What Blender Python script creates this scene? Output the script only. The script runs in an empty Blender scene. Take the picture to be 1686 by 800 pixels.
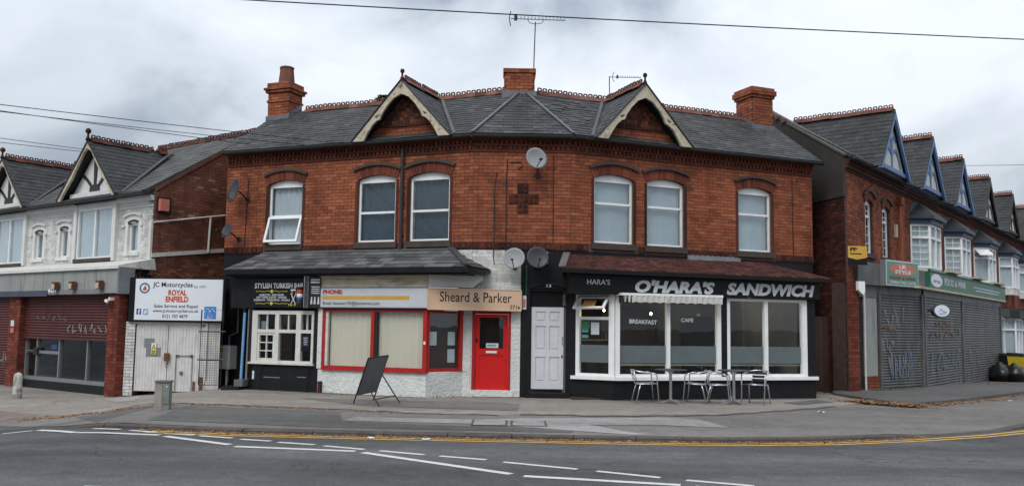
import bpy, bmesh, math, random
from math import sin, cos, tan, pi, radians, atan2, hypot
from mathutils import Vector, Matrix
random.seed(11)
sc = bpy.context.scene
COL = sc.collection

# ------------------------------------------------------------------ camera
cam_d = bpy.data.cameras.new("camera"); cam = bpy.data.objects.new("camera", cam_d); COL.objects.link(cam)
cam_d.sensor_width = 36.0; cam_d.lens = 36.0*1450/1686; cam_d.clip_end = 2000
PITCH, ROLL, ZC = 0.094, 0.0147, 1.6646
_r = Vector((1, 0, 0)); _u = Vector((0, -sin(PITCH), cos(PITCH))); _f = Vector((0, cos(PITCH), sin(PITCH)))
_ex = cos(ROLL)*_r + sin(ROLL)*_u; _ey = -sin(ROLL)*_r + cos(ROLL)*_u
cam.matrix_world = Matrix(((_ex.x, _ey.x, -_f.x, 0), (_ex.y, _ey.y, -_f.y, 0), (_ex.z, _ey.z, -_f.z, ZC), (0, 0, 0, 1)))
sc.camera = cam
# ------------------------------------------------------------------ sky, sun, exposure
SUN_EL, SUN_AZ = radians(48), radians(205)        # high and behind the photographer
wd = bpy.data.worlds.new("World"); sc.world = wd; wd.use_nodes = True
nt = wd.node_tree; nt.nodes.clear()
def N(t, typ, **kw):
    n = t.nodes.new(typ)
    for k, v in kw.items(): setattr(n, k, v)
    return n
def link(t, a, b): t.links.new(a, b)
out = N(nt, 'ShaderNodeOutputWorld'); bg = N(nt, 'ShaderNodeBackground')
sky = N(nt, 'ShaderNodeTexSky'); sky.sky_type = 'NISHITA'; sky.sun_disc = False
sky.sun_elevation = SUN_EL; sky.sun_rotation = SUN_AZ; sky.air_density = 1.5; sky.dust_density = 3
tc = N(nt, 'ShaderNodeTexCoord'); mp = N(nt, 'ShaderNodeMapping'); mp.inputs['Scale'].default_value = (1, 1, 1.7)
mp.inputs['Location'].default_value = (3.1, 1.7, .4)
n1 = N(nt, 'ShaderNodeTexNoise'); n1.inputs['Scale'].default_value = 2.5; n1.inputs['Detail'].default_value = 9; n1.inputs['Roughness'].default_value = .52; n1.inputs['Distortion'].default_value = .35
rp = N(nt, 'ShaderNodeValToRGB'); e = rp.color_ramp.elements
e[0].position = .36; e[0].color = (2.5, 2.95, 3.7, 1); e[1].position = .62; e[1].color = (6.9, 7.35, 8.0, 1)
el = rp.color_ramp.elements.new(.47); el.color = (5.1, 5.6, 6.2, 1)
mx = N(nt, 'ShaderNodeMix', data_type='RGBA'); mx.inputs['Factor'].default_value = .93
link(nt, tc.outputs['Generated'], mp.inputs['Vector']); link(nt, mp.outputs['Vector'], n1.inputs['Vector'])
link(nt, n1.outputs['Fac'], rp.inputs['Fac']); link(nt, sky.outputs['Color'], mx.inputs[6]); link(nt, rp.outputs['Color'], mx.inputs[7])
# overcast skies brighten steadily towards the zenith
sx = N(nt, 'ShaderNodeSeparateXYZ'); link(nt, tc.outputs['Generated'], sx.inputs[0])
mr = N(nt, 'ShaderNodeMapRange'); mr.inputs['From Min'].default_value = 0; mr.inputs['From Max'].default_value = 1
mr.inputs['To Min'].default_value = .92; mr.inputs['To Max'].default_value = 1.75
link(nt, sx.outputs['Z'], mr.inputs['Value'])
mu = N(nt, 'ShaderNodeMix', data_type='RGBA', blend_type='MULTIPLY'); mu.inputs['Factor'].default_value = 1
link(nt, mx.outputs[2], mu.inputs[6]); link(nt, mr.outputs['Result'], mu.inputs[7])
link(nt, mu.outputs[2], bg.inputs['Color']); bg.inputs['Strength'].default_value = .1
link(nt, bg.outputs[0], out.inputs['Surface'])
sd = bpy.data.lights.new("sun", 'SUN'); sun = bpy.data.objects.new("sun", sd); COL.objects.link(sun)
sd.energy = 1.5; sd.angle = radians(25); sd.color = (1, .97, .92)
_d = Vector((sin(SUN_AZ)*cos(SUN_EL), cos(SUN_AZ)*cos(SUN_EL), sin(SUN_EL)))
sun.rotation_euler = _d.to_track_quat('Z', 'Y').to_euler(); sun.location = (0, -20, 40)
sc.view_settings.view_transform = 'Standard'; sc.view_settings.look = 'None'
sc.view_settings.exposure = 0.28; sc.view_settings.gamma = 1; sc.view_settings.use_curve_mapping = False

# ------------------------------------------------------------------ materials
MT = {}
def _base(name):
    m = bpy.data.materials.new(name); m.use_nodes = True; t = m.node_tree
    return m, t, t.nodes['Principled BSDF']
def noise(t, scale, detail=5, rough=.6, vec=None, dist=0):
    n = N(t, 'ShaderNodeTexNoise'); n.inputs['Scale'].default_value = scale; n.inputs['Detail'].default_value = detail
    n.inputs['Roughness'].default_value = rough; n.inputs['Distortion'].default_value = dist
    if vec is None:
        g = t.nodes.get('GEO') or N(t, 'ShaderNodeNewGeometry'); g.name = 'GEO'; vec = g.outputs['Position']
    link(t, vec, n.inputs['Vector']); return n.outputs['Fac']
def stretched(t, sx_, sy_, sz_):
    g = t.nodes.get('GEO') or N(t, 'ShaderNodeNewGeometry'); g.name = 'GEO'
    m = N(t, 'ShaderNodeMapping'); m.inputs['Scale'].default_value = (sx_, sy_, sz_); link(t, g.outputs['Position'], m.inputs['Vector']); return m.outputs['Vector']
def ramp(t, fac, stops):
    r = N(t, 'ShaderNodeValToRGB'); cr = r.color_ramp
    cr.elements[0].position = stops[0][0]; cr.elements[0].color = (*stops[0][1], 1)
    cr.elements[1].position = stops[-1][0]; cr.elements[1].color = (*stops[-1][1], 1)
    for p, c in stops[1:-1]: cr.elements.new(p).color = (*c, 1)
    link(t, fac, r.inputs['Fac']); return r.outputs['Color']
def mixc(t, fac, a, b, mode='MIX'):
    n = N(t, 'ShaderNodeMix', data_type='RGBA', blend_type=mode)
    for s, v in ((n.inputs['Factor'], fac), (n.inputs[6], a), (n.inputs[7], b)):
        if hasattr(v, 'links'): link(t, v, s)
        else: s.default_value = v if isinstance(v, (int, float)) else (*v, 1)
    return n.outputs[2]
def bump(t, bs, h, strength, dist=.01):
    b = N(t, 'ShaderNodeBump'); b.inputs['Strength'].default_value = strength; b.inputs['Distance'].default_value = dist
    link(t, h, b.inputs['Height']); link(t, b.outputs[0], bs.inputs['Normal'])
def g3(v): return (v, v, v)
def mat(name, c1, c2=None, scale=2., rough=.8, metal=0, bmp=0, bscale=80, bdist=.01, stain=None, sscale=(1, 1, 1), samt=(.5, .75), spec=.35, lo=.35, hi=.7):
    """two tones over noise, optional stain colour with its own noise, fine relief"""
    m, t, bs = _base(name)
    col = ramp(t, noise(t, scale, 7, .65), [(lo, c1), (hi, c2 or tuple(x*.8 for x in c1))])
    if stain:
        f = ramp(t, noise(t, 1.0, 8, .7, stretched(t, *sscale), .6), [(samt[0], g3(0)), (samt[1], g3(1))])
        col = mixc(t, f, col, stain)
    link(t, col, bs.inputs['Base Color']); bs.inputs['Roughness'].default_value = rough; bs.inputs['Metallic'].default_value = metal
    bs.inputs['Specular IOR Level'].default_value = spec
    if bmp: bump(t, bs, noise(t, bscale, 4, .6), bmp, bdist)
    MT[name] = m; return m
def pieces(name, stops, soot=(.6, 1.1), sscale=.7, rough=.85, bmp=.3, bscale=90, spec=.3, lichen=None):
    """bricks, slates, tiles: a tone per piece plus broad weathering"""
    m, t, bs = _base(name)
    g = N(t, 'ShaderNodeNewGeometry'); g.name = 'GEO'; oi = N(t, 'ShaderNodeObjectInfo')
    a = N(t, 'ShaderNodeMath', operation='ADD'); fr = N(t, 'ShaderNodeMath', operation='FRACT')
    link(t, g.outputs['Random Per Island'], a.inputs[0]); link(t, oi.outputs['Random'], a.inputs[1]); link(t, a.outputs[0], fr.inputs[0])
    col = ramp(t, fr.outputs[0], stops)
    w = ramp(t, noise(t, sscale, 6, .7, None, .4), [(.3, g3(soot[0])), (.7, g3(soot[1]))])
    col = mixc(t, 1., col, w, 'MULTIPLY')
    col = mixc(t, ramp(t, noise(t, 22, 6, .7), [(.3, g3(0)), (.75, g3(.55))]), col, mixc(t, 1., col, g3(.55), 'MULTIPLY'))
    st = ramp(t, noise(t, 1.0, 7, .7, stretched(t, 2.3, 2.3, .3), .5), [(.34, g3(.62)), (.56, g3(1.04))])
    col = mixc(t, .8, col, mixc(t, 1., col, st, 'MULTIPLY'))
    if lichen:
        col = mixc(t, ramp(t, noise(t, 3.5, 9, .75, None, .8), [(.6, g3(0)), (.72, g3(.8))]), col, lichen)
    link(t, col, bs.inputs['Base Color']); bs.inputs['Roughness'].default_value = rough; bs.inputs['Specular IOR Level'].default_value = spec
    bump(t, bs, noise(t, bscale, 5, .65), bmp, .008)
    MT[name] = m; return m
def glass(name, tint=.9, rough=.015, ior=1.5, extra=0.0):
    m, t, bs = _base(name); t.nodes.remove(bs)
    o = t.nodes['Material Output']; tr = N(t, 'ShaderNodeBsdfTransparent'); tr.inputs[0].default_value = (tint*.97, tint, tint, 1)
    gl = N(t, 'ShaderNodeBsdfGlossy'); gl.inputs['Roughness'].default_value = rough; gl.inputs[0].default_value = (.95, .97, 1, 1)
    fr = N(t, 'ShaderNodeFresnel'); g_ = N(t, 'ShaderNodeNewGeometry'); g_.name = 'GEO'
    io = N(t, 'ShaderNodeMapRange'); io.inputs['To Min'].default_value = ior; io.inputs['To Max'].default_value = 1/ior   # thin pane: same on both faces
    link(t, g_.outputs['Backfacing'], io.inputs['Value']); link(t, io.outputs[0], fr.inputs['IOR'])
    ad = N(t, 'ShaderNodeMath', operation='ADD'); ad.inputs[1].default_value = extra; link(t, fr.outputs[0], ad.inputs[0])
    b = N(t, 'ShaderNodeBump'); b.inputs['Strength'].default_value = .06; b.inputs['Distance'].default_value = .02
    link(t, noise(t, 1.6, 2), b.inputs['Height']); link(t, b.outputs[0], gl.inputs['Normal'])
    ms = N(t, 'ShaderNodeMixShader'); link(t, ad.outputs[0], ms.inputs[0]); link(t, tr.outputs[0], ms.inputs[1]); link(t, gl.outputs[0], ms.inputs[2])
    link(t, ms.outputs[0], o.inputs['Surface']); MT[name] = m; return m
def emit(name, c, s):
    m, t, bs = _base(name); bs.inputs['Emission Color'].default_value = (*c, 1); bs.inputs['Emission Strength'].default_value = s
    bs.inputs['Base Color'].default_value = (*c, 1); MT[name] = m

BR = [(0, (.195, .057, .031)), (.12, (.26, .075, .037)), (.5, (.31, .092, .043)), (.88, (.35, .107, .050)), (1, (.41, .145, .07))]
pieces('brick', BR, (.66, 1.15), .5)
pieces('brick_mid', [(0, (.11, .03, .019)), (.5, (.18, .048, .027)), (1, (.25, .068, .034))], (.6, 1.1))
pieces('brick_dark', [(0, (.035, .014, .011)), (.5, (.08, .024, .016)), (1, (.15, .04, .022))], (.6, 1.1))
pieces('brick_side', [(0, (.18, .068, .042)), (.5, (.235, .09, .055)), (.94, (.28, .112, .07)), (1, (.40, .25, .17))], (.5, 1.15), .8)
pieces('brick_pier', [(0, (.15, .03, .02)), (.5, (.21, .045, .028)), (1, (.28, .07, .04))], (.6, 1.1))
pieces('brick_right', [(0, (.17, .045, .024)), (.4, (.27, .07, .032)), (1, (.38, .11, .048))], (.5, 1.15), .9)
pieces('white_brick', [(0, (.56, .56, .53)), (.5, (.68, .68, .65)), (1, (.78, .78, .75))], (.75, 1.05), 1.5, .7, .25, 60)
pieces('slate', [(0, (.047, .048, .051)), (.4, (.060, .060, .061)), (.9, (.073, .073, .073)), (1, (.105, .104, .102))], (.72, 1.2), 1.1, .65, .3, 45, .3, (.13, .13, .115))
pieces('slate_low', [(0, (.06, .063, .065)), (.5, (.10, .102, .104)), (1, (.17, .17, .17))], (.7, 1.15), 1.6, .6, .25, 60, .4, (.2, .195, .17))
pieces('slate_pale', [(0, (.075, .074, .072)), (.5, (.095, .093, .09)), (1, (.125, .122, .118))], (.7, 1.15), 1.4, .65, .3, 45, .3)
pieces('slate_dark', [(0, (.030, .031, .033)), (.5, (.040, .041, .043)), (1, (.052, .053, .055))], (.75, 1.1), 1.3, .6, .2, 60)
pieces('roof_tile', [(0, (.065, .025, .022)), (.5, (.105, .036, .03)), (1, (.16, .058, .042))], (.55, 1.2), 1.1, .8, .3, 70, .3, (.10, .075, .065))
pieces('terracotta', [(0, (.12, .05, .037)), (.5, (.19, .078, .055)), (1, (.25, .11, .08))], (.6, 1.1), 2.5)
pieces('scallop', [(0, (.05, .02, .016)), (.6, (.11, .036, .022)), (1, (.24, .075, .035))], (.5, 1.2), 2)
mat('mortar', (.10, .065, .05), (.16, .10, .075), 6, .95, bmp=.3)
mat('mortar_dark', (.05, .032, .027), (.08, .05, .04), 6, .95)
mat('upvc', (.80, .81, .81), (.70, .71, .71), 4, .4, stain=(.5, .49, .46), sscale=(3, 3, 1.2), samt=(.62, .85))
mat('old_white', (.62, .61, .57), (.50, .49, .45), 5, .65, stain=(.25, .23, .19), sscale=(5, 5, 2), samt=(.55, .8), bmp=.2)
mat('render_white', (.66, .68, .66), (.54, .56, .545), 3, .85, bmp=.9, bscale=16, bdist=.045, stain=(.30, .28, .24), sscale=(1.6, 1.6, .5), samt=(.6, .9))
mat('facade_white', (.66, .67, .65), (.56, .565, .545), 2, .8, bmp=.35, bscale=25, bdist=.02, stain=(.36, .34, .30), sscale=(2.5, 2.5, .6), samt=(.58, .85))
mat('black_paint', (.007, .0075, .009), (.012, .0125, .014), 5, .5, bmp=.25, bscale=30, stain=(.028, .028, .027), sscale=(3, 3, 1), samt=(.66, .88), spec=.22)
mat('black_gloss', (.006, .006, .007), (.009, .009, .010), 4, .4, spec=.22)
mat('red_paint', (.60, .012, .012), (.52, .012, .012), 3, .38, stain=(.28, .02, .015), sscale=(6, 6, 2), samt=(.6, .9))
mat('red_frame', (.42, .012, .012), (.30, .012, .010), 5, .45, stain=(.12, .02, .015), sscale=(6, 6, 3), samt=(.55, .8))
mat('blue_dark', (.025, .04, .068), (.035, .05, .075), 4, .5)
mat('blue_paint', (.11, .21, .40), (.085, .16, .30), 4, .55, stain=(.16, .18, .2), sscale=(4, 4, 4), samt=(.55, .8))
mat('door_white', (.60, .61, .645), (.52, .53, .565), 3, .45, stain=(.35, .35, .37), sscale=(5, 5, 2), samt=(.6, .9))
mat('lead', (.11, .12, .135), (.16, .172, .19), 4, .55, metal=.2, bmp=.2, bscale=20)
mat('lead_dark', (.07, .072, .076), (.095, .098, .10), 4, .6)
mat('timber', (.56, .50, .39), (.38, .33, .25), 7, .85, bmp=.5, bscale=40, stain=(.11, .085, .06), sscale=(6, 6, 6), samt=(.55, .7))
mat('cream_board', (.52, .47, .36), (.42, .35, .25), 3, .75, stain=(.10, .075, .05), sscale=(1.2, 1.2, 4), samt=(.5, .75))
mat('cement', (.036, .034, .030), (.052, .049, .043), 1.6, .9, bmp=.3, bscale=30)
mat('grey_fascia', (.24, .25, .24), (.31, .32, .305), 1.2, .6, stain=(.09, .10, .12), sscale=(3.5, 3.5, .25), samt=(.52, .75))
mat('grey_box', (.105, .107, .105), (.14, .14, .137), 2, .6, stain=(.06, .06, .06), sscale=(4, 4, .6), samt=(.5, .8))
mat('navy_panel', (.045, .055, .085), (.06, .075, .10), 3, .5)
mat('alu', (.62, .64, .66), (.55, .57, .59), 6, .28, metal=1)
mat('alu_frame', (.27, .29, .31), (.22, .235, .25), 4, .45, metal=.5)
mat('steel', (.17, .172, .175), (.115, .115, .115), 2.2, .5, metal=.4, stain=(.06, .057, .052), sscale=(3, 3, .7), samt=(.45, .75))
mat('maroon_steel', (.115, .032, .030), (.08, .024, .024), 2.2, .5, metal=.2, stain=(.06, .018, .018), sscale=(2, 2, .7), samt=(.5, .8))
mat('white_steel', (.60, .60, .585), (.46, .455, .44), 3, .6, stain=(.24, .15, .10), sscale=(7, 7, .7), samt=(.56, .78), bmp=.3, bscale=30)
mat('rust', (.17, .07, .035), (.09, .04, .025), 9, .9, bmp=.4)
mat('grey_paint', (.20, .205, .225), (.17, .175, .19), 4, .6)
mat('cable', (.012, .012, .013), (.02, .02, .02), 3, .6)
mat('plastic_black', (.014, .014, .015), (.02, .02, .021), 3, .45)
mat('dish_grey', (.27, .28, .29), (.21, .22, .23), 3, .5)
mat('dish_dark', (.035, .037, .042), (.055, .057, .062), 3, .5)
mat('gutter', (.022, .023, .025), (.035, .036, .037), 3, .5)
mat('sill_dark', (.045, .035, .03), (.075, .055, .045), 5, .8)
mat('sign_white', (.70, .73, .78), (.64, .67, .72), 1.5, .4)
mat('sign_pale', (.50, .53, .56), (.44, .47, .50), 1.5, .45, stain=(.36, .37, .38), sscale=(1, 1, 4), samt=(.5, .9))
mat('sign_tan', (.68, .47, .32), (.60, .41, .28), 1.2, .45, stain=(.42, .30, .22), sscale=(1.2, 1.2, 1), samt=(.6, .9))
mat('sign_yellow', (.56, .33, .055), (.48, .28, .05), 2, .5)
mat('sign_green', (.013, .095, .048), (.02, .12, .06), 1.5, .4, stain=(.06, .13, .09), sscale=(1.5, 1.5, 1.5), samt=(.5, .9))
mat('sign_green_faded', (.09, .24, .17), (.13, .28, .21), 2, .5)
mat('sign_salmon', (.55, .17, .13), (.48, .15, .12), 3, .5)
mat('ink', (.012, .012, .014), None, 3, .5)
mat('ink_red', (.45, .014, .012), None, 3, .5)
mat('ink_maroon', (.22, .02, .025), None, 3, .5)
mat('ink_orange', (.52, .07, .012), None, 3, .5)
mat('ink_white', (.75, .76, .77), (.62, .63, .64), 4, .5)
mat('ink_grey', (.60, .62, .64), (.50, .52, .54), 4, .5)
mat('ink_yellow', (.55, .52, .10), None, 3, .5)
mat('ink_blue', (.03, .07, .26), None, 3, .5)
mat('ink_sky', (.16, .36, .62), None, 3, .5)
mat('ink_mot', (.06, .24, .60), None, 3, .5)
mat('paper', (.58, .64, .66), (.52, .58, .60), 8, .7)
mat('teal_print', (.10, .32, .32), None, 5, .6)
mat('green_print', (.03, .20, .08), None, 5, .6)
mat('orange_print', (.75, .38, .12), None, 5, .6)
mat('blind_cream', (.68, .60, .49), (.61, .54, .44), 1.5, .8)
mat('blind_blue', (.035, .062, .09), (.028, .048, .07), 1.5, .8)
mat('curtain', (.50, .53, .57), (.40, .43, .47), 2, .85)
mat('curtain_sky_reflection', (.42, .48, .53), (.34, .40, .45), 1.2, .85)  # pale cloth tone with the sky's reflection in the panes put into its colour
mat('room_dark', (.022, .021, .021), (.034, .032, .031), 2, .8)
mat('room_brown', (.055, .04, .032), (.04, .03, .025), 2, .8)
mat('room_grey', (.15, .145, .135), (.11, .107, .10), 1, .8)
mat('brown_panel', (.045, .022, .018), (.06, .032, .024), 3, .4)
mat('frost', (.165, .185, .195), (.135, .15, .16), 2, .5)
mat('blackboard', (.12, .125, .13), (.16, .165, .17), 4, .4)
mat('seat_dark', (.022, .022, .025), None, 5, .6)
mat('kerbstone', (.10, .085, .078), (.065, .056, .052), 4, .9, bmp=.6, bscale=30, stain=(.045, .035, .03), sscale=(3, 3, 3), samt=(.5, .8))
mat('line_white', (.60, .60, .58), (.46, .46, .45), 9, .7, stain=(.12, .12, .12), sscale=(9, 9, 9), samt=(.62, .72))
mat('line_yellow', (.55, .33, .075), (.42, .25, .07), 7, .75, stain=(.13, .12, .10), sscale=(7, 7, 7), samt=(.58, .72))
mat('yellow_plastic', (.62, .48, .03), (.5, .38, .03), 3, .45)
mat('bag', (.008, .008, .009), (.013, .013, .014), 3, .28)
mat('cabinet', (.20, .22, .20), (.15, .165, .15), 3, .6, stain=(.10, .10, .08), sscale=(4, 4, 1), samt=(.5, .8))
mat('coping_grey', (.10, .095, .085), (.07, .066, .06), 4, .9)
mat('spray_grey', (.24, .245, .25), (.18, .185, .19), 6, .7)
mat('spray_blue', (.13, .20, .30), (.12, .15, .19), 4, .7)
mat('spray_warm', (.25, .14, .08), (.17, .12, .09), 4, .7)
mat('concrete', (.30, .28, .245), (.22, .205, .18), 4, .9, bmp=.5, bscale=30)
mat('bollard_white', (.52, .52, .48), (.38, .38, .34), 7, .8, stain=(.10, .09, .07), sscale=(6, 6, 4), samt=(.5, .65))
mat('leaf_dry', (.36, .19, .08), (.19, .105, .05), 9, .9)
mat('leaf_green', (.035, .06, .022), (.06, .085, .03), 5, .7)
mat('bark', (.06, .045, .035), None, 6, .9)
emit('lamp_warm', (1, .78, .45), 22.0)
glass('glass', .97, .012, 1.42, .0)
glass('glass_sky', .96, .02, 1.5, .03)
glass('glass_dark', .75, .012, 1.42, .0)
def road_mat(name, c1, c2, c3, sp=150, patch=(.35, .65), stain=None, bm=.5, track=False):
    m, t, bs = _base(name)
    a = ramp(t, noise(t, sp, 3, .7), [(.32, c1), (.5, c2), (.72, c3)])
    w = ramp(t, noise(t, .35, 7, .6, stretched(t, .5, 1.6, 1), .5), [(patch[0], g3(.72)), (patch[1], g3(1.12))])
    a = mixc(t, 1., a, w, 'MULTIPLY')
    w2 = ramp(t, noise(t, 3.2, 8, .75, None, .6), [(.35, g3(.78)), (.6, g3(1.06))])
    a = mixc(t, 1., a, w2, 'MULTIPLY')
    if track:
        a = mixc(t, 1., a, ramp(t, noise(t, 1., 4, .5, stretched(t, .035, .75, 1), .2), [(.38, g3(.78)), (.62, g3(1.2))]), 'MULTIPLY')
        a = mixc(t, 1., a, ramp(t, noise(t, 28, 4, .7), [(.3, g3(.78)), (.7, g3(1.2))]), 'MULTIPLY')
    v = N(t, 'ShaderNodeTexVoronoi', feature='DISTANCE_TO_EDGE'); v.inputs['Scale'].default_value = .42; gg = t.nodes['GEO']
    dv = N(t, 'ShaderNodeVectorMath', operation='ADD'); nn_ = N(t, 'ShaderNodeTexNoise'); nn_.inputs['Scale'].default_value = 2.2; nn_.inputs['Detail'].default_value = 6; link(t, gg.outputs['Position'], nn_.inputs['Vector'])
    link(t, gg.outputs['Position'], dv.inputs[0]); link(t, nn_.outputs['Color'], dv.inputs[1]); link(t, dv.outputs[0], v.inputs['Vector'])
    ck = ramp(t, v.outputs['Distance'], [(.002, g3(.45)), (.010, g3(1))]); gate = ramp(t, noise(t, .5, 3), [(.48, g3(0)), (.60, g3(.9))])
    a = mixc(t, gate, a, mixc(t, 1., a, ck, 'MULTIPLY'))
    sp2 = ramp(t, noise(t, 5.5, 2, .5), [(.70, g3(0)), (.76, g3(.45))]); a = mixc(t, sp2, a, tuple(x*.45 for x in c2))
    if stain: a = mixc(t, ramp(t, noise(t, .9, 8, .7, None, 1.), [(.58, g3(0)), (.72, g3(.75))]), a, stain)
    link(t, a, bs.inputs['Base Color']); bs.inputs['Roughness'].default_value = .85; bs.inputs['Specular IOR Level'].default_value = .25
    bump(t, bs, noise(t, sp*.8, 3, .7), bm, .012); MT[name] = m
road_mat('asphalt', (.05, .051, .053), (.094, .095, .097), (.18, .18, .18), 75, (.38, .62), bm=.8, track=True)
road_mat('pavement', (.12, .11, .102), (.18, .167, .156), (.25, .233, .22), 100, bm=.7)
road_mat('forecourt', (.19, .17, .15), (.27, .245, .217), (.35, .32, .285), 100, stain=(.145, .127, .108), bm=.7)
road_mat('tarpatch', (.075, .072, .07), (.112, .108, .105), (.16, .155, .15), 120)
road_mat('palepatch', (.24, .232, .225), (.305, .296, .288), (.37, .36, .35), 130)
road_mat('pinkpave', (.17, .125, .115), (.23, .17, .155), (.28, .21, .19), 130)

# ------------------------------------------------------------------ helpers
WL = {}
def tag(o, label=None, cat=None, group=None, kind=None):
    if label: o['label'] = label
    if cat: o['category'] = cat
    if group: o['group'] = group
    if kind: o['kind'] = kind
    return o
def _attach(o, parent, world):
    world = Vector(world)
    if parent is not None:
        o.parent = parent; o.location = world - WL[parent.name]
    else: o.location = world
    WL[o.name] = world
    return o
def thing(name, loc, label, cat, group=None):
    o = bpy.data.objects.new(name, None); o.empty_display_size = .2; COL.objects.link(o)
    _attach(o, None, loc); return tag(o, label, cat, group)
class Frame:
    """a wall line: s along it, out towards the street, z up"""
    def __init__(s, x, y, a, off=0.): s.x, s.y, s.a, s.off = x, y, a, off; s.c, s.n = cos(a), sin(a)
    def pt(f, s, o, z): s = s-f.off; return Vector((f.x+s*f.c+o*f.n, f.y+s*f.n-o*f.c, z))
def frame2(p, q, off=0.): return Frame(p[0], p[1], atan2(q[1]-p[1], q[0]-p[0]), off)
class MB:
    def __init__(s): s.v, s.f = [], []
    def add(s, vs, fs):
        n = len(s.v); s.v += [Vector(v) for v in vs]; s.f += [tuple(i+n for i in f) for f in fs]; return s
    def hexa(s, p): return s.add(p, [(0, 1, 2, 3), (7, 6, 5, 4), (0, 4, 5, 1), (1, 5, 6, 2), (2, 6, 7, 3), (3, 7, 4, 0)])
    def box(s, F, s0, s1, o0, o1, z0, z1):
        P = F.pt; return s.hexa([P(s0, o1, z0), P(s1, o1, z0), P(s1, o1, z1), P(s0, o1, z1), P(s0, o0, z0), P(s1, o0, z0), P(s1, o0, z1), P(s0, o0, z1)])
    def brick(s, F, s0, s1, o0, o1, z0, z1):
        P = F.pt; return s.add([P(s0, o1, z0), P(s1, o1, z0), P(s1, o1, z1), P(s0, o1, z1), P(s0, o0, z0), P(s1, o0, z0), P(s1, o0, z1), P(s0, o0, z1)],
            [(0, 1, 2, 3), (4, 5, 1, 0), (5, 6, 2, 1), (6, 7, 3, 2), (7, 4, 0, 3)])
    def poly(s, F, pts, o0, o1):
        """outline in (s, z), extruded from o0 to o1"""
        n = len(pts); vs = [F.pt(a, o1, b) for a, b in pts]+[F.pt(a, o0, b) for a, b in pts]
        return s.add(vs, [tuple(range(n)), tuple(range(2*n-1, n-1, -1))]+[(i, i+n, (i+1) % n+n, (i+1) % n) for i in range(n)])
    def plan(s, pts, z0, z1):
        """outline in plan, extruded upwards; z1 may be a list"""
        n = len(pts); t = z1 if isinstance(z1, (list, tuple)) else [z1]*n; b = z0 if isinstance(z0, (list, tuple)) else [z0]*n
        vs = [Vector((p[0], p[1], b[i])) for i, p in enumerate(pts)]+[Vector((p[0], p[1], t[i])) for i, p in enumerate(pts)]
        return s.add(vs, [tuple(range(n-1, -1, -1)), tuple(range(n, 2*n))]+[(i, (i+1) % n, (i+1) % n+n, i+n) for i in range(n)])
    def tube(s, pts, r, n=8, close=False):
        pts = [Vector(p) for p in pts]; m = len(pts); rs = r if isinstance(r, (list, tuple)) else [r]*m
        base = len(s.v); up = Vector((0, 0, 1))
        for i, p in enumerate(pts):
            if close: d = pts[(i+1) % m]-pts[i-1]
            else: d = pts[min(i+1, m-1)]-pts[max(i-1, 0)]
            d.normalize(); a = up.cross(d)
            if a.length < .05: a = Vector((1, 0, 0)).cross(d)
            a.normalize(); b = d.cross(a)
            for k in range(n): t = 2*pi*k/n; s.v.append(p+rs[i]*(cos(t)*a+sin(t)*b))
        for i in range(m if close else m-1):
            j = (i+1) % m
            for k in range(n): l = (k+1) % n; s.f.append((base+i*n+k, base+i*n+l, base+j*n+l, base+j*n+k))
        if not close: s.f.append(tuple(base+k for k in range(n-1, -1, -1))); s.f.append(tuple(base+(m-1)*n+k for k in range(n)))
        return s
    def lathe(s, c, prof, n=16, axis=None):
        c = Vector(c); M = Matrix.Identity(3) if axis is None else Vector(axis).to_track_quat('Z', 'Y').to_matrix()
        base = len(s.v); m = len(prof)
        for r, z in prof:
            for k in range(n): t = 2*pi*k/n; s.v.append(c+M@Vector((r*cos(t), r*sin(t), z)))
        for i in range(m-1):
            for k in range(n): l = (k+1) % n; s.f.append((base+i*n+k, base+i*n+l, base+(i+1)*n+l, base+(i+1)*n+k))
        if prof[0][0] > 1e-4: s.f.append(tuple(base+k for k in range(n-1, -1, -1)))
        if prof[-1][0] > 1e-4: s.f.append(tuple(base+(m-1)*n+k for k in range(n)))
        return s
    def mesh(s, name, mt, origin=(0, 0, 0), smooth=False):
        o = Vector(origin); me = bpy.data.meshes.new(name); me.from_pydata([tuple(v-o) for v in s.v], [], s.f)
        me.materials.append(MT[mt])
        if smooth:
            for p in me.polygons: p.use_smooth = True
        me.update(); return me
    def build(s, name, mt, parent=None, smooth=False, origin=None, kind=None):
        if origin is None:
            xs = [v.x for v in s.v]; ys = [v.y for v in s.v]; zs = [v.z for v in s.v]
            origin = Vector(((min(xs)+max(xs))/2, (min(ys)+max(ys))/2, min(zs)))
        ob = bpy.data.objects.new(name, s.mesh(name, mt, origin, smooth)); COL.objects.link(ob)
        _attach(ob, parent, origin)
        if kind: ob['kind'] = kind
        return ob
def box(name, F, s0, s1, o0, o1, z0, z1, mt, parent=None): return MB().box(F, s0, s1, o0, o1, z0, z1).build(name, mt, parent)
def inst(name, me, M, parent):
    """a piece sharing mesh data, placed by its world matrix"""
    o = bpy.data.objects.new(name, me); COL.objects.link(o); o.parent = parent
    o.matrix_basis = Matrix.Translation(-WL[parent.name]) @ M; return o
def copy_tree(o, parent=None):
    c = o.copy(); COL.objects.link(c); c.parent = parent
    for ch in list(o.children): copy_tree(ch, c)
    return c
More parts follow.
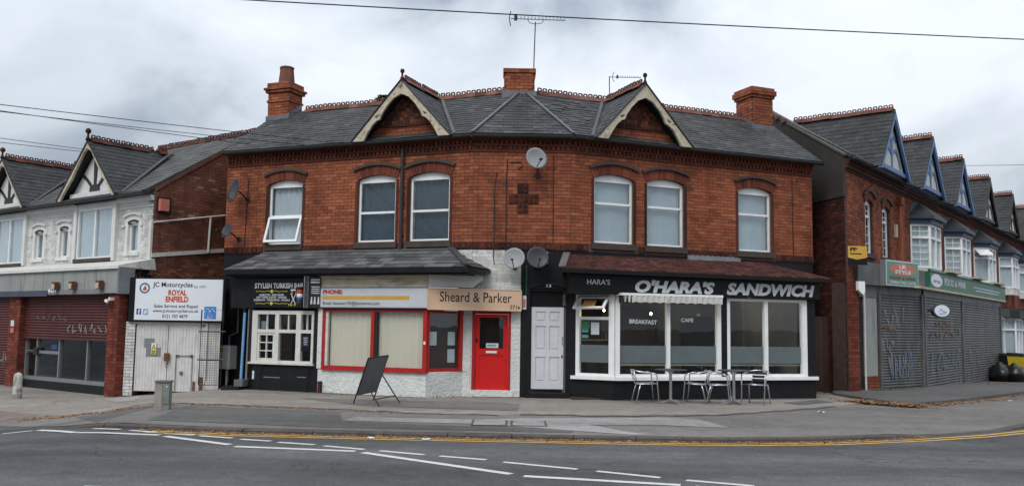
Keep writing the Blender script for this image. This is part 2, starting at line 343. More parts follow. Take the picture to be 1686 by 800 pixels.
# ---- lettering: outlines of the built-in face, normalised to a unit box
TXT = {}
def prep_text(strings):
    obs = []
    for st in strings:
        cu = bpy.data.curves.new('t', 'FONT'); cu.body = st[0]; cu.shear = st[1]; cu.offset = st[2]; cu.resolution_u = 3
        o = bpy.data.objects.new('t', cu); COL.objects.link(o); obs.append((st, o, cu))
    dg = bpy.context.evaluated_depsgraph_get()
    for st, o, cu in obs:
        me = bpy.data.meshes.new_from_object(o.evaluated_get(dg))
        vs = [v.co.copy() for v in me.vertices]; fs = [tuple(p.vertices) for p in me.polygons]
        x0 = min(v.x for v in vs); x1 = max(v.x for v in vs); y0 = min(v.y for v in vs); y1 = max(v.y for v in vs)
        TXT[st] = ([((v.x-x0)/(x1-x0), (v.y-y0)/(y1-y0)) for v in vs], fs)
        bpy.data.objects.remove(o); bpy.data.curves.remove(cu); bpy.data.meshes.remove(me)
def text(st, F, s0, s1, z0, z1, o, mt, parent, shear=0., bold=0., drop=0., name='lettering', thick=0.):
    vs, fs = TXT[(st, shear, bold)]; m = MB()
    f0 = [F.pt(s0+(s1-s0)*x, o+thick, z0+(z1-z0)*y+drop*x) for x, y in vs]
    m.add(f0, fs)
    if thick:
        ed = {}
        for f in fs:
            for i in range(len(f)):
                a, b = f[i], f[(i+1) % len(f)]; ed[(a, b)] = 1
        b0 = [F.pt(s0+(s1-s0)*x, o, z0+(z1-z0)*y+drop*x) for x, y in vs]; n = len(m.v); m.v += b0
        for (a, b) in list(ed):
            if (b, a) not in ed: m.f.append((a, b, b+n, a+n))
    return m.build(name, mt, parent)
TL = [("JC Motorcycles", 0., .015), ("Est 1973", 0., 0.), ("ROYAL", 0., .04), ("ENFIELD", 0., .04), ("Sales Service and Repair", 0., .012), ("www.jcmotorcycles.co.uk", 0., .012), ("0121 707 4879", 0., .012), ("f", 0., .05),
      ("STYLISH TURKISH BAR", 0., .03), ("HAIRCUTS - SKIN FADES", 0., .02), ("HOT TOWEL SHAVES - WAXING", 0., .02), ("EYEBROWS - THREADING - FACIALS", 0., .02), ("Tel: 0775", 0., .02),
      ("PHONE:", 0., .045), ("Email: hewater103@btinternet.com", 0., 0.), ("Sheard & Parker", 0., .004), ("371", 0., .01),
      ("HARA'S", 0., .01), ("O'HARA'S", .22, .05), ("SANDWICH", .22, .05), ("BREAKFAST", 0., .02), ("CAFE", 0., .02),
      ("UR", 0., .03), ("STYLE", 0., .03), ("FOOD & WINE", 0., .03), ("OPEN TILL LATE", 0., .02), ("FP", 0., .05), ("601", 0., .03), ("13", 0., .02)]
prep_text(TL)
# ---- walls, bricks, slates
def wall_cells(F, s0, s1, z0, z1, ops, o0, o1, m=None):
    """a slab with rectangular openings"""
    m = m or MB(); ss = sorted({s0, s1, *[x for a in ops for x in a[:2] if s0 < x < s1]}); zs = sorted({z0, z1, *[x for a in ops for x in a[2:] if z0 < x < z1]})
    for i in range(len(ss)-1):
        run = None
        for j in range(len(zs)-1):
            cs, cz = (ss[i]+ss[i+1])/2, (zs[j]+zs[j+1])/2
            hole = any(a[0] < cs < a[1] and a[2] < cz < a[3] for a in ops)
            if not hole:
                run = [run[0], zs[j+1]] if run else [zs[j], zs[j+1]]
            if hole and run: m.box(F, ss[i], ss[i+1], o0, o1, *run); run = None
        if run: m.box(F, ss[i], ss[i+1], o0, o1, *run)
    return m
def lay_bricks(s0, s1, z0, z1, ops=(), course=.083, L=.232, j=.011, lim=None):
    """stretcher bond in (s, z); returns (a, b, za, zb, whole)"""
    res = []; k = 0; z = z0
    while z < z1-.02:
        zt = min(z+course, z1); zc = (z+zt)/2
        a0, a1 = (s0, s1) if lim is None else lim(zc)
        if a1-a0 > .03:
            free = [(a0, a1)]
            for p in ops:
                if p[2] < zc < p[3]:
                    nf = []
                    for a, b in free:
                        if p[1] <= a or p[0] >= b: nf.append((a, b)); continue
                        if p[0] > a: nf.append((a, p[0]))
                        if p[1] < b: nf.append((p[1], b))
                    free = nf
            ph = (k % 2)*L/2
            for a, b in free:
                n = math.floor((a-ph)/L); x = n*L+ph
                while x < b-.005:
                    xa, xb = max(x, a), min(x+L, b)
                    if xb-xa > .04: res.append((xa+j/2, xb-j/2, z+j/2, zt-j/2, xb-xa > L-.002 and zt-z > course-.002))
                    x += L
        z = zt; k += 1
    return res
def bricks_joined(F, lst, parent, mt, front=.012, name='brickwork', jit=.004):
    m = MB()
    for a, b, za, zb, w in lst: m.brick(F, a, b, -.02, front+random.uniform(-jit, jit), za, zb)
    return m.build(name, mt, parent, kind='stuff')
def slates(P0, U, V, length, bounds, gauge, width, thick=.014, keep=None):
    """rows of slates on a slope: P0 eaves origin, U along, V up the slope. Returns [(a, b, d0, d1)]"""
    res = []; k = 0; d = 0.
    while d < length-.02:
        d1 = min(d+gauge, length); a0, a1 = bounds(d); c0, c1 = bounds(d1); lo, hi = max(a0, c0), min(a1, c1)
        x = math.floor(lo/width)*width+(k % 2)*width/2-width
        while x < hi:
            xa, xb = max(x, min(a0, c0)), min(x+width, max(a1, c1))
            if xb-xa > .03:
                q = [max(xa, a0), min(xb, a1), min(xb, c1), max(xa, c0)]
                if q[1]-q[0] > .01 or q[2]-q[3] > .01:
                    whole = abs(q[0]-x) < 1e-6 and abs(q[3]-x) < 1e-6 and abs(q[1]-x-width) < 1e-6 and abs(q[2]-x-width) < 1e-6 and d1-d > gauge-.001
                    res.append((q, d, d1, whole))
            x += width
        d = d1; k += 1
    return res
def slate_mesh(m, P0, U, V, Nn, q, d0, d1, t=.014, lap=.03, slip=0.):
    j = .003; e = [max(q[0]+j, min(q[0], q[1])), max(q[1]-j, q[0]+j), max(q[2]-j, q[3]+j), q[3]+j]
    d0 -= slip; b = [P0+U*e[0]+V*d0, P0+U*e[1]+V*d0, P0+U*e[2]+V*(d1+lap), P0+U*e[3]+V*(d1+lap)]
    tt = t*random.uniform(.3, .9)
    top = [b[0]+Nn*(tt+.009), b[1]+Nn*(tt+.009), b[2]+Nn*.006, b[3]+Nn*.006]
    m.add(top+[b[0], b[1], b[2], b[3]], [(0, 1, 2, 3), (4, 5, 1, 0), (5, 6, 2, 1), (7, 4, 0, 3)])
def crest_mesh(L=.3, mt='terracotta'):
    """ridge tile with two open loops along its crest; x along the ridge"""
    m = MB(); a = L/2-.004
    prof = [(-.13, -.075), (-.115, -.085), (0, .02), (.115, -.085), (.13, -.075), (.012, .045), (-.012, .045)]
    n = len(prof); m.add([(-a, y, z) for y, z in prof]+[(a, y, z) for y, z in prof], [(i, i+n, (i+1) % n+n, (i+1) % n) for i in range(n)]+[tuple(range(n-1, -1, -1)), tuple(range(n, 2*n))])
    for c in (-L/4, L/4):
        h = L/4*.86; out_ = [(-h, .04), (h, .04), (h, .10), (h*.7, .135), (-h*.7, .135), (-h, .10)]
        inn = [(-h*.48, .062), (h*.48, .062), (h*.48, .09), (h*.36, .108), (-h*.36, .108), (-h*.48, .09)]
        k = 6; vs = [(c+x, .014, z) for x, z in out_]+[(c+x, .014, z) for x, z in inn]+[(c+x, -.014, z) for x, z in out_]+[(c+x, -.014, z) for x, z in inn]
        fs = []
        for i in range(k):
            l = (i+1) % k; fs += [(i, l, l+k, i+k), (i+2*k, i+3*k, l+3*k, l+2*k), (i, i+2*k, l+2*k, l), (i+k, l+k, l+3*k, i+3*k)]
        m.add(vs, fs)
    return m.mesh('ridge_tile', mt)
CREST = crest_mesh(); CREST_DARK = crest_mesh(.3, 'brick_dark')
def ridge_line(p, q, parent, me=CREST, L=.3, lo=0., hi=0.):
    p, q = Vector(p), Vector(q); d = (q-p); n = int((d.length-lo-hi)/L); d.normalize(); y = Vector((0, 0, 1)).cross(d).normalized(); z = d.cross(y)
    for i in range(n):
        if random.random() < .025: continue                       # a lost crest here and there
        c = p+d*(lo+(i+.5)*L)+Vector((0, 0, random.uniform(-.012, .010)))+y*random.uniform(-.015, .015)
        inst('ridge_tile', me, Matrix(((d.x, y.x, z.x, c.x), (d.y, y.y, z.y, c.y), (d.z, y.z, z.z, c.z), (0, 0, 0, 1))), parent)
def arc_pts(sc_, half, zs, rise, n, extra=0.):
    """segmental arch through (+-half, zs) with given rise; extra widens the radius"""
    R = (half*half+rise*rise)/(2*rise); cz = zs+rise-R; th = math.asin(half/R)
    return [(sc_+(R+extra)*sin(-th+2*th*i/n), cz+(R+extra)*cos(-th+2*th*i/n)) for i in range(n+1)]
def arch_ring(F, sc_, half, zs, rise, th, parent, mt='brick_mid', n=16, o0=-.10, o1=.035, hood=True, hood_mt='sill_dark'):
    a = arc_pts(sc_, half, zs, rise, n); b = arc_pts(sc_, half, zs, rise, n, th); m = MB()
    for i in range(n):
        f = .06; p = [(a[i][0]*(1-f)+a[i+1][0]*f, a[i][1]*(1-f)+a[i+1][1]*f), (a[i+1][0]*(1-f)+a[i][0]*f, a[i+1][1]*(1-f)+a[i][1]*f), (b[i+1][0]*(1-f)+b[i][0]*f, b[i+1][1]*(1-f)+b[i][1]*f), (b[i][0]*(1-f)+b[i+1][0]*f, b[i][1]*(1-f)+b[i+1][1]*f)]
        m.poly(F, p, o0, o1+random.uniform(-.004, .004))
    r = m.build('brick_arch', mt, parent, kind='stuff')
    k = MB(); a2 = arc_pts(sc_, half, zs, rise, n, .004); b2 = arc_pts(sc_, half, zs, rise, n, th-.004); k.poly(F, a2+b2[::-1], o0, o1-.016); k.build('arch_joint', 'mortar_dark', parent)
    if hood:
        c = arc_pts(sc_, half, zs, rise, n, th+.003); d = arc_pts(sc_, half, zs, rise, n, th+.07); h = MB()
        h.poly(F, c+d[::-1], -.02, .085); h.build('hood_mould', hood_mt, parent)
    return r
def pane_frame(F, s0, s1, z0, z1, o, w, parent, fm='upvc', gm='glass', d=.05, name='frame', pane=True):
    """a glazed frame: ring plus one pane"""
    m = MB(); m.box(F, s0, s1, o-d, o, z0, z0+w); m.box(F, s0, s1, o-d, o, z1-w, z1); m.box(F, s0, s0+w, o-d, o-.0015, z0+w, z1-w); m.box(F, s1-w, s1, o-d, o-.0015, z0+w, z1-w)
    m.build(name, fm, parent)
    if pane: MB().box(F, s0+w-.004, s1-w+.004, o-d*.6-.006, o-d*.6, z0+w-.004, z1-w+.004).build('pane', gm, parent)
def bars(F, s0, s1, z0, z1, nx, nz, o, parent, mt='upvc', w=.018, name='glazing_bar'):
    for i in range(1, nx): x = s0+(s1-s0)*i/nx; box(name, F, x-w/2, x+w/2, o-.02, o, z0, z1, mt, parent)
    for i in range(1, nz): z = z0+(z1-z0)*i/nz; box(name, F, s0, s1, o-.021, o-.001, z-w/2, z+w/2, mt, parent)
def pleats(F, s0, s1, z0, z1, o, step, depth, mt, parent, name='blind_or_sky_sheet'):
    """vertical slats or folds of cloth, one sheet"""
    m = MB(); n = max(2, int((s1-s0)/step)); vs = []; 
    for i in range(n+1):
        x = s0+(s1-s0)*i/n; oo = o+(depth if i % 2 else -depth); vs += [F.pt(x, oo, z0), F.pt(x, oo, z1), F.pt(x, oo-.004, z0), F.pt(x, oo-.004, z1)]
    fs = []
    for i in range(n): a = 4*i; b = a+4; fs += [(a, b, b+1, a+1), (a+2, a+3, b+3, b+2), (a+1, b+1, b+3, a+3), (a, a+2, b+2, b)]
    fs += [(0, 1, 3, 2), (4*n, 4*n+2, 4*n+3, 4*n+1)]
    m.add(vs, fs); return m.build(name, mt, parent)
def smooth(x, a, b):
    t = max(0., min(1., (x-a)/(b-a))); return t*t*(3-2*t)
# ------------------------------------------------------------------ main lines of the place
PSI, AL, W = .0078, .3895, 1.1575
P0x, P0y = .225, 20.778
FC = Frame(P0x, P0y, PSI)
cl = FC.pt(-W, 0, 0); cr_ = FC.pt(W, 0, 0)
FL = Frame(cl.x, cl.y, PSI-AL, -W)
FR = Frame(cr_.x, cr_.y, PSI+AL, W)
CA, CB = (2.40, 20.25), (7.25, 21.68)
FK = frame2(CA, CB)                      # cafe front
LT = Frame(-10.7, 23.05, -.626)          # white terrace on the left
RT = Frame(8.87, 23.3, .9)               # terrace on the right
def zg(x, y):
    z = -.30*smooth(-x, 6.3, 10.5)
    z -= .034*max(0., y-26.5)*smooth(x, 6, 10)*smooth(60-y, 0, 25)
    return z

# ------------------------------------------------------------------ ground, road, pavement
KERB = [(-31, 33), (-16.5, 22.2), (-10.9, 17.8), (-7.62, 15.3), (-6.0, 14.75), (-4.3, 14.43), (-2, 14.25), (.04, 14.17), (2, 14.1), (3.46, 14.12), (5.1, 14.42), (6.64, 15.02), (8.1, 15.75), (9.67, 16.78), (13.4, 20), (20.6, 26.8), (41, 48)]
def lerp_line(L, x):
    for (a, b), (c, d) in zip(L, L[1:]):
        if a <= x <= c: return b+(d-b)*(x-a)/(c-a)
    return L[0][1] if x < L[0][0] else L[-1][1]
def kerb_top(x):
    drop = max(1-smooth(x, -7.9, -6.6), smooth(x, 6.2, 7.4)*(1-smooth(x, 8.9, 9.8)))
    return -.045*(1-drop)-.098*drop
ROADZ = -.11
def pz(x, y):
    d = y-lerp_line(KERB, x)
    return zg(x, y)+kerb_top(x)*(1-smooth(d, -.3, 3.2))
def grid_mesh(name, xs, ys, zf, mt):
    m = MB(); n = len(ys)
    m.v = [Vector((x, y, zf(x, y))) for x in xs for y in ys]
    m.f = [(i*n+j, (i+1)*n+j, (i+1)*n+j+1, i*n+j+1) for i in range(len(xs)-1) for j in range(n-1)]
    o = m.build(name, mt, None, True, Vector((0, 0, 0)), 'structure'); return o
xs = [-900, -400, -150, -80, -50]+[-40+i for i in range(81)]+[50, 80, 150, 400, 900]
ys = [-900, -300, -100, -50, -30, -20, -12, -6, -2]+[i for i in range(0, 61)]+[75, 100, 200, 500, 1200]
grid_mesh('road', xs, ys, lambda x, y: zg(x, y)+ROADZ, 'asphalt')
m = MB(); px = [-31+.5*i for i in range(145)]; offs = [.14, .5, 1, 1.6, 2.4, 3.4, 5, 7, 9, 12, 16, 22, 30]
for x in px:
    ky = lerp_line(KERB, x)
    for d in offs: m.v.append(Vector((x, ky+d, pz(x, ky+d))))
n = len(offs); m.f = [(i*n+j, (i+1)*n+j, (i+1)*n+j+1, i*n+j+1) for i in range(len(px)-1) for j in range(n-1)]
pave = m.build('pavement', 'pavement', None, True, Vector((0, 0, 0)), 'structure')
# kerb stones, each its own block
pts = []; 
for (a, b), (c, d) in zip(KERB, KERB[1:]):
    L = hypot(c-a, d-b); k = max(1, round(L/.93))
    pts += [(a+(c-a)*i/k, b+(d-b)*i/k) for i in range(k)]
for (a, b), (c, d) in zip(pts, pts[1:]):
    if a < -22 or a > 30: continue
    F = frame2((a, b), (c, d)); L = hypot(c-a, d-b); j = random.uniform(-.012, .012); mm = MB()
    za, zb = zg(a, b)+kerb_top(a)+j*.4, zg(c, d)+kerb_top(c)+j*.4
    P = F.pt; o1 = .0+j; e = .006; ch = .022
    prof = [(-.15, -.3), (o1+.012, -.3), (o1, -ch), (o1-ch, 0), (-.15, .002)]
    vs = [P(e, o, za+z) for o, z in prof]+[P(L-e, o, zb+z) for o, z in prof]; q = len(prof)
    mm.add(vs, [(i, i+q, (i+1) % q+q, (i+1) % q) for i in range(q)]+[tuple(range(q-1, -1, -1)), tuple(range(q, 2*q))])
    mm.build('kerb_stone', 'kerbstone', pave)
def sheet(name, pts, mt, dz, zf=pz, cuts=3, parent=None, kind=None):
    bm = bmesh.new(); vs = [bm.verts.new((x, y, 0)) for x, y in pts]; bm.faces.new(vs)
    bmesh.ops.triangulate(bm, faces=bm.faces[:])
    if cuts: bmesh.ops.subdivide_edges(bm, edges=bm.edges[:], cuts=cuts, use_grid_fill=True)
    for v in bm.verts: v.co.z = zf(v.co.x, v.co.y)+dz
    me = bpy.data.meshes.new(name); bm.to_mesh(me); bm.free(); me.materials.append(MT[mt])
    o = bpy.data.objects.new(name, me); COL.objects.link(o); _attach(o, parent, (0, 0, 0) if parent is None else WL[parent.name])
    if kind: o['kind'] = kind
    return o
# forecourt in front of the shops: a paler, slightly higher strip with a ragged front edge
JOINT = [(-24, 30), (-13.5, 21.6), (-11.1, 19.5), (-9, 17.95), (-7.9, 17.5), (-7.5, 18.5), (-6.7, 18.3), (-5, 17.85), (-3.3, 17.45), (-1.6, 16.85), (.12, 16.8), (.3, 17.05), (1.85, 16.92), (4.05, 17.4), (5.9, 18.7), (7.2, 19.75), (8.4, 20.9)]
m = MB(); fx = [-24+.2*i for i in range(163)]; offs = [-.012, 0, .5, 1.2, 2, 3, 4.5, 7, 10]
for x in fx:
    jy = lerp_line(JOINT, x)+.05*sin(x*7.3)+.035*sin(x*17.1)
    for k, d in enumerate(offs): m.v.append(Vector((x, jy+d, pz(x, jy+d)+(-.01 if k == 0 else .022))))
n = len(offs); m.f = [(i*n+j, (i+1)*n+j, (i+1)*n+j+1, i*n+j+1) for i in range(len(fx)-1) for j in range(n-1)]
m.build('forecourt', 'forecourt', None, False, Vector((0, 0, 0)), 'structure')
FZ = .022
# broken raised pavement in front of the shuttered shop
OUT = [(8.35, 22.9), (8.55, 21.6), (8.75, 20.6), (9.1, 20.1), (10.3, 21.0), (11.9, 22.4), (14.0, 24.4), (17, 27.6), (22, 33), (30, 42)]
INN = [RT.pt(s, -.3, 0) for s in (-.4, .2, .8, 1.5, 3, 5, 8, 12, 18, 28)]
m = MB()
for a, b in zip(OUT, INN):
    a = Vector((a[0], a[1], 0)); b = Vector((b.x, b.y, 0))
    for t in (0, .001, .3, .6, 1): p = a.lerp(b, t); m.v.append(Vector((p.x, p.y, pz(p.x, p.y)+(-.02 if t == 0 else (.075+.03*t)))))
n = 5; m.f = [(i*n+j, (i+1)*n+j, (i+1)*n+j+1, i*n+j+1) for i in range(len(OUT)-1) for j in range(n-1)]
m.build('side_pavement', 'tarpatch', None, False, Vector((0, 0, 0)), 'structure')
def rz(x, y): return pz(x, y)+.08
# reinstated strips and covers on the pavement
sheet('pavement_patch', [(-2.95, 15.75), (-2.75, 16.2), (-.64, 16.0), (.18, 16.3), (1.36, 16.45), (2.83, 16.75), (3.5, 16.55), (3.8, 15.4), (3.17, 15.5), (2.57, 15.65), (1.39, 15.52), (1.9, 14.75), (2.25, 14.36), (1.95, 14.34), (.62, 14.95), (-.62, 15.45), (-2.8, 15.6)], 'palepatch', .007, kind='structure')
sheet('pavement_patch', [(-13.5, 21.1), (-11.3, 20.3), (-10.4, 19.5), (-10.5, 19.0), (-9.75, 18.6), (-10.3, 17.75), (-12.6, 19.45)], 'pinkpave', .006, kind='structure')
sheet('pavement_patch', [(-7.2, 15.6), (-3.1, 14.75), (1.0, 14.5), (1.2, 15.2), (.3, 15.0), (-2.9, 15.5), (-3.2, 16.9), (-7.2, 18.0), (-8.3, 17.1)], 'tarpatch', .005, kind='structure')
sheet('forecourt_patch', [(-4.6, 19.6), (-3.0, 18.0), (.15, 17.4), (.22, 18.9), (-.6, 19.4), (-2.2, 19.3)], 'pavement', FZ+.006, kind='structure')
sheet('forecourt_patch', [(-9.9, 22.5), (-10.0, 21.9), (-8.9, 20.2), (-8.4, 20.0), (-9.2, 21.6), (-9.3, 22.6)], 'palepatch', FZ+.006, kind='structure')
sheet('forecourt_patch', [(6.2, 20.3), (6.4, 19.7), (7.5, 20.6), (7.3, 21.2)], 'tarpatch', FZ+.006, kind='structure')
def seam(L, w, zoff, mt='tarpatch', name='pavement_seam'):
    m = MB()
    for i, (x, y) in enumerate(L):
        ww = w*(.6+.5*abs(sin(x*3.1)))
        for d in (0, ww): m.v.append(Vector((x, y-d, pz(x, y-d)+zoff)))
    m.f = [(2*i+1, 2*i+3, 2*i+2, 2*i) for i in range(len(L)-1)]
    return m.build(name, mt, None, False, Vector((0, 0, 0)), 'structure')
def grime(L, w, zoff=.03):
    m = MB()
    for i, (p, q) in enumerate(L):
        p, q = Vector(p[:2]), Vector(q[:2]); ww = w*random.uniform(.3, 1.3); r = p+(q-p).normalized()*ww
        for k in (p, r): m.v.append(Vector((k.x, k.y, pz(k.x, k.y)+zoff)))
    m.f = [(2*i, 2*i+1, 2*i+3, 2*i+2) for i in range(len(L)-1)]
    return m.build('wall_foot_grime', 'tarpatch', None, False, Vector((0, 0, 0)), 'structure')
def jline(a, b): return [(a+.2*i, lerp_line(JOINT, a+.2*i)+.05*sin((a+.2*i)*7.3)) for i in range(int((b-a)/.2))]
seam(jline(.2, 7.4), .15, .009); seam(jline(-7.4, .1), .06, .009)
for k, (xa, lab) in enumerate(((-.66, 'left of the pair of square service covers set in the pavement'), (.02, 'right of the pair of square service covers set in the pavement'))):
    o = thing('service_cover', (xa+.31, 15.6, pz(xa, 15.6)), lab, 'cover', 'service covers in the pavement')
    sheet('cover_frame', [(xa, 15.2), (xa+.63, 15.2), (xa+.63, 15.95), (xa, 15.95)], 'kerbstone', .012, cuts=1, parent=o).location = -WL[o.name]
    sheet('cover_plate', [(xa+.04, 15.24), (xa+.59, 15.24), (xa+.59, 15.91), (xa+.04, 15.91)], 'palepatch', .016, cuts=1, parent=o).location = -WL[o.name]
def roadz(x, y): return zg(x, y)+ROADZ
def strip(name, a, b, w, mt, w2=None):
    a, b = Vector(a), Vector(b); d = (b-a).normalized(); nn = Vector((-d.y, d.x)); w2 = w2 or w
    return sheet(name, [tuple(a-nn*w/2), tuple(b-nn*w2/2), tuple(b+nn*w2/2), tuple(a+nn*w/2)], mt, .006, roadz, 2, kind='structure')
for a, b in [((-8.6, 15.2), (-8.12, 15.25)), ((-8.02, 15.25), (-6.92, 14.28)), ((-6.88, 14.26), (-5.46, 13.98)), ((-5.32, 13.85), (-4.06, 13.02)), ((-3.93, 12.84), (-2.15, 12.54)), ((-2.02, 12.42), (.03, 10.82)), ((.18, 10.69), (1.96, 10.24)), ((2.1, 10.15), (4.2, 9.0))]:
    strip('road_marking', a, b, .13, 'line_white')
for a, b in [((-6.88, 14.8), (-6.36, 14.62)), ((-6.15, 14.52), (-5.67, 14.36)), ((-5.44, 14.2), (-4.94, 14.04)), ((-4.83, 13.97), (-4.25, 13.75)), ((-4.09, 13.63), (-3.58, 13.47)), ((-3.44, 13.35), (-2.85, 13.14)), ((-2.69, 13.03), (-2.05, 12.73)), ((-1.82, 12.62), (-1.16, 12.3)), ((-.94, 12.2), (-.3, 11.93)), ((-.07, 11.75), (.86, 11.26)), ((1.09, 11.13), (1.81, 10.72)), ((2.09, 10.57), (2.8, 10.25)), ((3.0, 10.1), (3.8, 9.7)), ((-4.55, 9.62), (-4.35, 9.6))]:
    strip('road_marking', a, b, .10, 'line_white')
for off in (.22, .40):
    L = []
    for i in range(120):
        x = -5.75+i*.3; y = lerp_line(KERB, x); dy = (lerp_line(KERB, x+.2)-lerp_line(KERB, x-.2))/.4; q = hypot(1, dy); L.append((x+off*dy/q, y-off/q))
    m = MB()
    for i, (x, y) in enumerate(L):
        dy = (L[min(i+1, 119)][1]-L[max(i-1, 0)][1]); dx = (L[min(i+1, 119)][0]-L[max(i-1, 0)][0]); q = hypot(dx, dy); nx, ny = -dy/q*.045, dx/q*.045
        m.v += [Vector((x-nx, y-ny, roadz(x, y)+.006)), Vector((x+nx, y+ny, roadz(x, y)+.006))]
    m.f = [(2*i, 2*i+2, 2*i+3, 2*i+1) for i in range(119)]
    m.build('yellow_line', 'line_yellow', None, False, Vector((0, 0, 0)), 'structure')

# ------------------------------------------------------------------ the main corner building
B = thing('corner_building', (P0x, P0y+2, 0), 'long red brick building bending round the corner with two gabled dormers and three shops', 'building')
ZS, ZH, RISE, ZE = 3.633, 5.252, .115, 6.2
WIN = [(1.78, 2.867), (3.257, 4.339), (6.002, 7.061)]
opsL = [(-b, -a, ZS, ZH+RISE) for a, b in WIN]; opsR = [(a, b, ZS, ZH+RISE) for a, b in WIN]
END = 8.438
allb = []
for F, s0, s1, ops in ((FL, -END, -W, opsL), (FC, -W, W, []), (FR, W, END, opsR)):
    wl = wall_cells(F, s0, s1, ZS-.17, ZE, ops, -.25, 0).build('wall', 'mortar', B)
    lst = lay_bricks(s0, s1, ZS, 5.80, ops)
    allb.append((F, wl, lst))
bm_ = MB().hexa([(x, y, z) for z in (0, .061) for x, y in ()] or [(-.1105, -.012, 0), (.1105, -.012, 0), (.1105, -.012, .072), (-.1105, -.012, .072), (-.1105, .02, 0), (.1105, .02, 0), (.1105, .02, .072), (-.1105, .02, .072)])
brick_me = bm_.mesh('brick', 'brick')
cand = sorted(((abs((a+b)/2), F, wl, (a, b, za, zb, w)) for F, wl, lst in allb for a, b, za, zb, w in lst if w), key=lambda t: t[0])
single = set()
for _, F, wl, t in cand[:300]:
    single.add((id(F), t)); a, b, za, zb, w = t
    M = Matrix.Translation(F.pt((a+b)/2, random.uniform(-.004, .004), za)) @ Matrix.Rotation(F.a, 4, 'Z')
    inst('brick', brick_me, M, wl)
for F, wl, lst in allb:
    rest = [t for t in lst if (id(F), t) not in single]
    if rest: bricks_joined(F, rest, wl, 'brick')
# corner slivers close the angle between the three faces, cornice, patterned band
tz = tan(AL/2)
for F, s0, s1 in ((FL, -END, -W), (FC, -W, W), (FR, W, END)):
    m = MB(); k = MB()
    def ext(o): return (s0-(o*tz if s0 == W else (0 if s0 != -W else o*tz)), s1+(o*tz if s1 in (W, -W) else 0))
    for z0, z1, o in ((5.80, 5.86, .035), (5.945, 5.995, .06), (6.07, 6.16, .10)):
        a, b = ext(o); m.box(F, a, b, -.02, o, z0, z1)
    m.build('cornice', 'brick_mid', B)
    x = s0+.02
    while x < s1-.06:
        k.brick(F, x, x+.065, 0, .05, 5.863, 5.942); k.brick(F, x+.03, x+.095, 0, .085, 5.998, 6.067); x += .115
    k.build('dentils', 'brick_mid', B, kind='stuff')
    t = MB(); x = s0+.006; bops = [(a-.09, b+.09) for a, b, *_ in (opsL if F is FL else opsR if F is FR else [])]
    while x < s1-.1:
        if not any(a < x+.08 < b for a, b in bops):
            t.brick(F, x, x+.148, -.01, .03+random.uniform(-.004, .004), ZS-.162, ZS-.008); t.brick(F, x+.03, x+.118, 0, .042, ZS-.13, ZS-.04)
        x += .155
    t.build('patterned_band', 'brick_dark', B, kind='stuff')
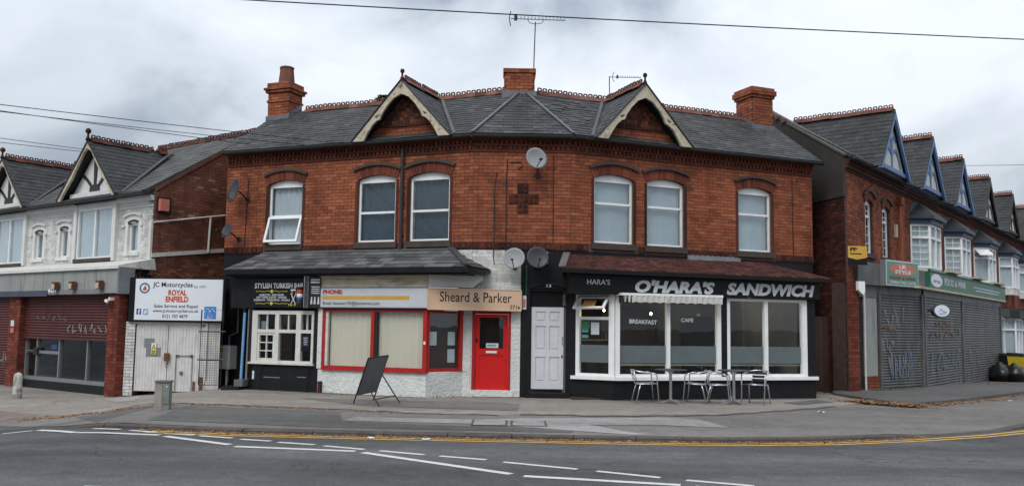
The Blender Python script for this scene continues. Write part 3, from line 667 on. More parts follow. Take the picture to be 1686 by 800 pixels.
# ornamental cross of moulded panels
cm = MB()
for a, b, z0, z1 in ((-.12, .145, 4.80, 5.04), (-.32, .39, 4.565, 4.795), (-.12, .145, 4.335, 4.56)):
    cm.box(FC, a, b, 0, .03, z0, z1); n = max(2, round((b-a)/.12))
    for i in range(n):
        for j in range(2):
            ca = a+(b-a)*(i+.5)/n; cz = z0+(z1-z0)*(j+.5)/2; r = .048
            cm.lathe(FC.pt(ca, .03, cz), [(r, 0), (r*.7, .02), (r*.3, .012), (0, .03)], 8, FC.pt(0, 1, 0)-FC.pt(0, 0, 0))
cm.build('moulded_cross', 'brick_dark', B)
def upper_window(F, s0, s1, split, blind_or_sky_sheet, gm, fold=.03, tilt=False):
    sm = (s0+s1)/2; h = (s1-s0)/2; w = .055; o = -.06
    arch_ring(F, sm, h+.03, ZH, RISE, .235, B)
    m = MB()
    a = arc_pts(sm, h, ZH, RISE, 12)
    m.poly(F, [(s0, ZH-.015)]+a+[(s1, ZH-.015)], o-.05, o)                                   # white arched head
    m.box(F, s0, s0+w, o-.05, o-.002, ZS+.05, ZH-.015); m.box(F, s1-w, s1, o-.05, o-.002, ZS+.05, ZH-.015)
    m.box(F, s0+w, s1-w, o-.05, o, ZS+.05, ZS+.05+w); m.box(F, s0+w, s1-w, o-.05, o-.001, ZH-.015-w, ZH-.015)
    zt = ZS+.05+(ZH-ZS)*split; m.box(F, s0+w, s1-w, o-.05, o+.004, zt-w/2, zt+w/2)
    win = m.build('window', 'upvc', B)
    MB().box(F, s0+w, s1-w, o-.032, o-.026, zt+w/2, ZH-.015-w).build('pane', gm, win)
    if not tilt: MB().box(F, s0+w, s1-w, o-.03, o-.024, ZS+.05+w, zt-w/2).build('pane', gm, win)
    else:   # lower sash hinged at its top, pushed out at the bottom
        hz = zt-w/2; L = hz-ZS-.06; an = radians(17); s_a, s_b = s0+.01, s1-.01
        def T(d, t): return (o+.01+d*sin(an)+t*cos(an), hz-d*cos(an)+t*sin(an))
        mm = MB()
        def bar(a0, a1, d0, d1, t0=0, t1=.045):
            c = [T(d0, t0), T(d1, t0), T(d1, t1), T(d0, t1)]; mm.hexa([F.pt(a0, *p) for p in c]+[F.pt(a1, *p) for p in c])
        bar(s_a, s_b, 0, .06); bar(s_a, s_b, L-.06, L); bar(s_a, s_a+.06, .06, L-.06); bar(s_b-.06, s_b, .06, L-.06)
        sash = mm.build('open_sash', 'upvc', win); mm = MB(); bar(s_a+.06, s_b-.06, .06, L-.06, .018, .024); mm.build('pane', gm, win)
    pleats(F, s0+.03, s1-.03, ZS+.06, ZH, o-.12, fold, min(fold*.25, .02), blind_or_sky_sheet, win)
    box('room_backing', F, s0-.1, s1+.1, -.75, -.7, ZS-.05, ZH+.12, 'room_dark', win)
    box('sill', F, s0-.07, s1+.07, -.06, .075, ZS-.10, ZS+.048, 'sill_dark', win)
    for a, b in ((s0-.075, s0-.003), (s1+.003, s1+.075)): box('bullnose_jamb', F, a, b, -.06, .024, ZS+.05, ZH-.02, 'brick_dark', win)
for i, (a, b) in enumerate(WIN):
    upper_window(FL, -b, -a, .46, 'curtain' if i == 2 else 'blind_blue', 'glass', .09, tilt=(i == 2))
    upper_window(FR, a, b, .60, 'curtain_sky_reflection', 'glass_sky', 2.)  # flat sheet added behind these panes, its colour painting the reflected sky
# ---- roof
BACK, ZR = 2.0, 7.74; OE = .22; MEET = BACK/cos(AL)-W*tan(AL); SEND = W-(W*cos(AL)-MEET*sin(AL))   # the wing ridges meet over the corner
RUN = BACK+OE; SLO = {id(FL): BACK+OE, id(FC): MEET+OE, id(FR): BACK+OE}
roof_b = MB(); LR = {}
def slope(F): 
    out_ = F.pt(0, 1, 0)-F.pt(0, 0, 0); V = -out_*SLO[id(F)]+Vector((0, 0, ZR-ZE)); V.normalize(); U = F.pt(1, 0, 0)-F.pt(0, 0, 0); return F.pt(0, OE, ZE), U, V, U.cross(V).normalized()
def SLn(F): return hypot(SLO[id(F)], ZR-ZE)
def lin(a, b, d, F): return a+(b-a)*d/SLn(F)
c0 = OE*tz
BND = {id(FL): lambda d: (-8.44, lin(-W+c0, -SEND, d, FL)), id(FC): lambda d: (lin(-W-c0, -.02, d, FC), lin(W+c0, .02, d, FC)), id(FR): lambda d: (lin(W-c0, SEND, d, FR), 8.62)}
for F in (FL, FC, FR):
    P0_, U, V, Nn = slope(F); a0, a1 = BND[id(F)](0); SL = SLn(F); b0, b1 = BND[id(F)](SL)
    lo = Nn*-.10; q = [P0_+U*a0, P0_+U*a1, P0_+U*b1+V*SL, P0_+U*b0+V*SL]; roof_b.hexa([p for p in q]+[p+lo for p in q])
# rear slopes, simply closed
SL = SLn(FL)
ridL = [slope(FL)[0]+slope(FL)[1]*BND[id(FL)](SL)[0]+slope(FL)[2]*SL, slope(FL)[0]+slope(FL)[1]*BND[id(FL)](SL)[1]+slope(FL)[2]*SL]
ridR = [slope(FR)[0]+slope(FR)[1]*BND[id(FR)](SL)[0]+slope(FR)[2]*SL, slope(FR)[0]+slope(FR)[1]*BND[id(FR)](SL)[1]+slope(FR)[2]*SL]
for p, q in ((ridL[0], ridL[1]), (ridL[1], ridR[0]), (ridR[0], ridR[1])):
    d = Vector((0, 2.6, -1.6)); lo = Vector((0, 0, -.1)); roof_b.hexa([p, q, q+d, p+d, p+lo, q+lo, q+d+lo, p+d+lo])
roof = roof_b.build('roof', 'slate_dark', B)
sl_all = []
for F in (FL, FC, FR):
    P0_, U, V, Nn = slope(F)
    for q, d0, d1, wh in slates(P0_, U, V, SLn(F), BND[id(F)], .15, .235): sl_all.append((F, q, d0, d1, wh))
sm_ = MB(); slate_mesh(sm_, Vector((0, 0, 0)), Vector((1, 0, 0)), Vector((0, 1, 0)), Vector((0, 0, 1)), [-.1175, .1175, .1175, -.1175], 0, .15)
slate_me = sm_.mesh('slate', 'slate')
cand = sorted([t for t in sl_all if t[4]], key=lambda t: abs((t[1][0]+t[1][1])/2)+.4*t[2])[:300]; ids = {id(t) for t in cand}
rest = MB()
for t in sl_all:
    F, q, d0, d1, wh = t; P0_, U, V, Nn = slope(F)
    rough_ = F is FR and 1.0 < (q[0]+q[1])/2 < 2.6 and d0 > .7           # slipped slates right of the hip
    slip = random.uniform(0, .07) if rough_ else (random.uniform(0, .03) if random.random() < .12 else 0)
    if id(t) in ids:
        c = P0_+U*((q[0]+q[1])/2)+V*(d0-slip)+Nn*random.uniform(0, .012 if rough_ else .004)
        U2 = (U+V*random.uniform(-.03, .03)*(2.5 if rough_ else .5)).normalized(); V2 = Nn.cross(U2)
        inst('slate', slate_me, Matrix(((U2.x, V2.x, Nn.x, c.x), (U2.y, V2.y, Nn.y, c.y), (U2.z, V2.z, Nn.z, c.z), (0, 0, 0, 1))), roof)
    else: slate_mesh(rest, P0_, U, V, Nn, q, d0, d1, slip=slip)
rest.build('slates', 'slate', roof, kind='stuff')
ridge_line(ridL[1]+Vector((0, 0, .03)), ridL[0]+Vector((0, 0, .03)), roof, lo=.42, hi=.8)
ridge_line(ridR[0]+Vector((0, 0, .03)), ridR[1]+Vector((0, 0, .03)), roof, lo=.42, hi=.8)
def ribbon(p, q, w, parent, mt='lead', up=Vector((0, 0, 1)), h=.03, name='lead_strip'):
    p, q = Vector(p), Vector(q); d = (q-p).normalized(); a = d.cross(up).normalized()*w/2; u = a.cross(d).normalized()*h
    return MB().hexa([p-a, p+a, q+a, q-a, p-a+u, p+a+u, q+a+u, q-a+u]).build(name, mt, parent)
for F, sg in ((FC, -1), (FC, 1)):
    P0_, U, V, Nn = slope(F); p = P0_+U*BND[id(F)](0)[0 if sg < 0 else 1]; q = P0_+U*BND[id(F)](SLn(F))[0 if sg < 0 else 1]+V*SLn(F)
    ribbon(p+Vector((0, 0, .03)), q+Vector((0, 0, .03)), .075, roof, name='hip_flashing')
for F, s0, s1 in ((FL, -8.40, -W+OE*tz), (FC, -W-OE*tz, W+OE*tz), (FR, W-OE*tz, 8.62)):
    m = MB(); n = 9; prof = [(OE+.02+.065*sin(pi*k/8-pi/2)+.02, ZE-.045-.065*cos(pi*k/8-pi/2)) for k in range(n)]
    prof += [(o-.008 if k < 4 else o, z+.012) for k, (o, z) in list(enumerate(prof))[::-1]]
    q = len(prof); m.add([F.pt(s0, o, z) for o, z in prof]+[F.pt(s1, o, z) for o, z in prof], [(i, i+q, (i+1) % q+q, (i+1) % q) for i in range(q)])
    m.build('gutter', 'gutter', B)
    box('eaves_board', F, s0+.1, s1-.1, .105, OE-.03, ZE-.05, ZE-.005, 'gutter', B)
# end gables
for e, F in ((-END, FL), (END, FR)):
    p = F.pt(e, 0, 0); r = (ridL[0] if e < 0 else ridR[1]); bk = r+Vector((0, 2.5, -1.6)); i = .12 if e < 0 else -.12
    MB().hexa([(p.x, p.y, 0), (bk.x, bk.y, 0), (bk.x, bk.y, ZE-.15), (p.x, p.y, ZE-.02), (p.x+i, p.y, 0), (bk.x+i, bk.y, 0), (bk.x+i, bk.y, ZE-.15), (p.x+i, p.y, ZE-.02)]).build('end_wall', 'brick_side', B)
    MB().add([(p.x, p.y, ZE-.02), (bk.x, bk.y, ZE-.15), (r.x, r.y, ZR-.12), (p.x+i, p.y, ZE-.02), (bk.x+i, bk.y, ZE-.15), (r.x+i, r.y, ZR-.12)], [(0, 1, 2), (5, 4, 3), (0, 3, 4, 1), (1, 4, 5, 2), (2, 5, 3, 0)]).build('end_gable', 'brick_side', B)
# ---- dormer gables
def dormer(F, c):
    HW, AZ, OF = 1.30, 7.60, .36; out_ = F.pt(0, 1, 0)-F.pt(0, 0, 0); U0 = F.pt(1, 0, 0)-F.pt(0, 0, 0)
    g = MB().poly(F, [(c-HW+.1, ZE-.02), (c+HW-.1, ZE-.02), (c, AZ-.14)], -.1, .02).build('dormer_wall', 'mortar_dark', B)
    zb = 6.54; lim = lambda z: (c-(HW-.12)*(AZ-.14-z)/(AZ-.14-ZE), c+(HW-.12)*(AZ-.14-z)/(AZ-.14-ZE))
    bricks_joined(F, lay_bricks(c-HW, c+HW, ZE+.04, zb, lim=lim), g, 'brick', .035)
    box('gable_moulding', F, c-.95, c+.95, 0, .07, zb, zb+.05, 'brick_dark', g)
    m = MB(); z = zb+.05; k = 0
    while z < AZ-.3:
        a, b = lim(z+.08); x = a+(.05 if k % 2 else 0)
        while x < b-.08:
            m.poly(F, [(x+.004, z+.11), (x+.004, z+.03), (x+.03, z-.005), (x+.07, z-.005), (x+.096, z+.03), (x+.096, z+.11)], .02, .034+.006*(1-(z-zb))); x += .1
        z += .075; k += 1
    m.build('scalloped_tiles', 'scallop', g, kind='stuff')
    r = MB(); back = RUN-OE; 
    bo = -((AZ-ZE)/(ZR-ZE)*RUN-OE)+.05
    for sg in (-1, 1):
        ft, ap = F.pt(c+sg*(HW+.04), OF, ZE-.02), F.pt(c, OF, AZ+.02); ab, fb = F.pt(c, bo-.1, AZ+.02), F.pt(c+sg*(HW+.04), OE-.1, ZE-.02)
        nn = (ap-ft).cross(-out_).normalized()*.03; nn = nn if nn.z > 0 else -nn
        r.hexa([ft, ap, ab, fb, ft-nn*2, ap-nn*2, ab-nn*2, fb-nn*2])
    dr = r.build('dormer_roof', 'slate_dark', B)
    sl = MB()
    for sg in (-1, 1):
        ft, ap = F.pt(c+sg*(HW+.06), OF+.02, ZE-.03), F.pt(c, OF+.02, AZ+.02); V = (ap-ft); LV = V.length; V.normalize(); U = -out_; Nn = U.cross(V).normalized(); Nn = Nn if Nn.z > 0 else -Nn
        for q, d0, d1, wh in slates(ft, U, V, LV, lambda d: (0, .16+(OF-bo)*d/LV), .17, .24): slate_mesh(sl, ft, U, V, Nn, q, d0, d1)
    sl.build('slates', 'slate', dr, kind='stuff')
    ridge_line(F.pt(c, OF-.12, AZ+.06), F.pt(c, bo, AZ+.06), dr)
    for sg in (-1, 1):
        ribbon(F.pt(c+sg*(HW+.07), OE-.02, ZE+.02), F.pt(c+sg*.1, bo+.1, AZ+.0), .08, dr, 'lead_dark', name='valley_flashing', up=slope(F)[3])
        o_ = [(0, AZ+.0), (1.34, ZE-.04), (1.03, ZE-.04), (.93, 6.34), (.80, 6.53), (.68, 6.64), (.58, 6.68), (.52, 6.82), (.39, 7.0), (.21, 7.18), (0, 7.27)]
        m = MB().poly(F, [(c+sg*a, z) for a, z in o_], OF-.03, OF+.04).build('bargeboard', 'timber', B)
        o2 = [(0, AZ+.045), (1.385, ZE-.035), (1.36, ZE-.04), (0, AZ+.015)]
        MB().poly(F, [(c+sg*a, z) for a, z in o2], OF-.04, OF+.07).build('verge', 'gutter', m)
        tp = [(.60, 6.80), (.66, 6.72), (.72, 6.74)]
        MB().poly(F, [(c+sg*a, z) for a, z in tp], OF+.042, OF+.05).build('pierced_slot', 'gutter', m)
    MB().lathe(F.pt(c, OF, AZ+.02), [(.06, 0), (.045, .06), (.025, .10), (.025, .17), (.05, .19), (.055, .235), (.04, .27), (0, .285)], 10).build('finial', 'brick_dark', dr, True)
dormer(FL, -2.97); dormer(FR, 2.99)
# ---- chimneys
def chimney(name_mt, cx, cy, ang, w, d, z0, z1, caps, label=None):
    F = Frame(cx, cy, ang); ch = box('chimney', F, -w/2, w/2, -d/2, d/2, z0, z1, 'mortar_dark', B)
    m = MB()
    fr = [(Frame(*F.pt(0, d/2, 0)[:2], ang), w), (Frame(*F.pt(w/2, 0, 0)[:2], ang+pi/2), d), (Frame(*F.pt(-w/2, 0, 0)[:2], ang-pi/2), d)]
    for G, ww in fr:
        for a, b, za, zb, wh in lay_bricks(-ww/2, ww/2, z0, z1): m.brick(G, a, b, -.02, .012+random.uniform(-.004, .004), za, zb)
    for zc, zd, o in caps:
        H = Frame(cx, cy, ang); hw, hd = w/2+o, d/2+o
        for G, ww in [(Frame(*F.pt(0, hd, 0)[:2], ang), 2*hw), (Frame(*F.pt(hw, 0, 0)[:2], ang+pi/2), 2*hd), (Frame(*F.pt(-hw, 0, 0)[:2], ang-pi/2), 2*hd)]:
            for a, b, za, zb, wh in lay_bricks(-ww/2, ww/2, zc, zd): m.brick(G, a, b, -.15, .01, za, zb)
        m.box(F, -hw+.01, hw-.01, -hd+.01, hd-.01, zc+.01, zd-.006)
    m.build('brickwork', name_mt, ch, kind='stuff'); return ch, F
ch, F = chimney('brick', .13, 22.62, PSI, .77, .55, 7.2, 8.20, [(8.20, 8.32, .03)])
box('flashing', F, -.45, .45, .27, .31, 7.48, 7.72, 'lead', ch)
ch, F = chimney('brick', *FL.pt(-8.12, -1.95, 0)[:2], PSI-AL, .72, .62, 6.9, 8.26, [(7.98, 8.05, .03), (8.26, 8.34, .06), (8.34, 8.41, .10), (8.41, 8.56, .03)])
MB().lathe(FL.pt(-8.10, -1.95, 8.54), [(.27, 0), (.27, .05), (.24, .09), (.20, .46), (.22, .52), (.19, .55), (.14, .53), (.14, .3)], 8).build('chimney_pot', 'terracotta', ch)
for i in range(5): box('stepped_flashing', F, .36, .385, .20-.12*i, .33-.12*i, 7.50+.085*i, 7.64+.085*i, 'lead', ch)
box('flashing', F, -.40, .40, .31, .35, 7.36, 7.58, 'lead', ch)
ch, F = chimney('brick', *FR.pt(8.06, -1.9, 0)[:2], PSI+AL, .72, .74, 6.8, 8.30, [(8.30, 8.38, .04), (8.38, 8.53, .08), (8.53, 8.62, .04)])
for i in range(5): box('stepped_flashing', F, -.385, -.36, .26-.14*i, .40-.14*i, 7.42+.09*i, 7.57+.09*i, 'lead', ch)
box('flashing', F, -.40, .40, .37, .42, 7.28, 7.50, 'lead', ch)
# rainwater pipe between the paired windows, surface cables
MB().tube([FL.pt(-3.06, .10, 6.14), FL.pt(-3.06, .08, 5.9), FL.pt(-3.06, .08, 3.42)], .042, 8).build('downpipe', 'gutter', B)
for z in (5.6, 4.6, 3.8): box('pipe_bracket', FL, -3.12, -3.0, 0, .05, z, z+.04, 'gutter', B)
for F, pts in ((FC, [(-.36, 5.62), (-.38, 5.2), (-.375, 4.4), (-.37, 3.3), (-.36, 3.15)]), (FC, [(-.62, 5.3), (-.66, 4.9), (-.65, 4.0), (-.66, 3.3), (-.64, 3.12)]), (FC, [(.74, 5.75), (.74, 4.5), (.745, 3.45)]), (FC, [(-.3, 5.55), (-.05, 5.56), (.0, 5.46), (-.1, 5.4)]), (FL, [(-7.72, 5.45), (-7.74, 4.5), (-7.78, 3.6)]), (FR, [(7.75, 5.7), (7.76, 4.4), (7.77, 3.5)])):
    MB().tube([F.pt(a, .03, z) for a, z in pts], .011, 5).build('wall_cable', 'cable', B)

# ------------------------------------------------------------------ ground floor, left: barber and estate office
# plain walls between the shopfronts
box('white_wall', FC, -W+.0, 0, -.25, -.002, 2.62, ZS-.17, 'mortar', B)
wm = MB()
for a, b, za, zb, w in lay_bricks(-W, -.002, 2.62, ZS-.172, course=.083): wm.brick(FC, a-.004, b+.004, -.01, .014+random.uniform(-.002, .002), za-.004, zb+.004)
for a, b, za, zb, w in lay_bricks(-1.70, -W, 2.62, ZS-.172, course=.083): wm.brick(FL, a-.004, b+.004, -.01, .014+random.uniform(-.002, .002), za-.004, zb+.004)
wm.build('white_brickwork', 'white_brick', B, kind='stuff')
ww = wall_cells(FC, -W, .0, -.2, 2.62, [(-1.13, -.22, -.3, 2.02)], -.2, .022).build('render', 'render_white', B)
MB().plan([FL.pt(-1.82, .93, 0)[:2], FL.pt(-1.36, .0, 0)[:2], FL.pt(-W-.0, .02, 0)[:2], FL.pt(-W, -.2, 0)[:2], FL.pt(-1.82, -.2, 0)[:2]], -.2, .60).build('render_base', 'render_white', B)
box('wall_return', FL, -1.50, -W, -.2, .02, .60, 2.62, 'render_white', B)
box('black_wall', FC, .0, W, -.25, .0, 2.62, ZS-.172, 'black_paint', B)
bw = wall_cells(FC, .004, W+.05, -.2, 2.62, [(.21, 1.07, -.3, 2.55)], -.22, .026).build('black_render', 'black_paint', B)
box('black_wall', FR, W, END, -.25, .0, 2.95, ZS-.172, 'black_paint', B)
box('black_wall', FL, -END, -7.35, -.25, .0, -.4, ZS-.172, 'black_paint', B)
box('wall_behind_roof', FL, -7.35, -W, -.25, -.004, 2.7, ZS-.172, 'black_paint', B)
# red office door
FD = FC
d = MB().box(FD, -1.13, -1.065, -.12, .03, .18, 2.02).box(FD, -.285, -.22, -.12, .03, .18, 2.02).box(FD, -1.065, -.285, -.12, .029, 1.94, 2.02).build('door_frame', 'red_frame', B)
dm = MB().box(FD, -1.062, -.288, -.09, -.03, .18, .30).box(FD, -1.062, -.288, -.09, -.031, .98, 1.13).box(FD, -1.062, -.96, -.09, -.032, .30, .98).box(FD, -.40, -.288, -.09, -.032, .30, .98)
dm.box(FD, -.96, -.40, -.085, -.05, .30, .98).box(FD, -1.062, -.955, -.09, -.032, 1.13, 1.935).box(FD, -.395, -.288, -.09, -.032, 1.13, 1.935).box(FD, -.955, -.395, -.09, -.033, 1.86, 1.935)
door = dm.build('door', 'red_paint', B)
box('pane', FD, -.955, -.395, -.066, -.06, 1.13, 1.86, 'glass', door); box('door_backing', FD, -1.0, -.35, -.4, -.36, .3, 1.94, 'room_dark', door)
box('letterbox', FD, -.80, -.545, -.03, -.018, 1.03, 1.08, 'upvc', door); box('notice', FD, -.80, -.51, -.055, -.05, 1.15, 1.26, 'paper', door)
box('notice_print', FD, -.77, -.56, -.0495, -.0485, 1.19, 1.225, 'teal_print', door)
box('lock_plate', FD, -1.05, -.99, -.03, -.014, 1.28, 1.36, 'plastic_black', door); box('door_hinge', FD, -1.07, -1.05, -.03, .035, .62, .72, 'red_frame', door)
box('threshold', FC, -1.2, -.16, -.2, .06, -.1, .178, 'render_white', B)
# white panelled door with its dark surround
dm = MB().box(FC, .265, 1.02, -.12, -.065, .215, 2.12)
for a, b in ((.265, .36), (.60, .685), (.925, 1.02)): dm.box(FC, a, b, -.07, -.04, .215, 2.12)
for a, b in ((.36, .60), (.685, .925)):
    for z0, z1 in ((.215, .38), (.96, 1.12), (1.68, 1.79), (2.02, 2.12)): dm.box(FC, a, b, -.07, -.041, z0, z1)
    for z0, z1 in ((.42, .92), (1.16, 1.64), (1.82, 1.99)): dm.box(FC, a+.035, b-.035, -.07, -.05, z0, z1)
door = dm.build('door', 'door_white', B)
MB().tube([FC.pt(.985, -.03, 1.44), FC.pt(.985, .0, 1.43), FC.pt(.985, .0, 1.28), FC.pt(.985, -.03, 1.27)], .012, 6).build('door_handle', 'alu', door)
box('door_lock', FC, .97, 1.0, -.04, -.02, .95, 1.0, 'plastic_black', door)
box('overlight', FC, .21, 1.07, -.14, -.09, 2.14, 2.55, 'black_gloss', B); box('overlight_bar', FC, .21, 1.07, -.1, -.06, 2.122, 2.16, 'black_paint', B)
m = MB(); a = arc_pts(.64, .46, 2.55, .09, 10); b = arc_pts(.64, .46, 2.55, .09, 10, .08); m.poly(FC, a+b[::-1], 0, .055); m.poly(FC, [(.21, 2.5)]+a+[(1.07, 2.5)], -.1, .0); m.build('door_arch', 'black_paint', B)
for a, b in ((.16, .21), (1.07, 1.12)): box('door_jamb', FC, a, b, -.12, .05, 0, 2.55, 'black_paint', B)
nb = MB().lathe(FC.pt(.66, .05, 2.62), [(.05, 0), (.05, .012), (0, .014)], 12, FC.pt(0, 1, 0)-FC.pt(0, 0, 0)).build('door_number', 'black_gloss', B)
text("13", FC, .60, .71, 2.585, 2.655, .068, 'ink_grey', B, 0., .02)
box('door_step', FC, .12, 1.16, -.2, .22, -.1, .14, 'black_paint', B)
# entry phone, small plate and alarm boxes
e1 = box('entry_phone', FC, .045, .13, .026, .06, 2.06, 2.38, 'sign_white', B); box('entry_label', FC, .06, .115, .06, .064, 2.1, 2.3, 'sign_salmon', e1)
MB().tube([FC.pt(.13, .035, 3.1), FC.pt(.13, .035, 2.4)], .02, 6).build('conduit', 'sign_green', B)
box('alarm_box', FC, .50, .63, 0, .06, 3.14, 3.42, 'cream_board', B)
# fascia box and stall riser of the bay
GL = Frame(FL.x+.95*FL.n, FL.y-.95*FL.c, FL.a, FL.off)
box('stall_riser', GL, -4.72, -1.82, -.3, 0, -.25, .60, 'render_white', B)
box('pilaster', GL, -4.74, -4.62, -.3, .03, .60, 2.02, 'render_white', B)
FCN = frame2(GL.pt(-1.86, -.02, 0), FL.pt(-1.36, .02, 0)); LC = (FL.pt(-1.36, .02, 0)-GL.pt(-1.86, -.02, 0)).length
wn = MB()
for a, b in ((-4.62, -4.55), (-3.29, -3.20), (-1.92, -1.82)): wn.box(GL, a, b, -.09, .012, .60, 2.0)
wn.box(GL, -4.55, -1.92, -.09, .010, .60, .675).box(GL, -4.55, -1.92, -.09, .010, 1.95, 2.0).box(GL, -4.6, -1.80, -.09, .06, .575, .605)
wn.box(FCN, .06, LC, -.08, .01, .60, .675).box(FCN, .06, LC, -.08, .01, 1.94, 2.0).box(FCN, LC-.09, LC, -.08, .011, .675, 1.94).box(FCN, .05, .10, -.08, .011, .675, 1.94)
win = wn.build('shop_window', 'red_frame', B)
box('inner_frame', GL, -3.20, -3.14, -.09, -.01, .675, 1.95, 'plastic_black', win); box('inner_frame', GL, -4.55, -4.48, -.09, -.012, .675, 1.95, 'old_white', win)
for a, b in ((-4.48, -3.29), (-3.14, -1.92)):
    box('pane', GL, a, b, -.05, -.044, .675, 1.95, 'glass', win); pleats(GL, a, b, .66, 1.96, -.12, .09, .012, 'blind_cream', win)
box('pane', FCN, .10, LC-.09, -.045, -.039, .675, 1.94, 'glass', win); box('display_board', FCN, .02, LC, -.16, -.10, .62, 1.98, 'brown_panel', win)
for a, z in ((.16, 1.20), (LC-.36, 1.20), (LC-.36, .80)): box('notice', FCN, a, a+.20, -.098, -.09, z, z+.31, 'paper', win)
for z in (1.12, 1.58): box('shelf_line', FCN, .1, LC-.1, -.1, -.08, z, z+.012, 'room_brown', win)
box('sticker', GL, -1.90, -1.85, .012, .016, 1.22, 1.29, 'ink_white', win)
box('office_ceiling', GL, -4.7, -1.85, -.9, .02, 2.0, 2.04, 'room_dark', win)
# weathered fascia boards above the sign
cb = MB().box(GL, -4.72, -1.80, -.1, .06, 2.53, 2.72).box(GL, -4.72, -1.80, -.1, .10, 2.725, 2.83).build('fascia_board', 'cream_board', B)
FS2 = frame2(GL.pt(-1.80, .06, 0), FC.pt(.0, .16, 0)); LS = (FC.pt(.0, .16, 0)-GL.pt(-1.80, .06, 0)).length
MB().poly(FS2, [(.01, 2.53), (1.05, 2.53), (1.28, 2.72), (1.30, 2.83), (.01, 2.83)], -.25, -.02).build('soffit_board', 'facade_white', B)
MB().plan([GL.pt(-1.80, .02, 0)[:2], FC.pt(0, .10, 0)[:2], FC.pt(0, 0, 0)[:2], FL.pt(-W, 0, 0)[:2], FL.pt(-1.80, 0, 0)[:2]], 2.015, 2.50).build('sign_box', 'grey_box', B)
box('sign_box', GL, -4.72, -1.80, -.5, .03, 2.03, 2.50, 'grey_box', B)
# pent roof of slates with its black gutter
EZ, EO, TZ = 2.955, 1.22, ZS-.16
e0, e1_, t0, t1 = -7.38, -.72, -7.1, -1.72
pr = MB().hexa([FL.pt(e0, EO, EZ), FL.pt(e1_, EO, EZ), FL.pt(t1, .02, TZ), FL.pt(t0, .02, TZ), FL.pt(e0, EO, EZ-.06), FL.pt(e1_, EO, EZ-.06), FL.pt(t1, .02, TZ-.12), FL.pt(t0, .02, TZ-.12)])
pr.add([FL.pt(e1_, EO, EZ), FC.pt(-.72, .03, EZ), FL.pt(t1, .02, TZ), FL.pt(e1_, EO, EZ-.06), FC.pt(-.72, .03, EZ-.06), FL.pt(t1, .02, TZ-.12)], [(0, 1, 2), (5, 4, 3), (0, 3, 4, 1), (1, 4, 5, 2)])
pent = pr.build('pent_roof', 'slate_dark', B)
Vv = FL.pt(0, .02, TZ)-FL.pt(0, EO, EZ); LV = Vv.length; Vv.normalize(); Uu = FL.pt(1, 0, 0)-FL.pt(0, 0, 0); Nn = Uu.cross(Vv).normalized(); P0_ = FL.pt(0, EO+.03, EZ)
for q, d0, d1, wh in slates(P0_, Uu, Vv, LV-.05, lambda d: (e0+(t0-e0)*d/LV, e1_+(t1-e1_)*d/LV), .235, .36):
    m = MB(); slate_mesh(m, P0_, Uu, Vv, Nn, q, d0, d1, .018, slip=random.uniform(0, .012)); m.build('slate', 'slate_low', pent)
m = MB(); n = 5
for i in range(n):
    f0, f1 = i/n, (i+1)/n; a = FL.pt(e1_, EO, EZ); b = FC.pt(-.72, .03, EZ); t = FL.pt(t1, .02, TZ)
    m.add([a.lerp(t, f0)+Vector((.01, -.01, .03)), b.lerp(t, f0)+Vector((.01, 0, .03)), b.lerp(t, f1)+Vector((.01, 0, .015)), a.lerp(t, f1)+Vector((.01, -.01, .015))], [(0, 1, 2, 3)])
m.build('hip_slates', 'slate_low', pent, kind='stuff')
ribbon(FL.pt(e1_, EO, EZ+.04), FL.pt(t1, .02, TZ+.03), .16, pent, 'slate_low', name='hip_tile')
ribbon(FL.pt(t0, .05, TZ), FL.pt(t1, .05, TZ), .14, pent, 'lead', Vector((0, -.4, 1)), .02)
gt = MB().box(FL, e0-.02, e1_+.06, EO-.02, EO+.09, EZ-.12, EZ-.01).box(FL, e0, e1_, EO-.10, EO-.03, EZ-.16, EZ-.02).build('gutter', 'black_gloss', B)
box('gutter', Frame(*FL.pt(e1_, EO, 0)[:2], FL.a+pi/2), 0, 1.0, -.06, .02, EZ-.14, EZ-.02, 'black_gloss', B)
box('roof_soffit', FL, e0, e1_-.2, .3, EO-.05, EZ-.15, EZ-.11, 'black_paint', B)
# barber: black front with old white window
box('barber_wall', GL, -6.72, -4.745, -.2, 0, -.3, .66, 'black_paint', B); box('barber_wall', GL, -4.86, -4.745, -.2, .001, .66, 2.02, 'black_paint', B)
box('barber_wall', GL, -6.78, -6.66, -.2, .001, .66, 2.02, 'black_paint', B); box('barber_wall', GL, -7.36, -4.745, -.25, -.002, 2.02, 2.86, 'black_paint', B)
box('barber_side', Frame(*GL.pt(-6.72, 0, 0)[:2], GL.a+pi/2), 0, .95, 0, .1, -.3, 2.02, 'black_paint', B)
bwn = MB().box(GL, -6.66, -6.50, -.1, .03, .70, 1.96).box(GL, -5.98, -5.86, -.1, .03, .70, 1.96).box(GL, -5.36, -5.22, -.1, .03, .70, 1.96).box(GL, -4.92, -4.86, -.1, .03, .70, 1.96)
bwn.box(GL, -6.5, -4.92, -.1, .028, 1.87, 1.96).box(GL, -6.5, -4.92, -.1, .027, 1.42, 1.50).box(GL, -6.5, -4.92, -.1, .027, .70, .75).box(GL, -6.72, -4.82, -.1, .08, .655, .70)
win = bwn.build('shop_window', 'old_white', B)
for a, b in ((-6.5, -5.98), (-5.86, -5.36), (-5.22, -4.92)):
    box('pane', GL, a, b, -.05, -.045, .75, 1.42, 'glass_dark', win); box('pane', GL, a, b, -.05, -.045, 1.50, 1.87, 'glass_dark', win)
    box('glazing_bar', GL, (a+b)/2-.015, (a+b)/2+.015, -.06, .0, 1.50, 1.87, 'old_white', win)
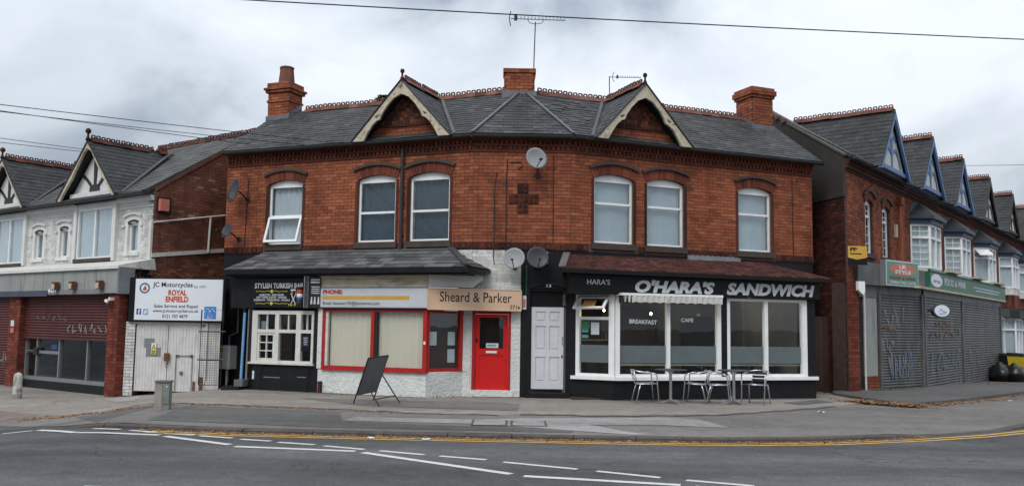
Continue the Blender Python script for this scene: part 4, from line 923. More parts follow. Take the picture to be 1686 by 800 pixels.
cs = MB().box(GL, -6.5, -6.44, -.06, .01, .75, 1.42).box(GL, -6.04, -5.98, -.06, .01, .75, 1.42).box(GL, -6.44, -6.04, -.06, .009, 1.36, 1.42).box(GL, -6.44, -6.04, -.06, .009, .75, .80).build('casement', 'old_white', win)
for z in (.98, 1.18): box('glazing_bar', GL, -6.44, -6.04, -.05, .0, z-.012, z+.012, 'old_white', win)
box('glazing_bar', GL, -6.25, -6.225, -.05, .002, .80, 1.36, 'old_white', win)
box('card', GL, -6.46, -6.28, -.08, -.07, 1.52, 1.70, 'paper', win)
ps = box('price_poster', GL, -5.19, -4.95, .0, .02, 1.0, 1.40, 'black_gloss', win); box('poster_print', GL, -5.15, -5.0, .021, .023, 1.12, 1.34, 'navy_panel', win)
for a, b, z in ((-5.14, -5.02, 1.30), (-5.12, -5.04, 1.25), (-5.13, -5.03, 1.2), (-5.11, -5.05, 1.15)): box('print_line', GL, a, b, .024, .026, z, z+.012, 'ink_grey', win)
rb = MB().box(GL, -6.8, -4.8, -1.9, -1.85, -.2, 2.0).box(GL, -6.8, -4.8, -1.9, -.2, 2.0, 2.04).box(GL, -6.8, -4.8, -1.9, -.2, .1, .14).box(GL, -4.80, -4.75, -1.9, -.1, .14, 2.0).build('barber_room', 'room_dark', win)
# loose security panel hooked in front of the riser
fr = MB().tube([GL.pt(-6.35, .06, -.12), GL.pt(-6.33, .05, .64), GL.pt(-4.98, .05, .66), GL.pt(-5.0, .07, -.08)], .014, 6).tube([GL.pt(-6.35, .06, -.10), GL.pt(-5.0, .07, -.06)], .014, 6).build('riser_frame', 'plastic_black', B)
for a, b, z in ((-6.28, -5.8, .33), (-5.3, -5.02, .36)): box('chipped_paint', GL, a, b, .0, .004, z, z+.02, 'grey_paint', B)
box('chipped_paint', GL, -6.62, -6.56, .0, .004, .28, .48, 'ink_grey', B)
# recessed doorway with a blue pipe, steps and meter cupboard
box('recess_wall', FL, -7.35, -6.72, -.1, .02, -.4, 2.9, 'black_gloss', B)
MB().tube([GL.pt(-6.97, -.02, .22), GL.pt(-6.93, -.02, 1.9)], .035, 10).build('blue_post', 'ink_sky', B)
MB().tube([GL.pt(-6.86, -.08, .2), GL.pt(-6.84, -.08, 2.0)], .03, 8).build('downpipe', 'grey_paint', B)
box('step', GL, -7.3, -6.78, -.6, .30, -.3, .10, 'black_paint', B); box('step', GL, -7.02, -6.76, -.6, .18, .10, .26, 'grey_box', B)
MB().tube([FL.pt(-7.62, .08, .1), FL.pt(-7.62, .08, 2.75)], .05, 8).build('downpipe', 'gutter', B)
box('wall_vent', FL, -7.95, -7.72, .0, .06, 2.5, 2.8, 'grey_paint', B)
MB().tube([FL.pt(-8.1, .05, .1), FL.pt(-8.1, .05, 1.3), FL.pt(-7.85, .05, 1.4), FL.pt(-7.85, .05, 3.0)], .025, 6).build('conduit', 'grey_paint', B)
mc = box('meter_cupboard', FL, -8.28, -7.88, .0, .28, .45, 1.05, 'facade_white', B)
box('meter_label', FL, -8.2, -8.1, .28, .286, .9, 1.0, 'yellow_plastic', mc)
MB().tube([FL.pt(-8.1, .1, .46), FL.pt(-8.1, .1, -.25)], .03, 8).build('pipe', 'upvc', B)
box('vent_post', GL, -4.66, -4.58, .0, .08, -.1, .30, 'brick_dark', B)
box('soffit_light', GL, -6.1, -5.85, .0, .1, 2.80, 2.84, 'grey_box', B)

# ------------------------------------------------------------------ ground floor, right: the cafe
KL = 5.20
box('riser', FK, -.05, 5.30, -.3, .0, -.25, .47, 'black_paint', B)
FKC = frame2(FC.pt(1.12, .03, 0), FK.pt(-.02, 0, 0)); LKC = (FK.pt(-.02, 0, 0)-FC.pt(1.12, .03, 0)).length
box('riser', FKC, .0, LKC, -.2, .0, -.25, .47, 'black_paint', B)
MB().box(FK, -.02, 5.32, -.2, .09, .47, .55).build('window_sill', 'upvc', B)
MB().box(FKC, .1, LKC+.05, -.15, .085, .472, .548).build('window_sill', 'upvc', B)
w = MB()
for a, b in ((0, .10), (1.29, 1.37), (2.60, 2.70), (2.86, 2.94), (3.88, 3.97), (4.93, 5.06)): w.box(FK, a, b, -.10, .02, .55, 2.40)
for a, b in ((.10, 1.29), (1.37, 2.60), (2.94, 3.88), (3.97, 4.93)): w.box(FK, a, b, -.10, .018, .55, .61).box(FK, a, b, -.10, .018, 2.34, 2.40)
win = w.build('cafe_window', 'upvc', B)
for i, (a, b) in enumerate(((.10, 1.29), (1.37, 2.60), (2.94, 3.88), (3.97, 4.93))):
    box('pane', FK, a, b, -.05, -.044, .61, 2.34, 'glass', win)
    box('frosted_band', FK, a, b, -.060, -.054, .86, 1.26, 'frost', win)
    box('window_ledge', FK, a, b, -.40, -.10, .80, .83, 'cream_board', win)
box('black_post', FK, 2.70, 2.86, -.2, .015, .55, 2.42, 'black_paint', B); box('black_post', FK, 5.06, 5.30, -.4, .015, .47, 2.42, 'black_paint', B)
text("BREAKFAST", FK, .36, 1.06, 1.77, 1.87, -.042, 'ink_white', win, 0., .02, -.02); text("CAFE", FK, 1.68, 2.0, 1.82, 1.91, -.042, 'ink_white', win, 0., .02)
w = MB()
for a, b in ((.20, .29), (LKC-.14, LKC-.01)): w.box(FKC, a, b, -.10, .02, .55, 2.42)
w.box(FKC, .29, LKC-.14, -.1, .018, .55, .61).box(FKC, .29, LKC-.14, -.1, .018, 1.84, 1.91).box(FKC, .29, LKC-.14, -.1, .018, 2.36, 2.42)
win2 = w.build('cafe_window', 'upvc', B)
box('black_post', FKC, .0, .20, -.15, .012, .47, 2.45, 'black_paint', B)
box('pane', FKC, .29, LKC-.14, -.05, -.044, .61, 1.84, 'glass', win2); box('frosted_band', FKC, .29, LKC-.14, -.06, -.054, .86, 1.26, 'frost', win2)
MB().lathe(FKC.pt(.42, -.042, 1.70), [(.11, 0), (.11, .004), (0, .005)], 16, FKC.pt(0, 1, 0)-FKC.pt(0, 0, 0)).build('round_sticker', 'green_print', win2)
for z in (1.42, 1.55): box('sticker', FKC, .33, .49, -.042, -.038, z, z+.07, 'teal_print', win2)
box('notice', FKC, .56, .76, -.042, -.038, 1.5, 1.78, 'paper', win2)
# hopper pushed open
an = radians(52); L = .46
def TH(dd, t): return (.02+dd*sin(an)+t*cos(an), 2.36-dd*cos(an)+t*sin(an))
mm = MB()
def hb(m, a0, a1, d0, d1, t0=0, t1=.04):
    c = [TH(d0, t0), TH(d1, t0), TH(d1, t1), TH(d0, t1)]; m.hexa([FKC.pt(a0, *p) for p in c]+[FKC.pt(a1, *p) for p in c])
a0, a1 = .27, LKC-.12
hb(mm, a0, a1, 0, .06); hb(mm, a0, a1, L-.06, L); hb(mm, a0, a0+.06, .06, L-.06); hb(mm, a1-.06, a1, .06, L-.06)
hp = mm.build('open_hopper', 'upvc', win2); mm = MB(); hb(mm, a0+.06, a1-.06, .06, L-.06, .015, .021); mm.build('pane', 'glass_dark', win2)
mm = MB(); hb(mm, a0+.20, a1-.26, .16, L-.10, .024, .027); mm.build('orange_poster', 'orange_print', win2)
# room behind the glass
rm = MB(); rm.box(FK, -.6, 5.25, -4.3, -4.2, 0, 2.7).box(FK, -.9, 5.25, -4.2, -.12, 2.56, 2.62).box(FK, 5.16, 5.25, -4.2, -.12, 0, 2.56).box(FK, -.95, -.86, -4.2, -.9, 0, 2.56)
room = rm.build('cafe_room', 'room_grey', B)
box('cafe_floor', FK, -.9, 5.2, -4.2, -.25, -.02, .06, 'room_brown', room); box('counter', FK, .2, 2.6, -2.9, -2.3, .06, 1.15, 'room_brown', room)
box('dark_panel', FK, 3.0, 3.9, -2.6, -2.5, .06, 2.0, 'room_dark', room); box('dark_panel', FK, 1.4, 2.45, -3.4, -3.3, .06, 2.2, 'room_brown', room); box('white_pillar', FK, 4.42, 4.52, -2.0, -1.9, .06, 2.56, 'room_grey', room)
box('dark_panel', FK, .0, 1.3, -4.1, -4.0, .06, 2.4, 'room_dark', room)
for k, (a, o, z) in enumerate(((.42, -1.0, 2.02), (1.50, -1.3, 2.02), (.62, -2.2, 2.1), (.9, -1.9, 2.12))):
    lp = thing('pendant_bulb', FK.pt(a, o, z), ('warm bulb glowing above the word BREAKFAST in the cafe', 'warm bulb glowing beside the cafe window mullion left of CAFE', 'faint bulb deeper in the cafe left of centre', 'faint bulb deep in the cafe behind the BREAKFAST pane')[k], 'light bulb', 'bulbs in the cafe')
    MB().lathe(FK.pt(a, o, z), [(0, -.03), (.022, -.02), (.028, 0), (.02, .02), (.012, .04)], 8).build('bulb', 'lamp_warm', lp, True)
    ld = bpy.data.lights.new('bulb_light', 'POINT'); ld.energy = 5; ld.color = (1, .78, .5); ld.shadow_soft_size = .05; lo_ = bpy.data.objects.new('bulb_light', ld); COL.objects.link(lo_); lo_.parent = lp; lo_.location = (0, 0, -.08)
    MB().tube([FK.pt(a, o, z+.04), FK.pt(a, o, 2.56)], .006, 5).build('flex', 'cable', lp)
for k, (a, o) in enumerate(((4.2, -1.2), (4.4, -2.6))):
    lp = thing('ceiling_light', FK.pt(a, o, 2.54), ('nearer flush ceiling light in the right cafe window', 'farther flush ceiling light in the right cafe window')[k], 'light', 'ceiling lights in the cafe')
    MB().lathe(FK.pt(a, o, 2.525), [(0, 0), (.05, .004), (.05, .03)], 10).build('diffuser', 'lamp_warm', lp)
    ld = bpy.data.lights.new('ceiling_glow', 'POINT'); ld.energy = 6; ld.color = (1, .9, .75); ld.shadow_soft_size = .05; lo_ = bpy.data.objects.new('ceiling_glow', ld); COL.objects.link(lo_); lo_.parent = lp; lo_.location = (0, 0, -.12)
    MB().lathe(FK.pt(a, o, 2.53), [(.052, 0), (.07, 0), (.07, .03), (.052, .03)], 10).build('rim', 'upvc', lp)
for k in range(3): box('picture', FK, 3.05+.75*k, 3.5+.75*k, -4.18, -4.14, 1.3, 1.85, ('frost', 'cream_board', 'room_brown')[k], room)
box('menu_board', FK, .35, 1.9, -4.18, -4.13, 1.5, 2.1, 'blackboard', room); box('shelf', FK, .2, 2.4, -4.15, -3.95, 1.3, 1.34, 'timber', room)
for k in range(9): MB().lathe(FK.pt(.35+.22*k, -4.05, 1.34), [(.035, 0), (.035, .12), (.015, .16), (.015, .2)], 8).build('bottle', ('frost', 'room_brown', 'cream_board')[k % 3], room)
for k, (a, o) in enumerate(((.7, -1.1), (2.0, -1.3), (3.4, -1.2), (4.4, -1.4))):
    MB().lathe(FK.pt(a, o, .06), [(.2, 0), (.03, .03), (.03, .70), (.32, .72), (.32, .75), (0, .752)], 14).build('inside_table', 'room_brown', room)
    for sg in (-1, 1): MB().box(FK, a+sg*.45-.18, a+sg*.45+.18, o-.18, o+.18, .45, .50).box(FK, a+sg*.62-.02, a+sg*.62+.02, o-.18, o+.18, .5, .92).box(FK, a+sg*.45-.15, a+sg*.45-.12, o-.15, o-.12, .06, .45).box(FK, a+sg*.45+.12, a+sg*.45+.15, o+.12, o+.15, .06, .45).build('inside_chair', 'seat_dark', room)
box('inner_door_frame', FK, 4.30, 4.38, -4.19, -4.1, .06, 2.1, 'upvc', room); box('inner_door_frame', FK, 4.98, 5.06, -4.19, -4.1, .06, 2.1, 'upvc', room)
# grime where the walls meet the ground
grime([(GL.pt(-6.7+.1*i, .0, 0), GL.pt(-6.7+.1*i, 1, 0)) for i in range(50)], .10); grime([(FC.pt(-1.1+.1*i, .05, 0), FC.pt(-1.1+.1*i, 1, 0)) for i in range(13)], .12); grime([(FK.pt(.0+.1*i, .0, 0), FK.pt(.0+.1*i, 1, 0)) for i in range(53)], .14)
# black fascia and pent roof of small tiles
fas = MB().box(FK, -1.20, 5.36, -.05, .14, 2.42, 2.90).build('fascia', 'black_gloss', B)
MB().plan([FK.pt(-1.18, .05, 0)[:2], FK.pt(5.3, .05, 0)[:2], FK.pt(5.3, -.25, 0)[:2], FK.pt(0.2, -.25, 0)[:2], FC.pt(1.12, -.03, 0)[:2], FC.pt(.98, .02, 0)[:2]], 2.42, 2.46).build('fascia_soffit', 'black_paint', B)
ez0, ez1, eo = 2.97, 2.93, .30
ea, eb = FK.pt(-1.42, eo, ez0), FK.pt(5.52, eo, ez1); ta, tb = FR.pt(W-.10, .02, 3.36), FR.pt(6.75, .02, 3.40)
low = Vector((0, 0, -.06)); cp = MB().hexa([ea, eb, tb, ta, ea+low, eb+low, tb+low*2, ta+low*2]).build('pent_roof', 'slate_dark', B)
m = MB(); rows = 11; cols = 46
for r in range(rows):
    f0, f1 = r/rows, (r+1)/rows; A0, B0, A1, B1 = ea.lerp(ta, f0), eb.lerp(tb, f0), ea.lerp(ta, f1), eb.lerp(tb, f1)
    for c in range(-1, cols):
        g0, g1 = max(0, (c+(.5 if r % 2 else 0))/cols+.0008), min(1, (c+1+(.5 if r % 2 else 0))/cols-.0008)
        if g1-g0 < .003: continue
        h = random.uniform(.022, .036); q = [A0.lerp(B0, g0)+Vector((0, -.012, h)), A0.lerp(B0, g1)+Vector((0, -.012, h)), A1.lerp(B1, g1)+Vector((0, 0, .012)), A1.lerp(B1, g0)+Vector((0, 0, .012))]
        m.add(q+[q[0]-Vector((0, 0, h+.01)), q[1]-Vector((0, 0, h+.01))], [(0, 1, 2, 3), (4, 5, 1, 0), (0, 3, 4), (1, 5, 2)])
m.build('roof_tiles', 'roof_tile', cp, kind='stuff')
MB().add([ea, ta, FC.pt(.98, .02, 2.97), ea+low, ta+low, FC.pt(.98, .02, 2.91)], [(0, 1, 2), (5, 4, 3), (0, 2, 5, 3)]).build('roof_end', 'slate_low', cp)
ribbon(ea+Vector((.0, 0, .02)), ta+Vector((.0, 0, .03)), .16, cp, 'slate_low')
MB().hexa([FR.pt(4.42, .12, 3.33), FR.pt(6.02, .12, 3.33), FR.pt(6.02, .03, 3.52), FR.pt(4.42, .03, 3.52), FR.pt(4.42, .0, 3.3), FR.pt(6.02, .0, 3.3), FR.pt(6.02, .0, 3.52), FR.pt(4.42, .0, 3.52)]).build('lead_apron', 'lead', cp)
MB().hexa([ea+Vector((0, -.0, -.02)), eb+Vector((0, 0, -.02)), eb+Vector((0, -.09, -.02)), ea+Vector((0, -.09, -.02)), ea+Vector((0, 0, -.10)), eb+Vector((0, 0, -.10)), eb+Vector((0, -.09, -.10)), ea+Vector((0, -.09, -.10))]).build('gutter', 'black_gloss', B)
t = text("HARA'S", FK, -.76, -.20, 2.63, 2.75, .143, 'ink_grey', fas, 0., .01); text("O'HARA'S", FK, .42, 2.46, 2.475, 2.77, .142, 'ink_grey', fas, .22, .05, 0, 'lettering', .012); text("SANDWICH", FK, 2.78, 5.20, 2.475, 2.765, .142, 'ink_grey', fas, .22, .05, 0, 'lettering', .012)
# retracted awning over the left panes
aw = thing('awning', FK.pt(1.3, .2, 2.3), 'white rolled awning with scalloped striped valance under the big cafe lettering', 'awning')
MB().box(FK, .02, 2.60, .14, .30, 2.40, 2.455).build('cassette', 'upvc', aw)
m = MB(); n = 52; vs = []
for i in range(n+1):
    x = .04+2.54*i/n; o = .285+.012*sin(i*2.2); zb = 2.235+.022*abs(sin(i/n*pi*11)) ; vs += [FK.pt(x, o, zb), FK.pt(x, o+.01, 2.40)]
m.add(vs, [(2*i, 2*i+2, 2*i+3, 2*i+1) for i in range(n) if i > 5 or i % 2]); m.build('valance', 'old_white', aw)
for a in (.02, 2.54): box('bracket', FK, a, a+.05, .142, .27, 2.22 if a < 1 else 2.32, 2.40, 'upvc' if a > 1 else 'plastic_black', aw)

# ------------------------------------------------------------------ signs on the main building
s = box('barber_sign', GL, -6.70, -4.98, .0, .10, 2.03, 2.73, 'black_gloss'); tag(s, 'black barber shop sign with silver STYLISH TURKISH BAR lettering and yellow scrolls', 'sign')
text("STYLISH TURKISH BAR", GL, -6.57, -5.14, 2.50, 2.63, .102, 'ink_grey', s, 0., .03)
text("HAIRCUTS - SKIN FADES", GL, -6.42, -5.70, 2.315, 2.365, .102, 'ink_grey', s, 0., .02); text("HOT TOWEL SHAVES - WAXING", GL, -6.50, -5.62, 2.255, 2.305, .102, 'ink_grey', s, 0., .02)
text("EYEBROWS - THREADING - FACIALS", GL, -6.58, -5.52, 2.19, 2.24, .102, 'ink_grey', s, 0., .02); text("Tel: 0775", GL, -5.58, -5.2, 2.075, 2.125, .102, 'ink_yellow', s, 0., .02)
for zc in (2.425, 2.13):
    m = MB()
    for sg in (-1, 1): m.tube([GL.pt(-6.06+sg*x, .104, zc+dz) for x, dz in ((.04, .0), (.12, .012), (.22, -.012), (.34, .004), (.44, -.008), (.47, .01), (.44, .016))], .007, 4)
    m.lathe(GL.pt(-6.06, .10, zc), [(.045, 0), (.02, .008), (0, .012)], 6, GL.pt(0, 1, 0)-GL.pt(0, 0, 0)); m.build('scroll', 'ink_yellow', s)
m = MB().tube([GL.pt(-5.48, .106, 2.12), GL.pt(-5.37, .106, 2.31), GL.pt(-5.35, .106, 2.36)], .011, 5).tube([GL.pt(-5.35, .106, 2.12), GL.pt(-5.45, .106, 2.30), GL.pt(-5.47, .106, 2.36)], .011, 5).tube([GL.pt(-5.47+.03*cos(k), .106, 2.38+.03*sin(k)) for k in range(7)], .006, 4).tube([GL.pt(-5.33+.03*cos(k), .106, 2.38+.03*sin(k)) for k in range(7)], .006, 4)
m.build('scissors', 'ink_white', s); box('comb', GL, -5.5, -5.36, .10, .106, 2.44, 2.475, 'ink_white', s)
ax = GL.pt(0, 1, 0)-GL.pt(0, 0, 0)
lp = thing('barber_pole', GL.pt(-5.12, .22, 2.05), 'striped red white and blue barber pole lamp in front of the black sign', 'barber pole')
c = GL.pt(-5.12, .26, 0)
for nm, z0, z1, r, mt in (('cap', 2.47, 2.53, .10, 'plastic_black'), ('red_band', 2.36, 2.47, .075, 'ink_orange'), ('white_band', 2.27, 2.36, .075, 'ink_white'), ('blue_band', 2.19, 2.27, .075, 'ink_blue'), ('base', 2.06, 2.19, .085, 'plastic_black')):
    MB().lathe((c.x, c.y, z0), [(r*.9, 0), (r, .012), (r, z1-z0-.012), (r*.9, z1-z0)], 14).build(nm, mt, lp, True)
box('arm', GL, -5.14, -5.10, .10, .20, 2.48, 2.51, 'plastic_black', lp)
# projecting sign, its lettered face turned to the street
FP_ = Frame(*GL.pt(-5.03, .05, 0)[:2], GL.a+.28)
s = box('projecting_sign', FP_, .0, .35, -.02, .16, 2.03, 2.78, 'plastic_black'); tag(s, 'narrow upright black price board beside the barber pole', 'sign')
box('edge_panel', Frame(*FP_.pt(0, .165, 0)[:2], FP_.a-pi/2), -.0, .15, -.01, .004, 2.04, 2.77, 'alu_frame', s); box('edge_strip', FP_, -.06, .06, .162, .168, 2.03, 2.78, 'alu_frame', s)
for k, z in enumerate((2.68, 2.62, 2.52, 2.47, 2.42, 2.37)): box('print_line', FP_, .13-.02*(k < 2), .33, .162, .165, z, z+(.04 if k < 2 else .02), 'ink_grey', s)
for x in (.14, .22, .31): m = MB().lathe(FP_.pt(x, .163, 2.27), [(.02, 0), (0, .006)], 8, FP_.pt(0, 1, 0)-FP_.pt(0, 0, 0)).poly(FP_, [(x-.025, 2.12), (x+.025, 2.12), (x+.015, 2.25), (x-.015, 2.25)], .161, .165); m.build('figure_print', 'ink_grey', s)
s = box('estate_sign', GL, -4.66, -1.80, .03, .09, 2.06, 2.50, 'sign_pale'); tag(s, 'pale grey fascia sign reading PHONE with a mustard stripe', 'sign')
text("PHONE:", GL, -4.58, -4.04, 2.36, 2.465, .096, 'ink_red', s, 0., .045); box('stripe', GL, -4.60, -2.25, .09, .094, 2.235, 2.32, 'sign_yellow', s)
text("Email: hewater103@btinternet.com", GL, -4.57, -3.03, 2.085, 2.19, .096, 'ink', s)
m = MB().box(GL, -4.68, -1.80, .03, .10, 2.04, 2.06).box(GL, -4.68, -1.80, .03, .10, 2.50, 2.52).box(GL, -4.68, -4.66, .03, .10, 2.06, 2.50).build('edge_trim', 'alu_frame', s)
FT_ = frame2(GL.pt(-1.785, .075, 0), FC.pt(.01, .17, 0)); LT_ = (FC.pt(.01, .17, 0)-GL.pt(-1.785, .075, 0)).length
s = box('office_sign', FT_, .0, LT_, -.06, .0, 2.03, 2.49, 'sign_tan'); tag(s, 'tan fascia sign reading Sheard & Parker over the red door', 'sign')
text("Sheard & Parker", FT_, LT_*.125, LT_*.895, 2.20, 2.43, .003, 'ink', s, 0., .004); text("371", FT_, LT_*.875, LT_*.95, 2.055, 2.15, .003, 'ink', s, 0., .01); box('sensor', FT_, LT_*.965, LT_*.98, .0, .01, 2.07, 2.12, 'plastic_black', s)
m = MB().box(FT_, -.0, LT_, -.07, .012, 2.01, 2.03).box(FT_, 0, LT_, -.07, .012, 2.49, 2.51).box(FT_, LT_-.015, LT_+.01, -.07, .013, 2.03, 2.49).box(FT_, -.02, .03, -.07, .011, 2.03, 2.49).build('edge_trim', 'sign_tan', s)

# ------------------------------------------------------------------ left: white terrace with a shop, and the garage gate
LU = Frame(*LT.pt(0, -.9, 0)[:2], LT.a); LZE = 5.12
def left_house(name, label, s0, s1, bay, smalls, gc, end):
    H = thing(name, LU.pt((s0+s1)/2, -1, -.3), label, 'house')
    ops = [(a, b, z0, z1) for a, b, z0, z1 in [bay]+smalls]
    wall = wall_cells(LU, s0, s1, 2.9, LZE-.02, ops, -.25, 0).build('wall', 'facade_white', H)
    m = MB()
    for a, b, za, zb, w in lay_bricks(s0+.02, s1, 3.05, 4.70, [(o[0]-.14, o[1]+.14, o[2]-.12, o[3]+.25) for o in ops]): m.brick(LU, a+.002, b-.002, -.005, .006, za+.002, zb-.002)
    m.build('painted_brickwork', 'white_brick', wall, kind='stuff')
    # string courses and cornice
    for z0, z1, o in ((4.72, 4.76, .03), (4.88, 4.94, .06), (4.94, 5.02, .10)):
        for a, b in ((s0, bay[0]-.2), (bay[1]+.2, s1)): box('cornice', LU, a, b, -.01, o, z0, z1, 'facade_white', wall)
    for k in range(2):
        a, b = ((bay[0]-.2, bay[0]-.03), (bay[1]+.03, bay[1]+.2))[k]; box('bay_pier', LU, a, b, 0, .10, 3.3, 4.98, 'facade_white', wall)
    # wide window
    a, b, z0, z1 = bay; w = MB().box(LU, a, b, -.02, .06, z0, z0+.05).box(LU, a, b, -.02, .06, z1-.05, z1).box(LU, a, a+.05, -.02, .059, z0+.05, z1-.05).box(LU, b-.05, b, -.02, .059, z0+.05, z1-.05).box(LU, (a+b)/2-.03, (a+b)/2+.03, -.02, .058, z0+.05, z1-.05).build('wide_window', 'upvc', H)
    for c, d in ((a+.05, (a+b)/2-.03), ((a+b)/2+.03, b-.05)): box('pane', LU, c, d, .015, .021, z0+.05, z1-.05, 'glass_sky', w); pleats(LU, c, d, z0+.04, z1-.04, -.03, .12, .012, 'curtain_sky_reflection', w, 'curtain')
    box('sill', LU, a-.06, b+.06, -.02, .13, z0-.10, z0-.003, 'sill_dark', w); box('backing', LU, a-.1, b+.1, -.5, -.45, z0-.1, z1+.1, 'room_dark', w)
    box('head_board', LU, a-.05, b+.05, -.02, .07, z1+.003, 4.98, 'facade_white', w)
    for a, b, z0, z1 in smalls:
        w = MB(); w.box(LU, a, a+.045, -.14, -.08, z0, z1).box(LU, b-.045, b, -.14, -.08, z0, z1).box(LU, a+.045, b-.045, -.14, -.081, z0, z0+.05).box(LU, a+.045, b-.045, -.14, -.081, z1-.06, z1)
        w = w.build('small_window', 'upvc', H); box('pane', LU, a+.045, b-.045, -.115, -.11, z0+.05, z1-.06, 'glass', w); pleats(LU, a+.02, b-.02, z0, z1, -.2, .08, .012, 'curtain', w, 'curtain'); box('backing', LU, a-.1, b+.1, -.5, -.45, z0-.1, z1+.1, 'room_dark', w)
        c = (a+b)/2; h = (b-a)/2; k = MB(); p = arc_pts(c, h+.16, z1+.16, .07, 8); q = arc_pts(c, h+.16, z1+.16, .07, 8, .045); k.poly(LU, p+q[::-1], 0, .06); k.build('hood_mould', 'facade_white', w)
        k = MB(); p = arc_pts(c, h, z1-.03, .05, 8); q = arc_pts(c, h, z1-.03, .05, 8, .07); k.poly(LU, p+q[::-1], -.08, .004); k.build('arch', 'sill_dark', w)
        box('sill', LU, a-.12, b+.12, -.1, .05, z0-.10, z0-.003, 'facade_white', w)
        for x in (a-.24, b+.12): box('label_stop', LU, x, x+.12, 0, .05, z1-.10, z1-.05, 'facade_white', w)
    # roof
    eo, ro, rz_ = .28, -3.2, 7.30; P0_ = LU.pt(0, eo, LZE); V = LU.pt(0, ro, rz_)-P0_; L = V.length; V.normalize(); U = LU.pt(1, 0, 0)-LU.pt(0, 0, 0); Nn = U.cross(V).normalized()
    e1 = s1+(.02 if end else 0)
    r = MB(); q = [P0_+U*s0, P0_+U*e1, P0_+U*e1+V*L, P0_+U*s0+V*L]; r.hexa(q+[p-Nn*.08 for p in q])
    q2 = [LU.pt(s0, ro, rz_), LU.pt(e1, ro, rz_), LU.pt(e1, ro-3.4, LZE), LU.pt(s0, ro-3.4, LZE)]; r.hexa(q2+[p-Vector((0, 0, .08)) for p in q2])
    roof = r.build('roof', 'slate_dark', H)
    m = MB()
    for q, d0, d1, wh in slates(P0_, U, V, L, lambda d: (s0, e1), .2, .28): slate_mesh(m, P0_, U, V, Nn, q, d0, d1)
    m.build('slates', 'slate_pale', roof, kind='stuff')
    ridge_line(LU.pt(e1, ro, rz_+.03), LU.pt(s0, ro, rz_+.03), roof, CREST_DARK)
    g = MB().tube([LU.pt(s0, eo+.05, LZE-.06), LU.pt(e1, eo+.05, LZE-.06)], .055, 8).build('gutter', 'gutter', H)
    box('eaves_board', LU, s0, e1, .0, eo, LZE-.09, LZE-.05, 'gutter', H)
    # gabled dormer with black and white timbering
    HW, AZ, OF = 1.52, 6.72, .46; out_ = LU.pt(0, 1, 0)-LU.pt(0, 0, 0); bo = -((AZ-LZE)/(rz_-LZE)*(eo-ro)-eo)
    gw = MB().poly(LU, [(gc-HW+.16, LZE-.0), (gc+HW-.16, LZE-.0), (gc, AZ-.2)], 0, .14).build('dormer_wall', 'facade_white', H)
    box('gable_sill', LU, gc-1.2, gc+1.2, .1, .24, LZE+.0, LZE+.16, 'facade_white', gw)
    k = MB().poly(LU, [(gc-.05, LZE+.35), (gc+.05, LZE+.35), (gc+.09, LZE+1.0), (gc+.05, LZE+1.1), (gc-.05, LZE+1.1), (gc-.09, LZE+1.0)], .14, .17)
    for sg in (-1, 1):
        p = [(gc+sg*(.2+.62*(t/6)), LZE+.30+.36*sin(t/6*1.5)) for t in range(7)]; q = [(a, b+.11) for a, b in p]; k.poly(LU, p+q[::-1], .14, .168)
    k.poly(LU, [(gc-.26, LZE+.16), (gc+.26, LZE+.16), (gc+.22, LZE+.38), (gc-.22, LZE+.38)], .14, .18); k.build('timbering', 'gutter', gw)
    r = MB(); sl = MB()
    for sg in (-1, 1):
        ft, ap = LU.pt(gc+sg*(HW+.05), OF, LZE-.02), LU.pt(gc, OF, AZ+.02); ab, fb = LU.pt(gc, bo-.1, AZ+.02), LU.pt(gc+sg*(HW+.05), eo-.1, LZE-.02)
        nn = (ap-ft).cross(-out_).normalized()*.05; nn = nn if nn.z > 0 else -nn; r.hexa([ft, ap, ab, fb, ft-nn, ap-nn, ab-nn, fb-nn])
        V2 = ap-ft; LV = V2.length; V2.normalize(); N2 = (-out_).cross(V2).normalized(); N2 = N2 if N2.z > 0 else -N2
        for q, d0, d1, wh in slates(ft, -out_, V2, LV, lambda d: (0, .16+(OF-bo)*d/LV), .17, .25): slate_mesh(sl, ft, -out_, V2, N2, q, d0, d1)
    dr = r.build('dormer_roof', 'slate_dark', H); sl.build('slates', 'slate_dark', dr, kind='stuff')
    ridge_line(LU.pt(gc, OF-.1, AZ+.05), LU.pt(gc, bo, AZ+.05), dr, CREST_DARK)
    for sg in (-1, 1):
        o_ = [(0, AZ), (1.56, LZE-.03), (1.40, LZE-.06), (1.15, LZE+.22), (.8, LZE+.55), (.5, LZE+.92), (.2, LZE+1.28), (0, AZ-.22)]
        MB().poly(LU, [(gc+sg*a, z) for a, z in o_], OF-.09, OF-.02).build('bargeboard', 'timber', H)
        ribbon(LU.pt(gc+sg*(HW+.1), eo-.02, LZE+.02), LU.pt(gc+sg*.1, bo+.2, AZ), .14, dr, 'lead_dark', name='valley_flashing', up=Nn)
    MB().lathe(LU.pt(gc, OF-.02, AZ), [(.07, 0), (.05, .08), (.03, .12), (.03, .2), (.075, .23), (.08, .29), (.05, .34), (0, .36)], 10).build('finial', 'brick_dark', dr, True)
    return H
HA = left_house('terraced_house', 'white fronted terraced house beside the garage gate with black and white gable', -4.62, .72, (-3.0, -1.15, 3.40, 4.84), [(-.47, .03, 3.52, 4.32), (-4.12, -3.65, 3.5, 4.34)], -2.02, True)
HB = left_house('terraced_house', 'white fronted terraced house cut by the left edge of the photo', -9.9, -4.62, (-8.05, -6.25, 3.39, 4.83), [(-5.62, -5.12, 3.5, 4.31)], -7.15, False)
for H in (HA, HB): H['group'] = 'white terraced houses on the left'
